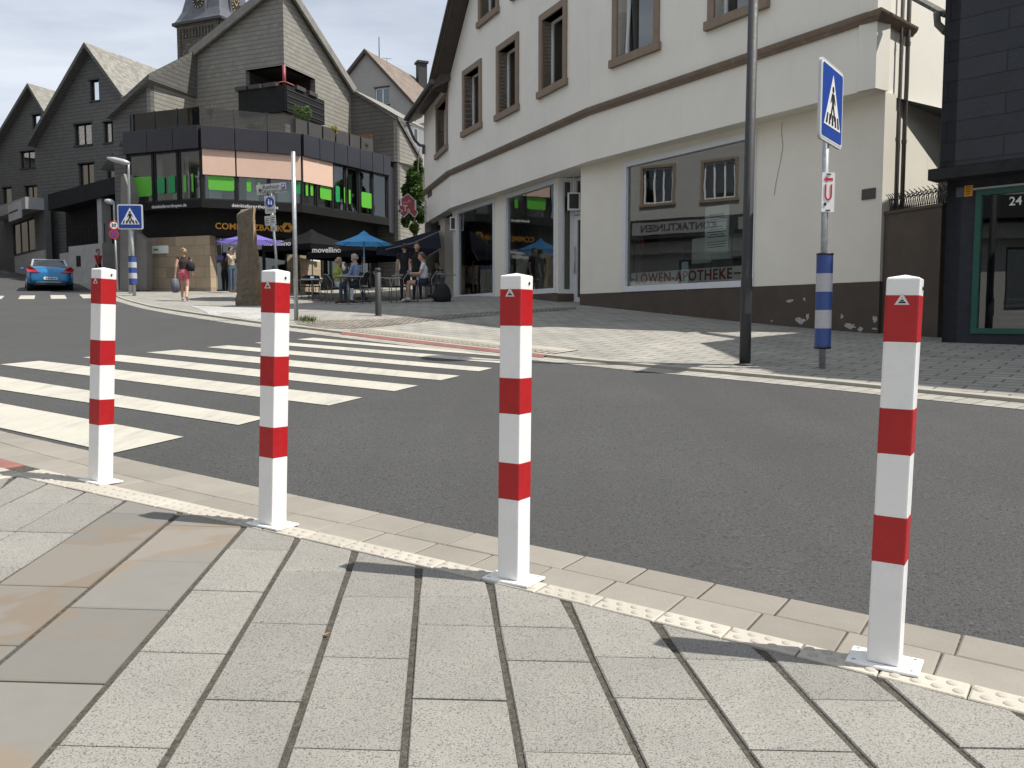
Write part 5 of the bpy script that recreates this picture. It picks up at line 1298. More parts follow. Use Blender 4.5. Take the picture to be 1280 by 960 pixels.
for k in range(6): W.box(m, W.s_at(78), W.s_at(84), 1.4 + .22 * k, 1.45 + .22 * k, -.8 - .25 * k + 0, -.5 - .25 * k)
m.build('stair', DGREY, pr)
pw = root('pale_pylon', tuple(at(155, 345, 38)), 'tall pale tapered concrete pylon left of the bank building', 'pylon')
m = M(); D = 33.6
f = lambda u_, v_, dy=0: Vector(at(u_, v_, D)) + Vector((X1.x, X1.y, 0)) * dy
m.poly([(0, 0), (0, 0), (0, 0)], [], lambda a, z, o: Vector((0, 0, 0)), 0) if False else None
Wy = Wall(Vector(at(150, 300, D + .3)[:2]), Vector(at(178, 300, D - .1)[:2]))
m.poly([Wy.uv(150, 362), Wy.uv(162, 364), Wy.uv(162, 240), Wy.uv(154.5, 217), Wy.uv(151, 222)], [], lambda a, z, o: Wy.pt(a, z, o), .5); m.build('pylon_body', plain('pylon_concrete', (.20, .195, .185), .85, .1, 2, .2), pw, recalc=False)
m = M(); m.poly([Wy.uv(161, 362), Wy.uv(176, 362), Wy.uv(176, 300), Wy.uv(163, 290)], [], lambda a, z, o: Wy.pt(a, z, o - .3), .3); m.build('pylon_wing', MATS['pylon_concrete'], pw, recalc=False)

# ------------------------------------------------------------------ grey stucco house, antenna, chimney
gh, WGH, rfg = gable_house('grey stucco house with brown tiled roof behind the bank, chimney on its ridge', (458, 67), 55, 430, 521, 106, 134, 12, [(468.5, 110.5, 486.5, 130)],
    plain('grey_stucco', (.30, .29, .275), .9, .08, 1.5, .3, 30), bricky('brown_roof_tiles', (.24, .185, .14), (.16, .125, .10), (.05, .04, .035), .3, .32, .03, .5, .8, 1., .6, bd=.04), 4, over=.25, frame=WPVC, back=INTW, trim=DBROWN)
rid = WGH.pt(0, WGH.uv(458, 67)[1]); dX = Vector((X1.x, X1.y, 0))
m = M(); c = Vector(at(527, 100, 60.5)); m.box((c.x, c.y, c.z - .3), (.62, .62, 3.0), rz=R(23)); m.box((c.x, c.y, c.z + 1.15), (.8, .8, .14), rz=R(23)); m.build('chimney', plain('dark_chimney', (.025, .025, .027), .7, .2, 3, .1), rfg)
m = M(); c = rid + dX * 1.6; m.tube([c, c + UP * 1.5], .03, 6); c2 = rid + dX * 2.6; m.tube([c2, c2 + UP * .45], .02, 5); m.tube([c2 + UP * .4 + Vector((-.3, 0, .05)), c2 + UP * .4 + Vector((.3, 0, 0))], .015, 5)
m.build('antenna', DGREY, gh)
WS_ = Wall(Vector(at(515, 160, 50)[:2]), Vector(at(531, 160, 50)[:2])); wh = root('narrow_white_house', tuple(at(522, 230, 50)), 'narrow strip of a white house squeezed beside the grey stucco house', 'house')
wall_mesh(wh, WS_, [(-1, 2), (1.6, 2), (1.6, WS_.uv(520, 152)[1]), (-1, WS_.uv(520, 160)[1])], [WS_.rect(516.5, 160, 523, 180)], plaster('white_render', (.66, .65, .62)), .3)
window_unit(wh, WS_, *WS_.rect(516.5, 160, 523, 180), fr=.06, frame=WPVC, glassm=GLASSD, back=.4, backm=INTW)
m = M(); m.face([WS_.pt(-1, 2, -6), WS_.pt(1.6, 2, -6), WS_.pt(1.6, 11, -6), WS_.pt(-1, 11, -6)]); m.face([WS_.pt(-1.1, WS_.uv(520, 160)[1], .2), WS_.pt(1.7, WS_.uv(520, 152)[1], .2), WS_.pt(1.7, 12, -6), WS_.pt(-1.1, 12, -6)]); m.build('roof', ROOFD, wh, recalc=False)

# ------------------------------------------------------------------ church tower
Dt = 110.; tc_ = Vector(at(275, 60, Dt)); 
TW = Wall(Vector((tc_.x, tc_.y)), Vector((tc_.x, tc_.y)) + Y1, (-.4, -.9)); tl = TW.s_at(229.5); TR = Wall(Vector((tc_.x, tc_.y)), Vector((tc_.x, tc_.y)) + X1, (.9, -.36))
ct = root('church_tower', (tc_.x, tc_.y, 8), 'dark stone church tower with slate spire and golden clock dials behind the gables', 'church tower')
TST = bricky('tower_stone', (.115, .10, .08), (.07, .062, .05), (.03, .03, .025), .7, .35, .03, .5, .9, 1., .6)
ze_ = at(275, 22, Dt)[2]
arch = lambda cx, z0, w_, h_: [(cx - w_, z0), (cx + w_, z0)] + [(cx + w_ * math.cos(R(t)), z0 + h_ + w_ * math.sin(R(t))) for t in range(0, 181, 20)]
for W in (TW, TR):
    m = M(); m.poly([(0, 8), (tl, 8), (tl, ze_), (0, ze_)], [arch(tl * .28, ze_ - 8, .75, 3.0), arch(tl * .62, ze_ - 8, .75, 3.0)], lambda a, z, o: W.pt(a, z, o), .5); m.build('wall', TST, ct, recalc=False)
    m = M(); W.box(m, .3, tl - .3, ze_ - 9, ze_ - 2, -.8, -.6); m.build('louvre', INTD, ct)
    for cx in (tl * .28, tl * .62):
        m = M(); pts = [W.pt(cx + .95 * math.cos(R(t)), ze_ - 5 + .95 * math.sin(R(t)), .1) for t in range(0, 181, 20)]; m.tube([W.pt(cx + .95, ze_ - 8, .1)] + pts + [W.pt(cx - .95, ze_ - 8, .1)], .16, 6); m.build('arch_trim', PALEC if False else plain('arch_stone%s' % '', (.17, .15, .12), .9, .1, 3, .2) if 'arch_stone' not in MATS else MATS['arch_stone'], ct)
    m = M(); W.box(m, .0, .55, ze_ - 10, ze_, 0, .15); W.box(m, tl - .55, tl, ze_ - 10, ze_, 0, .15); W.box(m, 0, tl, ze_ - .8, ze_, 0, .16)
    for k in range(11): W.box(m, .6 + k * (tl - 1.2) / 11, .6 + (k + .5) * (tl - 1.2) / 11, ze_ - 1.9, ze_ - .8, 0, .15)
    m.build('corbels', TST, ct)
cen = TW.pt(tl / 2, 0, -tl / 2); sl_ = plain('spire_slate', (.085, .09, .105), .5, .25, .8, .3, 6)
m = M(); lv = [(1.13, 0), (1.04, .5), (.90, 1.6), (.80, 3.2), (.72, 5.5), (.60, 9), (.02, 24)]
def ring(sc, z): return [cen + Vector((Y1.x, Y1.y, 0)) * sx * sc * tl / 2 + Vector((X1.x, X1.y, 0)) * sy * sc * tl / 2 + UP * (ze_ + z) for sx, sy in ((-1, -1), (1, -1), (1, 1), (-1, 1))]
for (s0_, z0_), (s1_, z1_) in zip(lv[:-1], lv[1:]):
    r0, r1_ = ring(s0_, z0_), ring(s1_, z1_)
    for k in range(4): m.face([r0[k], r0[(k + 1) % 4], r1_[(k + 1) % 4], r1_[k]])
m.face(ring(1.13, -.01)); m.build('spire', sl_, ct, recalc=False)
m = M(); [m.bar(p, q, .3, .3) for p, q in zip(ring(1.14, -.1), ring(1.14, -.1)[1:] + ring(1.14, -.1)[:1])]; m.build('eave', DGREY, ct)
GOLD = plain('gold_leaf', (.62, .47, .20), .35, .1, 3, 0, metal=.5)
for W in (TW, TR):
    ca_ = tl / 2; zc_ = ze_ + 2.55; m = M(); n = 20
    W.box(m, ca_ - 1.05, ca_ + 1.05, ze_ + .9, zc_ + .4, -1.6, -.12)
    m.poly([(ca_ + 1.05 * math.cos(R(t)), zc_ + .3 + 1.05 * math.sin(R(t))) for t in range(0, 181, 12)], [], lambda a, z, o: W.pt(a, z, o - .12), 1.5)
    d_ = m.build('clock_dormer', sl_, ct, recalc=False)
    m = M(); m.poly([(ca_ + .92 * math.cos(R(t)), zc_ + .92 * math.sin(R(t))) for t in range(0, 360, 15)], [], lambda a, z, o: W.pt(a, z, o - .09), .02); dl_ = m.build('dial', BLACK, d_, recalc=False)
    m = M()
    for k in range(12):
        t = R(30 * k); m.bar(W.pt(ca_ + .66 * math.cos(t), zc_ + .66 * math.sin(t), -.05), W.pt(ca_ + .86 * math.cos(t), zc_ + .86 * math.sin(t), -.05), .09, .05, up=Vector((W.n.x, W.n.y, 0)))
    sg = 1 if W is TR else -1
    for ang, ln in ((R(135), .62), (R(62), .42)): m.bar(W.pt(ca_, zc_, -.04), W.pt(ca_ + ln * math.cos(ang), zc_ + ln * math.sin(ang), -.04), .09, .04, up=Vector((W.n.x, W.n.y, 0)))
    m.build('dial_marks', GOLD, d_)
# ------------------------------------------------------------------ street lamps, signs
def gp(u_, v_, D=None):
    if D is None: q = G(u_, v_); return Vector((q.x, q.y, q.z + .035))
    x, y = at(u_, v_, D)[:2]; return Vector((x, y, g1(x, y) + .035))
p = gp(931, 460); r = root('lamp_post', p, 'tall dark grey lamp post on the pavement edge before the wide shop window', 'lamp post')
m = M(); top = Vector(p) + Vector((.02, 0, 6.2)); m.tube([p, p + UP * 1.0, p + UP * 1.02, top], [.064, .064, .060, .052], 20); m.build('pole', DGREY, r)
m = M(); m.box(p + Vector((0, -.062, .75)), (.07, .012, .32), bev=.003); m.build('service_door', DGREY, r)
m = M(); m.lathe([(.0, .0), (.075, .0), (.30, .10), (.32, .16), (.10, .26), (.0, .27)], top - UP * .05, 20); m.build('lamp_head', DGREY, r)
m = M(); m.lathe([(.22, -.01), (.20, -.05), (0, -.07)], top + UP * .05, 16); m.build('lamp_glass', SWHITE, r)
m = M(); m.lathe([(.12, .0), (.12, .012), (.062, .02)], p, 16); m.build('collar', DGREY, r)

def rrect(w_, h_, r_, n=5):
    o = []
    for cx, cy, st in ((w_ / 2 - r_, h_ / 2 - r_, 0), (-w_ / 2 + r_, h_ / 2 - r_, 90), (-w_ / 2 + r_, -h_ / 2 + r_, 180), (w_ / 2 - r_, -h_ / 2 + r_, 270)):
        for k in range(n): t = R(st + 90 * k / (n - 1)); o.append((cx + r_ * math.cos(t), cy + r_ * math.sin(t)))
    return o
class Face:
    """sign plate frame: centre c, facing n (plan), s to the right as seen"""
    def __init__(s, c, n): s.c = Vector(c); s.n = Vector((n[0], n[1], 0)).normalized(); s.r = UP.cross(s.n)
    def f(s, off): return lambda a, z, o: s.c + s.r * a + UP * z + s.n * (off + o)
    def plate(s, m, pts, off, th, mi=0): m.poly(pts, [], s.f(off), th, mi)
def crossing_sign(parent, c, n, S_=.84):
    F_ = Face(c, n); k = S_ / .84
    m = M(); F_.plate(m, rrect(S_, S_, .06 * k), 0, .03 * k); bd = m.build('sign_plate', SWHITE if S_ < 0 else plain('sign_edge', (.55, .57, .58), .4, .06, 10, 0) if 'sign_edge' not in MATS else MATS['sign_edge'], parent, recalc=False)
    m = M(); F_.plate(m, rrect(S_ - .05 * k, S_ - .05 * k, .045 * k), .003, .002); m.build('white_border', SWHITE, bd, recalc=False)
    m = M(); F_.plate(m, rrect(S_ - .085 * k, S_ - .085 * k, .035 * k), .006, .002); m.build('blue_field', SBLUE, bd, recalc=False)
    m = M(); F_.plate(m, [(-.31 * k, -.25 * k), (.31 * k, -.25 * k), (0, .31 * k)], .009, .002); m.build('white_triangle', SWHITE, bd, recalc=False)
    m = M()
    def q(pts): F_.plate(m, [(x * k, y * k) for x, y in pts], .012, .002)
    for x0, x1, xt0, xt1 in ((-.255, -.195, -.205, -.165), (-.145, -.09, -.12, -.08), (-.03, .03, -.025, .025), (.09, .145, .08, .12), (.195, .255, .165, .205)): q([(x0, -.225), (x1, -.225), (xt1, -.115), (xt0, -.115)])
    m.build('zebra_mark', BLACK, bd, recalc=False)
    m = M()
    q([(.035 * math.cos(R(t)), .155 + .035 * math.sin(R(t))) for t in range(0, 360, 30)])
    q([(-.045, .11), (.045, .11), (.035, -.01), (-.035, -.01)]); q([(-.045, .11), (-.02, .09), (-.075, .0), (-.095, .01)]); q([(.045, .11), (.02, .09), (.075, .0), (.095, .01)])
    q([(-.035, -.01), (.01, -.01), (-.06, -.17), (-.105, -.17)]); q([(.035, -.01), (-.005, -.01), (.06, -.17), (.11, -.17)])
    m.build('walking_figure', BLACK, bd, recalc=False)
    return bd
def sleeve(parent, base, z0, z1, rad, up=UP):
    n = 5
    for k in range(n):
        m = M(); a, b = z0 + (z1 - z0) * k / n, z0 + (z1 - z0) * (k + 1) / n
        m.lathe([(rad, a), (rad, b)], base, 24); m.build('sleeve_band', SLB if k % 2 == 0 else SLW, parent, recalc=False)
    m = M(); m.lathe([(rad * .5, z0 - .03), (rad + .004, z0 - .025), (rad + .004, z0), (rad * .9, z0)], base, 24); m.lathe([(rad * .9, z1), (rad + .004, z1), (rad + .004, z1 + .02), (rad * .4, z1 + .03)], base, 24); m.build('sleeve_ring', BLACKP, parent, recalc=False)
SLB = plain('sleeve_blue', (.035, .075, .26), .4, .08, 10, .02); SLW = plain('sleeve_grey_white', (.46, .46, .48), .4, .08, 10, .02)
# near crossing sign
p = gp(1027.5, 465, 9.5); r = root('crossing_sign', p, 'large blue pedestrian crossing sign seen at an angle before the white facade', 'traffic sign')
tp = Vector(at(1034, 80, 9.5)); zc = (at(1033, 132, 9.5)[2]); nn = (.81, -.586)
lean = lambda z: p + (Vector((tp.x, tp.y, 0)) - Vector((p.x, p.y, 0))) * ((z - p.z) / (tp.z - p.z)) + UP * (z - p.z)
m = M(); m.tube([lean(p.z), lean(zc + .38)], .036, 16); m.build('pole', GALV, r)
sc_ = lean(zc) + Vector((.78, -.62, 0)) * .06; crossing_sign(r, sc_, nn)
m = M(); 
for dz in (-.25, .25): q = lean(zc + dz); m.box(q + Vector((.78, -.62, 0)) * .02, (.06, .10, .03), rz=math.atan2(-.62, .78))
m.build('clamp', GALV, r)
z0, z1 = at(1029, 433, 9.5)[2], at(1029, 319, 9.5)[2]; sleeve(r, Vector((lean(z0).x, lean(z0).y, 0)), z0, z1, .088)
# U sign plate on the same post
zc2 = at(1035, 241, 9.5)[2]; c2 = lean(zc2) + Vector((.22, -.975, 0)) * .045 + Vector((.975, .22, 0)) * .01
us = root('detour_sign', c2, 'small white plate with red arrow and letter U on the post beside the white wall', 'traffic sign')
F_ = Face(c2, (.12, -.99)); hw = 16.5 / FPX * 9.5 / 2; hh = 48 / FPX * 9.5 / 2
m = M(); F_.plate(m, rrect(hw * 2, hh * 2, .012), 0, .004); m.build('plate', SWHITE, us, recalc=False)
m = M(); Y = .14; F_.plate(m, [(-.055, Y), (-.015, Y + .035), (-.015, Y + .014), (.05, Y + .014), (.05, Y - .014), (-.015, Y - .014), (-.015, Y - .035)], .003, .002); m.build('red_arrow', SRED, us, recalc=False)
m = M(); cu = [(-.033, .085), (-.033, -.04), (-.028, -.06), (-.015, -.075), (0, -.08), (.015, -.075), (.028, -.06), (.033, -.04), (.033, .085)]
for a, b in zip(cu[:-1], cu[1:]): m.bar(F_.f(.004)(a[0], a[1], 0), F_.f(.004)(b[0], b[1], 0), .018, .003, up=F_.n)
m.build('letter_u', SRED, us, recalc=False)
m = M()
for y_ in (.195, -.195): F_.plate(m, rrect(.05, .012, .004), .003, .004) if False else m.box(F_.f(.004)(0, y_, 0), (.05, .006, .012), rz=math.atan2(F_.r.y, F_.r.x))
m.box(F_.f(.004)(-.035, -.13, 0), (.03, .003, .03), rz=math.atan2(F_.r.y, F_.r.x)); m.build('clips', BLACKP, us)
# far crossing sign, left
def vpole(u_, v_, D): return gp(u_, v_, D)
p = vpole(168, 371, 30.5); r = root('crossing_sign', p, 'blue pedestrian crossing sign facing the camera near the blue car', 'traffic sign')
zc = at(164, 271.5, 30.5)[2]; xc = at(164, 271.5, 30.5)[0]; m = M(); m.tube([p, Vector((xc, p.y, zc + .3))], .06, 12); m.build('pole', GALV, r)
crossing_sign(r, Vector((xc, p.y - .09, zc)), (.05, -1), .88); z0, z1 = at(168, 355, 30.5)[2], at(168, 321, 30.5)[2]; sleeve(r, Vector((p.x - .03, p.y, 0)), z0, z1, .14)
# street lamps on the left
ALU = plain('lamp_aluminium', (.45, .46, .46), .4, .08, 8, 0, metal=.3)
def street_lamp(u0, v0, u1, v1, uh, vh, D, lab, k=1.):
    p = vpole(u0, v0, D); t = Vector(at(u1, v1, D)); h = Vector(at(uh, vh, D)); r = root('street_lamp', p, lab, 'street lamp', 'tall street lamps along the left street')
    m = M(); m.tube([p, Vector((t.x, t.y, t.z - .3)), t, t.lerp(h, .25)], [.075 * k, .055 * k, .05 * k, .045 * k], 10); m.build('pole', GALV, r)
    m = M(); d = h - t; m.tube([t.lerp(h, -.05), t.lerp(h, .2), t.lerp(h, .7), h], [.06, .13 * k, .12 * k, .04], 10); m.build('lamp_head', ALU, r)
street_lamp(163, 369, 160.5, 204, 134, 197.5, 32, 'white street lamp standing behind the far blue crossing sign', .8)
street_lamp(147, 366, 142.5, 253.5, 131, 250.5, 34, 'smaller grey street lamp farther back, in front of the dark porch', .8)
# speed and no stopping signs
p = vpole(147.5, 367, 33.2); r = root('speed_limit_sign', p, 'round 30 speed limit sign above a round no stopping sign on a thin post', 'traffic sign')
m = M(); m.tube([p, Vector(at(143, 276, 33.2))], .035, 8); m.build('pole', GALV, r)
for v_, kind in ((282, 0), (293, 1)):
    c = Vector(at(143.2, v_, 33.2)) - Vector((0, .06, 0)); F_ = Face(c, (.3, -1)); cir = lambda q, n=24: [(q * math.cos(2 * math.pi * i / n), q * math.sin(2 * math.pi * i / n)) for i in range(n)]
    m = M(); F_.plate(m, cir(.175), 0, .02); d_ = m.build('round_plate', SRED, r, recalc=False)
    m = M(); F_.plate(m, cir(.13), .004, .002); m.build('centre', SWHITE if kind == 0 else SBLUE, d_, recalc=False)
    if kind == 0:
        vs, fs = text_mesh('30', .18, .002, .004); m = M(); m.add([F_.f(.009)(v.x, v.y, v.z) for v in vs], fs); m.build('number_30', BLACK, d_, recalc=False)
    else:
        m = M(); 
        for sg in (-1, 1): m.bar(F_.f(.008)(-.09 * sg, -.09, 0), F_.f(.008)(.09 * sg, .09, 0), .03, .004, up=F_.n)
        m.build('red_cross', SRED, d_)
# silver pole without sign
p = gp(370.5, 403); r = root('bare_pole', p, 'slim bare galvanised pole without any sign right of the stone monolith', 'pole')
D = p.y; t = Vector(at(366.5, 190, D)); m = M(); m.tube([p, t], .038, 14); m.build('pole_tube', GALV, r); m = M(); m.lathe([(.039, -.01), (.04, .004), (0, .012)], t, 14); m.build('pole_cap', GALV, r)
# guide sign cluster, leaning
D = 26.; p = vpole(350, 378, D); t = Vector(at(337.5, 232, D)); r = root('guide_sign', p, 'leaning post with white direction sign and blue pedestrian zone plates beside the stone monolith', 'sign post')
m = M(); m.tube([p, t], .038, 10); m.build('pole', GALV, r)
def plate_px(u0, v0, u1, v1, Dd, name, mat, par, slant=0., rd=.02, tl=0.):
    a, b = at(u0, v1, Dd), at(u1, v0, Dd); c = Vector(((a[0] + b[0]) / 2, Dd, (a[2] + b[2]) / 2)); w_, h_ = abs(b[0] - a[0]), abs(b[2] - a[2])
    F_ = Face(c, (tl, -1)); m = M(); cs, sn = math.cos(slant), math.sin(slant)
    F_.plate(m, [(x * cs - y * sn, x * sn + y * cs) for x, y in rrect(w_, h_, rd)], 0, .02); return m.build(name, mat, par, recalc=False), F_, w_, h_
sl_a = R(6)
def on_plate(F_, txt, x, y, size, par, name='lettering', mat=BLACK, sl=sl_a, bold=.0):
    vs, fs = text_mesh(txt, size, .001, bold); m = M(); cs, sn = math.cos(sl), math.sin(sl)
    m.add([F_.f(.006)((v.x + x) * cs - (v.y + y) * sn, (v.x + x) * sn + (v.y + y) * cs, v.z) for v in vs], fs); m.build(name, mat, par, recalc=False)
DSW = plain('dull_sign_white', (.42, .43, .42), .5, .06, 10, 0)
pl_, F_, w_, h_ = plate_px(320.5, 229.5, 357.5, 242, D - .08, 'direction_plate', DSW, r, sl_a)
on_plate(F_, 'Rathaus', 0, .06, .16, pl_); on_plate(F_, 'Fu\u00dfg\u00e4ngerzone', .06, -.075, .135, pl_)
m = M(); cs, sn = math.cos(sl_a), math.sin(sl_a)
def fr(x, y): return F_.f(.006)(x * cs - y * sn, x * sn + y * cs, 0)
for a, b in (((-.38, -.01), (-.25, -.01)), ((-.38, -.01), (-.32, .05)), ((-.38, -.01), (-.32, -.07))): m.bar(fr(*a), fr(*b), .02, .004, up=F_.n)
m.build('arrow', BLACK, pl_)
m = M(); F2_ = Face(fr(.375, .03), (0, -1)); F2_.plate(m, rrect(.10, .13, .01), .001, .003); q_ = m.build('parking_plate', SBLUE, pl_, recalc=False)
vs, fs = text_mesh('P', .11, .001, .003); m = M(); m.add([F2_.f(.004)(v.x, v.y, v.z) for v in vs], fs); m.build('letter_p', SWHITE, pl_, recalc=False)
pl_, F_, w_, h_ = plate_px(331, 244.5, 343.5, 267, D - .08, 'zone_plate', DSW, r, R(3))
m = M(); F_.plate(m, [(.13 * math.cos(R(t)), .075 + .15 * math.sin(R(t))) for t in range(0, 360, 15)], .004, .003); m.build('blue_disc', SBLUE, pl_, recalc=False)
m = M()
for x0, h0 in ((-.03, .18), (.045, .12)):
    F_.plate(m, [(x0 - .018, .0), (x0 + .018, .0), (x0 + .025, h0 * .6), (x0 - .025, h0 * .6)], .008, .002); F_.plate(m, [(x0 + .018 * math.cos(R(t)), h0 * .6 + .03 + .02 * math.sin(R(t))) for t in range(0, 360, 45)], .008, .002)
m.build('two_figures', SWHITE, pl_, recalc=False); on_plate(F_, 'ZONE', 0, -.16, .08, pl_, sl=R(3))
for (u0, v0, u1, v1, tx) in ((331, 270, 337.6, 282, 'frei'), (338.2, 268, 344.5, 281, ''), (338.5, 281.5, 345.5, 289, 'bis 3,5t')):
    pl_, F_, w_, h_ = plate_px(u0, v0, u1, v1, D - .08, 'additional_plate', DSW, r, R(3)); m = M()
    for k in range(3): m.bar(F_.f(.005)(-w_ * .32, h_ * (.22 - .22 * k), 0), F_.f(.005)(w_ * (.3 - .12 * (k % 2)), h_ * (.22 - .22 * k), 0), h_ * .07, .002, up=F_.n)
    m.build('small_print', DGREY, pl_)
# dark grey pavement bollard with cap
p = gp(473, 397); D = p.y; r = root('grey_bollard', p, 'dark grey round steel bollard on the pavement below the light blue parasol', 'bollard')
zt_ = at(472, 335, D)[2] - p.z; m = M(); m.lathe([(.06, 0), (.06, zt_ - .09), (.052, zt_ - .085), (.052, zt_ - .07), (.06, zt_ - .065), (.06, zt_ - .02), (.045, zt_), (0, zt_)], p, 20); m.build('post', DGREY, r, recalc=False)
m = M(); m.lathe([(.085, .0), (.085, .008), (.06, .012)], p, 20); m.build('foot', DGREY, r, recalc=False)

# ------------------------------------------------------------------ stone monolith
from mathutils import noise as mn
def monolith():
    t = NT('monolith_rock'); v = t.obj
    st = t.n('ShaderNodeMapping', {'Vector': v, 'Scale': (2, 2, .7)}).outputs[0]
    c = t.ramp(t.noise(st, 2.2, 9, .68, .6), [(.3, (.075, .068, .055)), (.5, (.125, .11, .088)), (.72, (.20, .165, .12))])
    at_ = t.n('ShaderNodeAttribute', attribute_name='sun_side').outputs['Fac']; c = t.mix(at_, c, (.40, .27, .15))
    return t.done(c, .85, t.bump(t.noise(v, 9, 9, .7), .9, .05))
MONO = monolith()
p = G(312, 384); D = p.y + .3
bx = [at(295.5, 383, D), at(318, 386, D - .25), at(326.5, 384, D + .35), at(306, 381, D + .8)]
tops = {0: at(296.5, 268, D), 1: at(316, 259.5, D - .2), 2: at(317.5, 260, D + .3), 3: at(301, 262, D + .6)}
r = root('stone_monolith', (p.x, p.y, p.z), 'tall rough upright stone slab standing on the pavement behind the second bollard', 'standing stone')
m = M(); NZ, NS = 46, 8
prev = None; mids = {1: 1.0}
def side_pt(i, t):
    a, b = Vector(bx[i]), Vector(tops[i]); a.z = g1(a.x, a.y) - .05; q = a.lerp(b, t)
    if i == 2: q.x += .06 * math.sin(t * 3.0) * (1 - t) ; q.x += .10 * (1 - t) * 0
    return q
rings = []
for k in range(NZ + 1):
    t = k / NZ; c = [side_pt(i, t) for i in range(4)]; row_ = []
    for i in range(4):
        for j in range(NS):
            q = c[i].lerp(c[(i + 1) % 4], j / NS); ctr = sum(c, Vector()) / 4; o = (q - ctr); o.z = 0; o.normalize()
            n = mn.fractal(q * 2.2, 1.0, 2.0, 6) * .06 + mn.fractal(Vector((q.x * 9, q.y * 9, q.z * 3)), 1, 2, 4) * .018
            row_.append(q + o * n)
    rings.append(row_)
n4 = 4 * NS; vs = [v for rr in rings for v in rr]; fs = []
for k in range(NZ):
    for j in range(n4): fs.append((k * n4 + j, k * n4 + (j + 1) % n4, (k + 1) * n4 + (j + 1) % n4, (k + 1) * n4 + j))
vs.append(sum(rings[-1], Vector()) / n4 + UP * .03); 
for j in range(n4): fs.append((NZ * n4 + j, NZ * n4 + (j + 1) % n4, len(vs) - 1))
m.add(vs, fs); mo_ = m.build('stone_body', MONO, r, recalc=False)
a = mo_.data.attributes.new('sun_side', 'FLOAT', 'FACE'); a.data.foreach_set('value', [(.75 if NS <= (i % n4) < 2 * NS else .12) if i < NZ * n4 else .1 for i in range(len(fs))])  # one side coloured lighter tan, sunlight painted into the rock

# ------------------------------------------------------------------ people
def cone_mesh(m, a, b, ra, rb, sx=1., n=12, side=None):
    """tapered capsule a->b; sx widens it along 'side'"""
    a, b = Vector(a), Vector(b); d = b - a; L_ = max(d.length, 1e-4); d.normalize()
    s = (Vector(side) if side is not None else Vector((1, 0, 0))); s = s - d * s.dot(d)
    if s.length < .05: s = Vector((0, 1, 0)) - d * d.y
    s.normalize(); t = d.cross(s); i0 = len(m.v); prof = []
    for k in range(4): th = R(-90 + 90 * k / 4); prof.append((ra * math.cos(th), ra * math.sin(th)))
    prof.append((ra, 0)); prof.append((rb, L_))
    for k in range(1, 5): th = R(90 * k / 4); prof.append((rb * math.cos(th), L_ + rb * math.sin(th)))
    for rr, h in prof:
        for j in range(n):
            an = 2 * math.pi * j / n; m.v.append(a + d * h + s * math.cos(an) * rr * sx + t * math.sin(an) * rr)
    for i in range(len(prof) - 1):
        for j in range(n):
            q = i0 + i * n + j; w_ = i0 + i * n + (j + 1) % n; m.f.append([q, w_, w_ + n, q + n]); m.m.append(0); m.sm.append(True)
SKIN = plain('skin', (.48, .29, .21), .55, .06, 20, .05)
def cloth(name, col, rough=.9): return plain(name, col, rough, .15, 14, .35, 90)
HAIRB = plain('brown_hair', (.09, .055, .03), .6, .3, 40, .5, 120); HAIRL = plain('blond_hair', (.32, .22, .10), .6, .3, 40, .5, 120); HAIRG = plain('grey_hair', (.3, .29, .28), .7, .2, 40, .4, 120); HAIRD = plain('dark_hair', (.015, .012, .01), .6, .3, 40, .4, 120)
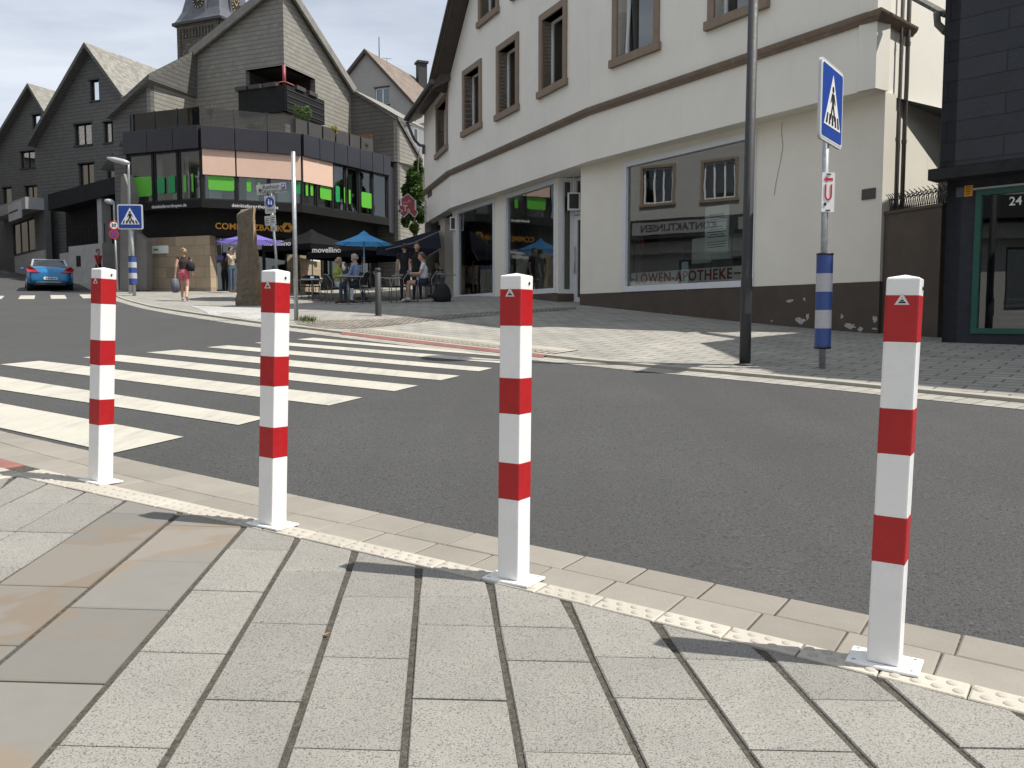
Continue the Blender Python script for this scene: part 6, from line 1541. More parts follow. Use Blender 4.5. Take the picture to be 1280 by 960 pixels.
def person(loc, face_dir, J, mats, label, hair=HAIRB, hair_style='short', voxel=.013, group=None, extra=None, scale=1., bare_arm=False, sleeve_=.45, shorts=False, skirt=False, cap=None):
    """J: joints in a local frame (x right, y forward, z up, metres). mats: dict top, legs, shoe"""
    r = root('person', loc, label, 'person', group, rz=math.atan2(face_dir[1], face_dir[0]) - math.pi / 2, world=False); r.scale = (scale,) * 3
    segs = []   # a, b, ra, rb, widen, tag
    A_ = lambda a, b, ra, rb, w_=1., tg='top': segs.append((Vector(a), Vector(b), ra, rb, w_, tg))
    pel, che, nek, hd = [Vector(J[k]) for k in ('pelvis', 'chest', 'neck', 'head')]
    A_(pel, pel.lerp(che, .35), .115, .100, 1.35, 'legs'); A_(pel.lerp(che, .3), che, .10, .115, 1.4); A_(che, che.lerp(nek, .62), .115, .07, 1.5)
    A_(che.lerp(nek, .75), hd.lerp(nek, .6), .052, .05, 1, 'skin')
    fw = Vector(J.get('look', (0, 1, 0))).normalized(); upv = (hd - nek).normalized(); sd_ = fw.cross(UP).normalized()
    A_(hd + upv * .055 - fw * .012, hd - upv * .01 + fw * .008, .088, .080, .95, 'skin'); A_(hd - upv * .06 + fw * .03, hd - upv * .075 + fw * .035, .052, .045, 1, 'skin')
    A_(hd + fw * .088, hd - upv * .028 + fw * .100, .010, .016, 1, 'skin')
    for sg in (-1, 1): A_(hd + sd_ * sg * .082, hd + sd_ * sg * .088 - upv * .03, .015, .012, 1, 'skin')
    A_(hd - upv * .058 + fw * .082 - sd_ * .018, hd - upv * .058 + fw * .082 + sd_ * .018, .009, .009, 1, 'skin')
    for s_ in ('l', 'r'):
        sh_, el, wr = [Vector(J[s_ + k]) for k in ('sho', 'elb', 'wri')]
        A_(sh_, el, .052, .040, 1, 'top'); A_(el, wr, .038, .027, 1, 'fore')
        d = (wr - el).normalized(); pal = wr + d * .075; A_(wr, pal, .026, .034, 1, 'skin')
        sx = d.cross(UP); sx = sx.normalized() if sx.length > .2 else Vector((0, 1, 0))
        for k, ln in enumerate((.062, .075, .070, .055)):
            b_ = pal + sx * (.027 - .018 * k); t_ = b_ + d * ln * .6; A_(b_, t_, .0105, .0095, 1, 'skin'); A_(t_, t_ + (d * .75 + d.cross(sx) * .5) * ln * .55, .0095, .0085, 1, 'skin')
        A_(wr + d * .02 + sx * .02, wr + d * .06 + sx * .058, .013, .0105, 1, 'skin')
        hp, kn, an, to = [Vector(J[s_ + k]) for k in ('hip', 'kne', 'ank', 'toe')]
        A_(hp, kn, .088, .058, 1, 'thigh'); A_(kn, kn.lerp(an, .35), .055, .056, 1, 'calf'); A_(kn.lerp(an, .3), an, .056, .036, 1, 'calf')
        A_(an, to, .042, .034, 1.1, 'shoe'); A_(an - Vector((0, .0, .02)), an - (to - an).normalized() * .035 - Vector((0, 0, .02)), .036, .034, 1, 'shoe')
        for k in (0,): pass
    m = M()
    for a, b, ra, rb, w_, tg in segs: cone_mesh(m, a, b, ra, rb, w_)
    me = bpy.data.meshes.new('b'); me.from_pydata([tuple(v) for v in m.v], [], m.f)
    ob = bpy.data.objects.new('b', me); COL.objects.link(ob); md = ob.modifiers.new('r', 'REMESH'); md.mode = 'VOXEL'; md.voxel_size = voxel
    sm = ob.modifiers.new('s', 'SMOOTH'); sm.factor = .5; sm.iterations = 2
    dg = bpy.context.evaluated_depsgraph_get(); dg.update(); me2 = bpy.data.meshes.new_from_object(ob.evaluated_get(dg)); bpy.data.objects.remove(ob)
    me2.name = 'body'
    sl_ = {'skin': SKIN, 'top': mats['top'], 'legs': mats['legs'], 'shoe': mats['shoe']}; order = ['skin', 'top', 'legs', 'shoe']
    me2.materials.clear()
    for k in order: me2.materials.append(sl_[k])
    SA = np.array([s[0] for s in segs]); SB_ = np.array([s[1] for s in segs]); SR = np.array([(s[2], s[3]) for s in segs]); SW_ = np.array([s[4] for s in segs])
    for p_ in me2.polygons:
        c = np.array(p_.center); d = SB_ - SA; ll = (d * d).sum(1); t = np.clip(((c - SA) * d).sum(1) / np.maximum(ll, 1e-9), 0, 1)
        q = SA + d * t[:, None]; ds = np.linalg.norm(c - q, axis=1) / (SR[:, 0] * (1 - t) + SR[:, 1] * t) / (1 + (SW_ - 1) * .5)
        i = int(ds.argmin()); tg = segs[i][5]; tt = t[i]
        if tg == 'fore': tg = 'skin' if bare_arm or True and mats.get('short') else 'top'
        if tg == 'top' and bare_arm and i > 3 and segs[i][2] < .06 and tt > .1: tg = 'skin'
        elif tg == 'top' and mats.get('short') and segs[i][2] < .06 and tt > .55: tg = 'skin'
        if tg == 'thigh': tg = 'skin' if (shorts and tt > .55) else 'legs'
        if tg == 'calf': tg = 'skin' if shorts else 'legs'
        p_.material_index = order.index(tg); p_.use_smooth = True
    bo = bpy.data.objects.new('body', me2); COL.objects.link(bo); bo.parent = r
    # hair / cap
    m = M(); c = hd + upv * .035 - fw * .022; ca = (cap if cap else hair)
    N_ = 14
    for i in range(9):
        th = math.pi * i / 12
        for j in range(N_):
            ph_ = 2 * math.pi * j / N_; dirv = upv * math.cos(th) + (sd_ * math.cos(ph_) + fw * math.sin(ph_)) * math.sin(th)
            rad = .104 + .006 * math.sin(j * 5.3 + i * 2.1)
            fwd = (sd_ * math.cos(ph_) + fw * math.sin(ph_)).dot(fw)
            if i >= 5 and fwd > .2: rad = .075
            m.v.append(c + dirv * rad)
    for i in range(8):
        for j in range(N_):
            q = i * N_ + j; w_ = i * N_ + (j + 1) % N_; m.f.append([q, w_, w_ + N_, q + N_]); m.m.append(0); m.sm.append(True)
    if hair_style == 'bun': cone_mesh(m, hd - fw * .10 + upv * .10, hd - fw * .12 + upv * .10, .045, .04)
    if hair_style == 'tail': cone_mesh(m, hd - fw * .11 + upv * .05, hd - fw * .13 - upv * .12, .035, .015)
    if cap: m.box(hd + fw * .13 + upv * .06, (.13, .10, .012), rz=math.atan2(fw.y, fw.x) - math.pi / 2)
    h_o = m.build('cap' if cap else 'hair', ca, r, recalc=False)
    if extra: extra(r, J)
    return r
def pose(kind, sh_arm=None, stride=.0, **k):
    J = dict(pelvis=(0, 0, .93), chest=(0, .01, 1.28), neck=(0, .0, 1.46), head=(0, .02, 1.60), lsho=(-.185, 0, 1.40), rsho=(.185, 0, 1.40), lelb=(-.225, -.03, 1.12), relb=(.225, -.03, 1.12),
             lwri=(-.23, .05, .88), rwri=(.23, .05, .88), lhip=(-.09, 0, .90), rhip=(.09, 0, .90), lkne=(-.095, .02, .49), rkne=(.095, .02, .49), lank=(-.10, -.01, .085), rank=(.10, -.01, .085), ltoe=(-.11, .13, .04), rtoe=(.11, .13, .04))
    if kind == 'walk':
        J.update(lkne=(-.09, .10, .50), lank=(-.09, .22, .10), ltoe=(-.10, .37, .07), rkne=(.09, -.03, .48), rank=(.09, -.25, .14), rtoe=(.10, -.13, .04), lelb=(-.23, -.10, 1.13), lwri=(-.24, -.10, .88), relb=(.23, .04, 1.13), rwri=(.23, .16, .93))
    if kind == 'sit':
        J.update(pelvis=(0, 0, .54), chest=(0, .02, .88), neck=(0, .04, 1.07), head=(0, .08, 1.21), lsho=(-.185, .03, 1.0), rsho=(.185, .03, 1.0), lelb=(-.23, .12, .76), relb=(.23, .12, .76), lwri=(-.17, .34, .76), rwri=(.17, .34, .76),
                 lhip=(-.09, .02, .52), rhip=(.09, .02, .52), lkne=(-.10, .44, .52), rkne=(.10, .44, .52), lank=(-.10, .46, .085), rank=(.10, .42, .085), ltoe=(-.11, .60, .04), rtoe=(.11, .56, .04))
    J.update(k); return J
WPINK = cloth('pink_cloth', (.55, .12, .17)); WDARK = cloth('dark_brown_cloth', (.035, .022, .022)); BLKC = cloth('black_cloth', (.012, .012, .014)); JEAN = cloth('denim', (.06, .085, .13)); TAN = cloth('tan_cloth', (.42, .35, .26))
WHC = cloth('white_cloth', (.62, .64, .70)); BLC = cloth('light_blue_cloth', (.20, .26, .42)); YEL = cloth('yellow_green_cloth', (.30, .36, .05)); GRC = cloth('grey_cloth', (.30, .30, .31)); REDC = cloth('red_cloth', (.50, .06, .07)); NVC = cloth('navy_cloth', (.02, .025, .05))
SHOE = cloth('leather_shoe', (.10, .06, .04)); SHOEW = cloth('white_shoe', (.6, .6, .6)); SHOES = SKIN
# woman walking away
pw_ = gp(231, 376.5, 28.2)
person(pw_, (-.25, 1), pose('walk', lwri=(-.27, -.02, .86), lelb=(-.235, -.05, 1.12)), dict(top=WDARK, legs=WPINK, shoe=SKIN, short=1), 'woman in pink shorts and dark sleeveless top walking away with bags', HAIRL, 'bun', .012, bare_arm=True, shorts=True, scale=1.0)
def bag(name, lab, cat, pts, mat, loc, cuff=None):
    r = root(name, loc, lab, cat); m = M(); 
    m.lathe(pts, loc, 14); o = m.build('bag_body', mat, r, recalc=False)
    if cuff: m = M(); m.tube([Vector(loc) + Vector(c) for c in cuff], .012, 6); m.build('handle', mat, r)
    return r
q = Vector((pw_.x, pw_.y, pw_.z)); fdv = Vector((-.243, .97, 0)); rtv = Vector((.97, .243, 0))
hl = q - rtv * .28 + fdv * (-.02) + UP * .80
bag('shopping_bag', 'grey patterned shopping bag hanging from the left hand of the woman', 'bag', [(.0, -.50), (.10, -.48), (.15, -.30), (.13, -.12), (.05, -.02), (.0, .0)], plain('bag_print', (.10, .105, .14), .7, .8, 30, .2), hl - UP * .03, [(0, 0, -.04), (.01, 0, .05), (0, 0, .06)])
hs = q + rtv * .22 + fdv * (-.05) + UP * 1.18
bag('shoulder_bag', 'black shoulder bag hanging at the right side of the woman in pink shorts', 'bag', [(.0, -.20), (.10, -.19), (.14, -.08), (.13, .04), (.06, .12), (0, .13)], BLKC, hs, [(0, 0, .10), (-.04, .02, .26), (-.06, .05, .30)])
# man taking a photo
pm = gp(290, 366, 32.8)
person(pm, (.8, -.3), pose('stand', lelb=(-.20, .20, 1.22), relb=(.20, .20, 1.22), lwri=(-.07, .26, 1.50), rwri=(.07, .26, 1.50)), dict(top=TAN, legs=JEAN, shoe=SHOE), 'man in tan shirt, jeans and dark cap raising both hands to his face', HAIRD, cap=BLKC, voxel=.013, scale=1.02)
# far people at the left edge and in red
for (u_, v_, D, hd_, tp_, lg_, lab, fcs) in ((4, 327, 62, None, WHC, JEAN, 'person in white cap and pale top standing at the left edge', (1, .2)), (12, 329, 61, None, YEL, BLKC, 'person in yellowish top and cap by the far shop window', (.3, -1)),
                                              (20, 329.5, 60, None, BLKC, BLKC, 'person in black with pale hat right of the far group', (-1, 0))):
    pp = gp(u_, v_, D); person(pp, fcs, pose('stand'), dict(top=tp_, legs=lg_, shoe=SHOE), lab, HAIRD, cap=WHC if tp_ is not YEL else TAN, voxel=.02, group=None)
pp = gp(124, 357, 41); person(pp, (1, -.3), pose('walk'), dict(top=REDC, legs=BLKC, shoe=SHOE, short=1), 'person in a red top walking behind the leftmost bollard', HAIRD, voxel=.018)

# ------------------------------------------------------------------ parasols and awning
def canvas(name, col):
    t = NT(name); p_ = t.n('ShaderNodeBsdfPrincipled', {'Base Color': (*col, 1), 'Roughness': .85, 'Specular IOR Level': .2}); tr = t.n('ShaderNodeBsdfTranslucent', {'Color': (*col, 1)})
    mx_ = t.n('ShaderNodeMixShader', {0: .35, 1: p_.outputs[0], 2: tr.outputs[0]}); t.t.links.new(mx_.outputs[0], t.o.inputs[0]); return t.m
def parasol(p, D, u0, u1, vr, vt, mat, lab, ribs=8, valance=.0, polem=None, base=True):
    c = Vector(at((u0 + u1) / 2, vr, D)); rad = (u1 - u0) / 2 / FPX * D; zt__ = at(0, vt, D)[2]; gz_ = g1(c.x, c.y) + .035
    r = root('parasol', (c.x, c.y, gz_), lab, 'parasol')
    m = M(); 
    for k in range(ribs):
        a0, a1 = 2 * math.pi * k / ribs + .2, 2 * math.pi * (k + 1) / ribs + .2; e0, e1 = c + Vector((math.cos(a0), math.sin(a0), 0)) * rad, c + Vector((math.cos(a1), math.sin(a1), 0)) * rad
        t = Vector((c.x, c.y, zt__)); n = 5
        for j in range(n):
            f0, f1 = j / n, (j + 1) / n; s0, s1 = .0, 0
            sg = lambda f: UP * (-.04 * math.sin(math.pi * f)) * rad * .5
            m.face([t.lerp(e0, f0) + sg(f0), t.lerp(e1, f0) + sg(f0), t.lerp(e1, f1) + sg(f1), t.lerp(e0, f1) + sg(f1)])
        if valance: m.face([e0, e1, e1 - UP * valance, e0 - UP * valance])
    cn = m.build('canopy', mat, r, recalc=False)
    m = M(); m.lathe([(.22 * rad / 1.2, -.10 * rad), (.0, .03)], (c.x, c.y, zt__ + .03), ribs); m.build('vent_cap', mat, cn, recalc=False)
    m = M(); m.tube([(c.x, c.y, gz_), (c.x, c.y, zt__)], .028, 10); m.build('pole', polem or ALU, r)
    m = M()
    for k in range(ribs): a0 = 2 * math.pi * k / ribs + .2; m.tube([Vector((c.x, c.y, zt__ - .06)), c + Vector((math.cos(a0), math.sin(a0), -.01)) * rad * .98], .009, 4)
    m.build('ribs', DGREY, r)
    m = M(); m.lathe([(.26, 0), (.26, .06), (.05, .09), (.04, .3), (0, .3)], (c.x, c.y, gz_), 16); m.build('base', DGREY, r, recalc=False)
    return r, c, rad, zt__
PURP = canvas('violet_canvas', (.20, .16, .52)); LBLU = canvas('sky_blue_canvas', (.11, .42, .80)); BLKCAN = plain('black_canvas', (.006, .006, .007), .9, .2, 3, .1, spec=.15); NVCAN = plain('navy_canvas', (.006, .008, .02), .85, .2, 2, .1)
parasol(None, 29.5, 270, 356, 302.8, 290.5, PURP, 'violet parasol behind the stone monolith in front of the bank')
parasol(None, 28.0, 418, 492, 305.2, 290.5, LBLU, 'bright sky blue parasol in front of the dark cafe canopies')
for D, u0, u1, vr, vt, lab, tx, au in ((34.0, 330, 450, 309, 288, 'large black cafe parasol right of the violet one, with white lettering', 'movellino', 360), (32.0, 385, 520, 317.5, 298, 'large black cafe parasol behind the sky blue one, with white lettering', 'movellino', 420)):
    r, c, rad, zt__ = parasol(None, D, u0, u1, vr, vt, BLKCAN, lab, 4, .22)
    q = Vector(at(au, vr, D)); vs, fs = text_mesh(tx, .26, .003, .004); m = M(); yy = c.y - rad * .75
    F_ = Face(Vector((q.x, yy - .1, at(au, vr - 4.5, yy)[2])), (0, -1)); m.add([F_.f(0)(v.x, v.y, v.z) for v in vs], fs); m.build('lettering', SWHITE, r, recalc=False)
# awning on the pharmacy
W = WAB; zt_ = 3.30; r = root('awning', W.pt(.5, zt_), 'dark navy folding awning stretched from the white corner building over the cafe', 'awning')
T1, L1, F1_, T3 = Vector(at(548, 286, 29.3)), Vector(at(470.5, 309, 29.6)), Vector(at(500, 309, 33.5)), Vector(at(540, 293, 33.0))
L2, MD, T2 = Vector(at(470.5, 318.5, 29.6)), Vector(at(530, 323.5, 29.4)), Vector(at(551.5, 311, 29.1))
m = M(); n = 8
for k in range(n):
    f0, f1 = k / n, (k + 1) / n; m.face([T1.lerp(L1, f0), T1.lerp(L1, f1), T3.lerp(F1_, f1), T3.lerp(F1_, f0)], 0, True)
m.face([L1, L2, F1_ - UP * .25, F1_]); m.face([T1, L1, L2, MD, T2]); m.build('canvas', NVCAN, r, recalc=False)
GB = plain('grey_bar', (.16, .16, .17), .5, .1, 3, 0)
m = M(); m.tube([Vector(at(548, 290, 29.0)), Vector(at(516, 304, 29.1)), Vector(at(482, 312, 29.3))], .022, 6); m.build('folding_arm', GB, r)
m = M(); m.tube([MD - Vector((0, .04, 0)), T2 - Vector((0, .04, 0))], .02, 6); m.build('lower_bar', GB, r); m = M(); m.bar(L1, F1_, .06, .06); m.build('front_bar', GB, r); m = M(); m.bar(T1 + UP * .05, T3 + UP * .05, .14, .16); m.build('cassette', BLKCAN, r)

# ------------------------------------------------------------------ cafe furniture
WICK = plain('dark_wicker', (.025, .022, .02), .7, .4, 40, .4, 120); TUBE = plain('chair_tube', (.30, .30, .31), .35, .1, 8, 0, metal=.7); TOP_ = plain('table_top', (.34, .33, .31), .45, .1, 4, 0)
def chair_proto(label):
    r = root('cafe_chair', (0, 0, 0), label, 'chair', 'dark wicker chairs of the pavement cafe', world=False)
    m = M(); m.box((0, 0, .44), (.44, .44, .03), bev=.012); m.build('seat', WICK, r)
    m = M()
    n = 9
    for i in range(n):
        t0, t1 = R(-65 + 130 * i / n), R(-65 + 130 * (i + 1) / n); rr = .25
        for j in range(3):
            z0, z1 = .50 + .11 * j, .50 + .11 * (j + 1); b0_, b1_ = -.03 * j, -.03 * (j + 1)
            pf = lambda t, z, b: Vector((rr * math.sin(t), -.02 - rr * math.cos(t) * .9 + b, z))
            m.face([pf(t0, z0, b0_), pf(t1, z0, b0_), pf(t1, z1, b1_), pf(t0, z1, b1_)], 0, True)
    m.build('backrest', WICK, r, recalc=False)
    for sx in (-1, 1):
        m = M(); m.tube([(sx * .20, .20, 0), (sx * .21, .19, .44), (sx * .25, .15, .66), (sx * .25, -.12, .67), (sx * .235, -.16, .62)], .012, 7); m.build('front_leg', TUBE, r)
        m = M(); m.tube([(sx * .19, -.26, 0), (sx * .20, -.20, .44), (sx * .21, -.19, .62), (sx * .16, -.33, .83), (0, -.36, .84)], .012, 7); m.build('rear_leg', TUBE, r)
    return r
chs = [(408, 378, 'dark wicker chair at the left edge of the cafe', R(200)), (421, 381, 'dark wicker chair facing away beside the leftmost table', R(-60)), (447, 381.5, 'dark wicker chair left of the grey bollard, holding the man in blue', R(70)), (484, 380.5, 'dark wicker chair just right of the grey bollard', R(-100)),
       (497, 380, 'empty dark wicker chair between bollard and two standing waiters', R(90)), (531, 379, 'dark wicker chair carrying the person in white', R(95)), (545, 375, 'dark wicker chair by the pharmacy pier', R(150)), (381, 374, 'farthest left dark wicker chair near the bank pillar', R(30)), (397, 374, 'dark wicker chair before the sandstone wall of the cafe', R(-20))]
ch0 = chair_proto(chs[0][2]); CH = []
for i, (u_, v_, lab, rz_) in enumerate(chs):
    o = ch0 if i == 0 else copy_tree(ch0, (0, 0, 0), label=lab); q = G(u_, v_); o.location = (q.x, q.y, q.z + .035); o.rotation_euler = (0, 0, rz_); CH.append(o)
def table_proto(label):
    r = root('cafe_table', (0, 0, 0), label, 'table', 'small square cafe tables', world=False)
    m = M(); m.box((0, 0, .725), (.70, .70, .03), bev=.008); m.build('table_top', TOP_, r)
    m = M(); m.tube([(0, 0, .03), (0, 0, .71)], .03, 10); m.build('column', TUBE, r)
    m = M(); m.box((0, 0, .015), (.45, .06, .03)); m.box((0, 0, .0155), (.06, .45, .031)); m.build('foot', TUBE, r); return r
tbs = [(391, 376, 'square cafe table before the sandstone wall, with a blue box on it'), (436, 382, 'square cafe table between the two seated guests on the left'), (512, 379, 'square cafe table beside the person in white'), (549, 377.5, 'small cafe table close to the white pier')]
tb0 = table_proto(tbs[0][2]); TB = []
for i, (u_, v_, lab) in enumerate(tbs):
    o = tb0 if i == 0 else copy_tree(tb0, (0, 0, 0), label=lab); q = G(u_, v_); o.location = (q.x, q.y, q.z + .035); o.rotation_euler = (0, 0, R(20 * i)); TB.append(o)
BLB = plain('blue_box', (.02, .20, .42), .5, .1, 6, 0)
for t_, lab in ((TB[0], 'small blue menu box on the leftmost cafe table'), (TB[2], 'blue and white menu box on the table beside the person in white')):
    r = root('menu_box', t_.location + UP * .742, lab, 'box', world=True); m = M(); c = t_.location + UP * .742
    m.box(c + UP * .06, (.12, .12, .12), bev=.004); m.build('box_body', BLB, r); m = M(); m.box(c + UP * .07, (.123, .123, .04)); m.build('box_print', SWHITE, r)
def seat_person(ch, mats, lab, hair, **k):
    f = ch.rotation_euler.z; return person(ch.location, (-math.sin(f), math.cos(f)), pose('sit'), mats, lab, hair, voxel=.015, **k)
seat_person(CH[1], dict(top=YEL, legs=WHC, shoe=SHOE), 'seated guest in yellow and dark vest with pale trousers at the left table', HAIRL)
seat_person(CH[2], dict(top=BLC, legs=JEAN, shoe=SHOE), 'seated grey haired guest in light blue shirt left of the grey bollard', HAIRG)
seat_person(CH[5], dict(top=WHC, legs=NVC, shoe=SHOEW, short=1), 'seated guest in white top, dark shorts and white shoes facing left', HAIRB, shorts=True)
for (u_, v_, lab, fc) in ((492, 379, 'left of two standing people in black under the navy awning', (-.3, 1)), (509, 378.5, 'right of two standing people in black under the navy awning', (.1, -1))):
    q = G(u_, v_); person((q.x, q.y + 2.6, g1(q.x, q.y + 2.6) + .035), fc, pose('stand'), dict(top=BLKC, legs=BLKC, shoe=BLKC, short=1), lab, HAIRD, voxel=.015, group='standing people in black at the cafe', scale=1.02)
q = gp(548, 372, 31.5); person(q, (-.6, -1), pose('sit'), dict(top=BLKC, legs=GRC, shoe=SHOE, short=1), 'small seated person in black at the back beside the white door', HAIRD, voxel=.016)
q = gp(434, 379, 33.0); person(q, (.3, -1), pose('sit'), dict(top=GRC, legs=BLKC, shoe=SHOE), 'seated dark haired guest behind the left cafe table', HAIRD, voxel=.016)
q = G(553, 379); r = root('backpack', (q.x, q.y, q.z + .03), 'black backpack lying on the ground against the white pier', 'backpack'); m = M()
m.lathe([(.0, 0), (.22, .02), (.25, .15), (.20, .36), (.10, .50), (0, .52)], (q.x, q.y, q.z + .03), 14); m.build('bag_body', BLKC, r, recalc=False); m = M(); m.lathe([(0, -.08), (.10, -.07), (.12, 0), (.08, .10), (0, .12)], (q.x - .16, q.y - .10, q.z + .18), 10); m.build('pocket', BLKC, r, recalc=False)
# heater or lantern box hanging behind the blue parasol, back wall with white door
W = Wall(Vector(at(522, 340, 36.5)[:2]), Vector(at(556, 340, 35.2)[:2])); r = root('cafe_rear_wall', W.pt(0, 1), 'pale rear wall with a white door at the back of the cafe lane', 'wall')
dh = W.rect(542, 318, 552, 362); wall_mesh(r, W, [(-.2, .3), (W.L + 1, .3), (W.L + 1, 3.6), (-.2, 3.6)], [(dh[0], dh[1], 1.15, dh[3])], plaster('lane_plaster', (.40, .37, .32)), .3)
f = window_unit(r, W, dh[0], dh[1], 1.15, dh[3], fr=.12, off=-.03, frame=WPVC, glassm=GLASSD, back=.5, name='door')
m = M(); a0, a1, z0, z1 = W.rect(523, 322, 530, 358); W.box(m, a0, a1, 1.1, z1, .01, .06); wd = m.build('white_board', SWHITE, r)
m = M(); c = ((a0 + a1) / 2, z1 - .55); m.poly([(c[0] - .09, c[1]), (c[0], c[1] - .18), (c[0] + .09, c[1]), (c[0], c[1] + .18)], [], lambda a, z, o: W.pt(a, z, o + .064), .003); m.build('board_diamond', BLACK, wd, recalc=False)
m = M(); a0, a1, z0, z1 = W.rect(533, 326, 540, 334); W.box(m, a0, a1, z0, z1, .01, .03); m.build('wall_plaque', DSW, r)

# ------------------------------------------------------------------ blue coupe
CARB = plain('metallic_blue', (.008, .16, .36), .28, .05, 10, 0, metal=.55, coat=.8); CGL = plain('car_glass', (.015, .02, .022), .08, .1, 3, 0, spec=.9); TYRE = plain('tyre_rubber', (.015, .015, .015), .85, .1, 20, .2); RLGT = plain('tail_lamp_red', (.42, .015, .02), .15, .2, 8, 0, coat=.6); CHRM = plain('chrome', (.6, .62, .64), .12, .05, 5, 0, metal=1.)
pc_ = gp(64, 364.3, 36.2); hdg = math.atan2(1, -.60); 
car = root('parked_car', pc_, 'blue two door coupe seen from behind on the road at left', 'car', rz=hdg - math.pi / 2, world=False); car.name = 'car'
# stations along y (rear bumper 0 -> nose 4.3)
def ringc(y, hw, zb, zs, zt, hwt): 
    return [(-hw * .80, y, zb), (-hw * .97, y, zb + .10), (-hw, y, (zb + zs) / 2), (-hw * .985, y, zs - .06), (-hwt - (hw - hwt) * .25, y, zs + .01), (-hwt * .6, y, zt), (0, y, zt + .012), (hwt * .6, y, zt), (hwt + (hw - hwt) * .25, y, zs + .01), (hw * .985, y, zs - .06), (hw, y, (zb + zs) / 2), (hw * .97, y, zb + .10), (hw * .80, y, zb)]
st = [(0, .66, .34, .66, .70, .60), (.04, .78, .26, .76, .80, .66), (.14, .85, .20, .88, .93, .74), (.32, .88, .17, .98, 1.03, .76), (.7, .885, .16, .98, 1.05, .76), (1.2, .885, .16, .97, 1.0, .76), (2.0, .885, .16, .95, .97, .76), (2.9, .88, .16, .93, .96, .75), (3.5, .86, .17, .86, .90, .70), (4.05, .80, .20, .70, .74, .6), (4.3, .62, .28, .52, .54, .5)]
rg = [ringc(*s) for s in st]; vs = [p_ for q_ in rg for p_ in q_]; n = 13; fs = []
for k in range(len(rg) - 1):
    for j in range(n): fs.append((k * n + j, k * n + (j + 1) % n, (k + 1) * n + (j + 1) % n, (k + 1) * n + j))
fs.append(tuple(range(n))[::-1]); fs.append(tuple((len(rg) - 1) * n + j for j in range(n)))
m = M(); m.add(vs, fs, 0, True); bo = m.build('body', CARB, car)
sb = bo.modifiers.new('s', 'SUBSURF'); sb.levels = sb.render_levels = 2
# cabin
gh_ = [(.62, .70, 1.00, .70, 1.02), (1.05, .70, 1.0, .58, 1.33), (1.7, .71, .98, .58, 1.405), (2.2, .71, .96, .58, 1.38), (2.95, .74, .95, .60, .98)]
m = M(); vs = []
for y, hb, zb, ht, zt in gh_: vs += [(-hb, y, zb), (-ht - .03, y, zt - .05 if zt > 1.1 else zt), (-ht * .7, y, zt), (0, y, zt + .01), (ht * .7, y, zt), (ht + .03, y, zt - .05 if zt > 1.1 else zt), (hb, y, zb)]
fs = []; ms_ = []
for k in range(4):
    for j in range(6):
        fs.append((k * 7 + j, k * 7 + j + 1, (k + 1) * 7 + j + 1, (k + 1) * 7 + j)); ms_.append(0 if (k in (1, 2) and 1 <= j <= 4) or False else (1 if not (k == 0 and j in (0, 5)) else 0))
i0 = 0
for f_, mm_ in zip(fs, ms_): m.add([vs[i] for i in f_], [(0, 1, 2, 3)], mm_, False)
m.build('cabin', [CARB, CGL], car, recalc=False)
m = M()
for sx in (-1, 1): m.bar((sx * .66, .62, 1.03), (sx * .58, 1.05, 1.33), .07, .05); m.bar((sx * .60, 1.05, 1.32), (sx * .6, 2.2, 1.37), .05, .04)
m.bar((-.6, 1.06, 1.345), (.6, 1.06, 1.345), .06, .04); m.build('roof_frame', CHRM if False else plain('silver_trim', (.42, .46, .5), .3, .05, 5, 0, metal=.5), car)
for sx in (-1, 1):
    m = M(); bmv = [(sx * .74, .04, 1.0), (sx * .52, -.01, .86), (sx * .40, -.02, .745), (sx * .80, -.01, .745), (sx * .875, .10, .80), (sx * .87, .22, .93), (sx * .82, .16, .99)]
    bk_ = [(x * .93, y + .22, z) for x, y, z in bmv]; k = len(bmv)
    m.add(bmv + bk_, [tuple(range(k))] + [(i, (i + 1) % k, (i + 1) % k + k, i + k) for i in range(k)]); m.build('tail_light', RLGT, car, recalc=False)
    for yy in (.78, 3.45):
        m = M(); m.tube([(sx * .66, yy, .31), (sx * .87, yy, .31)], .315, 24); w_o = m.build('wheel', TYRE, car); m = M(); m.tube([(sx * .868, yy, .31), (sx * .88, yy, .31)], .20, 18); m.build('rim', CHRM, w_o)
    m = M(); m.box((sx * .98, 2.55, 1.0), (.17, .10, .12), bev=.03); m.build('mirror', CARB, car)
m = M(); m.box((0, -.006, .50), (.52, .02, .115), bev=.004); np_ = m.build('number_plate', SWHITE, car); m = M(); [m.box((x_, -.018, .50), (w__, .003, .05)) for x_, w__ in ((-.16, .06), (-.07, .05), (.03, .07), (.12, .04), (.19, .05))]; m.build('plate_text', BLACK, np_, recalc=False)
m = M(); m.box((0, .06, .27), (1.15, .14, .12), bev=.02); m.build('rear_diffuser', BLACKP, car)
m = M(); m.tube([(-.5, .02, .36), (-.36, .0, .34), (.36, .0, .34), (.5, .02, .36)], .014, 6); m.build('chrome_strip', CHRM, car)
m = M(); m.box((0, .50, 1.045), (.30, .03, .035), bev=.008); m.build('brake_light', RLGT, car)
m = M(); m.tube([(-.48, .95, 1.08), (-.40, .98, 1.18), (-.15, 1.0, 1.10), (.15, 1.0, 1.10), (.40, .98, 1.18), (.48, .95, 1.08)], .022, 6); m.build('roll_bar', CHRM, car)

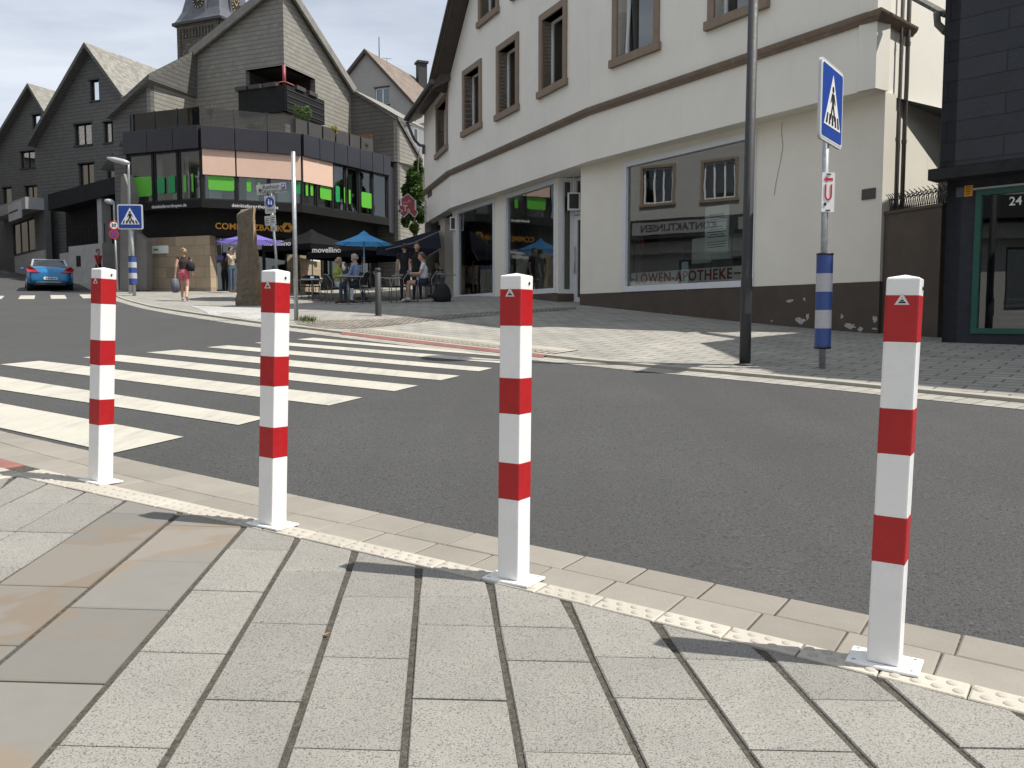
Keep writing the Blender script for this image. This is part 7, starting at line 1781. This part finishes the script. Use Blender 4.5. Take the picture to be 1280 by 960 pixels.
# ------------------------------------------------------------------ plants
def leaf_mat(name, c0_, c1_):
    t = NT(name); rnd = t.n('ShaderNodeAttribute', attribute_name='shade').outputs['Fac']; c = t.ramp(rnd, [(0, c0_), (1, c1_)])
    p_ = t.n('ShaderNodeBsdfPrincipled', {'Base Color': c, 'Roughness': .5, 'Specular IOR Level': .4}); tr = t.n('ShaderNodeBsdfTranslucent', {'Color': c})
    mx_ = t.n('ShaderNodeMixShader', {0: .3, 1: p_.outputs[0], 2: tr.outputs[0]}); t.t.links.new(mx_.outputs[0], t.o.inputs[0]); return t.m
LEAF = leaf_mat('tree_leaves', (.02, .05, .008), (.075, .14, .02)); LEAF2 = leaf_mat('shrub_leaves', (.03, .06, .012), (.10, .16, .035)); LEAFY = leaf_mat('yellow_leaves', (.22, .20, .02), (.42, .34, .04)); LEAFG = leaf_mat('grey_leaves', (.10, .12, .09), (.22, .24, .18))
BARK = plain('bark', (.07, .05, .035), .9, .3, 12, .8, 30)
def leaves(m, sh, c, rad, n, size, rnd):
    for _ in range(n):
        d = Vector((rnd.gauss(0, 1), rnd.gauss(0, 1), rnd.gauss(0, 1))).normalized() * rnd.random() ** .45
        p_ = c + Vector((d.x * rad[0], d.y * rad[1], d.z * rad[2])); a = Vector((rnd.gauss(0, 1), rnd.gauss(0, 1), rnd.gauss(0, .6))).normalized(); b = a.cross(Vector((rnd.gauss(0, 1), rnd.gauss(0, 1), rnd.gauss(0, 1)))).normalized()
        s_ = size * rnd.uniform(.6, 1.3); m.face([p_ - a * s_, p_ - b * s_ * .45, p_ + a * s_, p_ + b * s_ * .45]); sh.append(rnd.random())
def plant(name, lab, cat, base, clumps, mat, stems, leaf=.05, dens=160, group=None, seed=1, pot=None):
    rnd = random.Random(seed); r = root(name, base, lab, cat, group); m = M(); sh = []
    for c, rad in clumps: leaves(m, sh, Vector(c), rad, int(dens), leaf, rnd)
    o = m.build('crown' if cat == 'tree' else 'foliage', mat, r, recalc=False); shade_attr(o, sh)
    m = M()
    for s_ in stems: m.tube(s_[0], s_[1], 7)
    m.build('trunk' if cat == 'tree' else 'stem', BARK, r)
    if pot: m = M(); m.lathe([(.0, 0), (pot * .7, 0), (pot, pot * 1.4), (pot * .85, pot * 1.4), (0, pot * 1.3)], base, 14); m.build('pot', plain('clay_pot', (.25, .13, .08), .8, .1, 4, .1) if 'clay_pot' not in MATS else MATS['clay_pot'], r, recalc=False)
    return r
# street tree between the buildings
D = 38.; tb = Vector(at(520, 372, D)); tb.z = g1(tb.x, tb.y); rnd = random.Random(5); cl_ = []; stems = []
trk = [tb, tb + Vector((.05, 0, 1.6)), tb + Vector((-.05, 0, 3.0)), tb + Vector((.1, 0, 5.0)), tb + Vector((.2, 0, 6.2))]; stems.append((trk, [.13, .11, .09, .05, .02]))
for (u_, v_, ru, rv) in ((517, 222, 9, 13), (524, 212, 5, 9), (510, 238, 8, 11), (522, 244, 9, 13), (505, 256, 6, 9), (514, 264, 8, 12), (526, 268, 7, 12), (507, 276, 5, 8), (518, 285, 5, 7), (520, 228, 8, 12), (513, 249, 9, 10), (503, 262, 3, 4), (522, 205, 4, 5)):
    c = Vector(at(u_, v_, D + rnd.uniform(-.8, .8))); cl_.append((c, (ru / FPX * D, ru / FPX * D * 1.2, rv / FPX * D)))
    t0 = trk[2].lerp(trk[3], rnd.random()); stems.append(([t0, t0.lerp(c, .5) + UP * .1, c], [.05, .03, .012]))
plant('street_tree', 'slender green street tree behind the red pharmacy sign', 'tree', tb, cl_, LEAF, stems, .10, 620)
def shrub(u_, v_, W, off, ru, rv, mat, lab, seed, stems=3, leaf=.04, dens=150, zb=None, pot=.14, name='potted_shrub'):
    a, z = W.uv(u_, v_, off); c = W.pt(a, z, off); k = c.y / FPX; base = Vector((c.x, c.y, zb)); rnd = random.Random(seed); cl = []
    for i in range(5): cl.append((c + Vector((rnd.uniform(-.5, .5) * ru * k, rnd.uniform(-.2, .2), rnd.uniform(-.6, .5) * rv * k)), (ru * k * .6, ru * k * .6, rv * k * .55)))
    return plant(name, lab, 'potted plant', base, cl, mat, [([base, base.lerp(c, .5), q_[0]], [.02, .014, .005]) for q_ in cl], leaf, dens, None, seed, pot)
zT = zPT - .1
shrub(206, 160, F1, -.9, 7, 7, LEAF2, 'small green plant behind the smoked glass at the left end of the terrace', 2, zb=zT)
shrub(263, 137, F2, -1.0, 6, 9, LEAFG, 'greyish rounded shrub at the bend of the roof terrace', 3, zb=zT)
shrub(321, 158, F2, -.9, 14, 8, LEAF2, 'wide low green shrub behind the middle terrace railing', 4, zb=zT)
shrub(378, 145, F3, -.7, 12, 14, LEAF2, 'bushy green shrub rising over the terrace corner below the balcony', 5, zb=zT, dens=260)
shrub(417, 164, F3, -.35, 6, 8, LEAFY, 'small yellow conifer above the terrace planter boxes', 6, zb=zT + .4)
shrub(458, 181, F3, -.35, 7, 4, LEAF2, 'thin green plant by the wooden screen at the terrace end', 7, zb=zT + .4)
# weeds at the foot of the bare pole
rnd = random.Random(9); m = M(); sh_ = []
for _ in range(260):
    q = G(rnd.gauss(384, 6), rnd.gauss(403.5, 1.5)); h_ = rnd.uniform(.03, .10); d = Vector((rnd.uniform(-1, 1), rnd.uniform(-1, 1), 0)) * .03; z = q.z + .04; t = Vector((-d.y, d.x, 0)).normalized() * .006
    q = Vector((q.x, q.y, z)); m.face([q - t, q + t, q + d + UP * h_]); sh_.append(rnd.random())
o = m.build('weeds', LEAFY if False else LEAF2, recalc=False); shade_attr(o, sh_); o['kind'] = 'stuff'

q = G(408, 799); r = root('fallen_leaf', (q.x, q.y, q.z + .012), 'tiny dry orange leaf lying in the joint between two granite slabs', 'leaf'); m = M()
z = q.z + .013; m.face([(q.x - .012, q.y, z), (q.x - .002, q.y - .008, z + .003), (q.x + .012, q.y - .001, z + .006), (q.x + .002, q.y + .008, z + .002)]); m.build('leaf_blade', plain('dry_leaf', (.5, .22, .06), .8, .2, 60, 0), r, recalc=False)
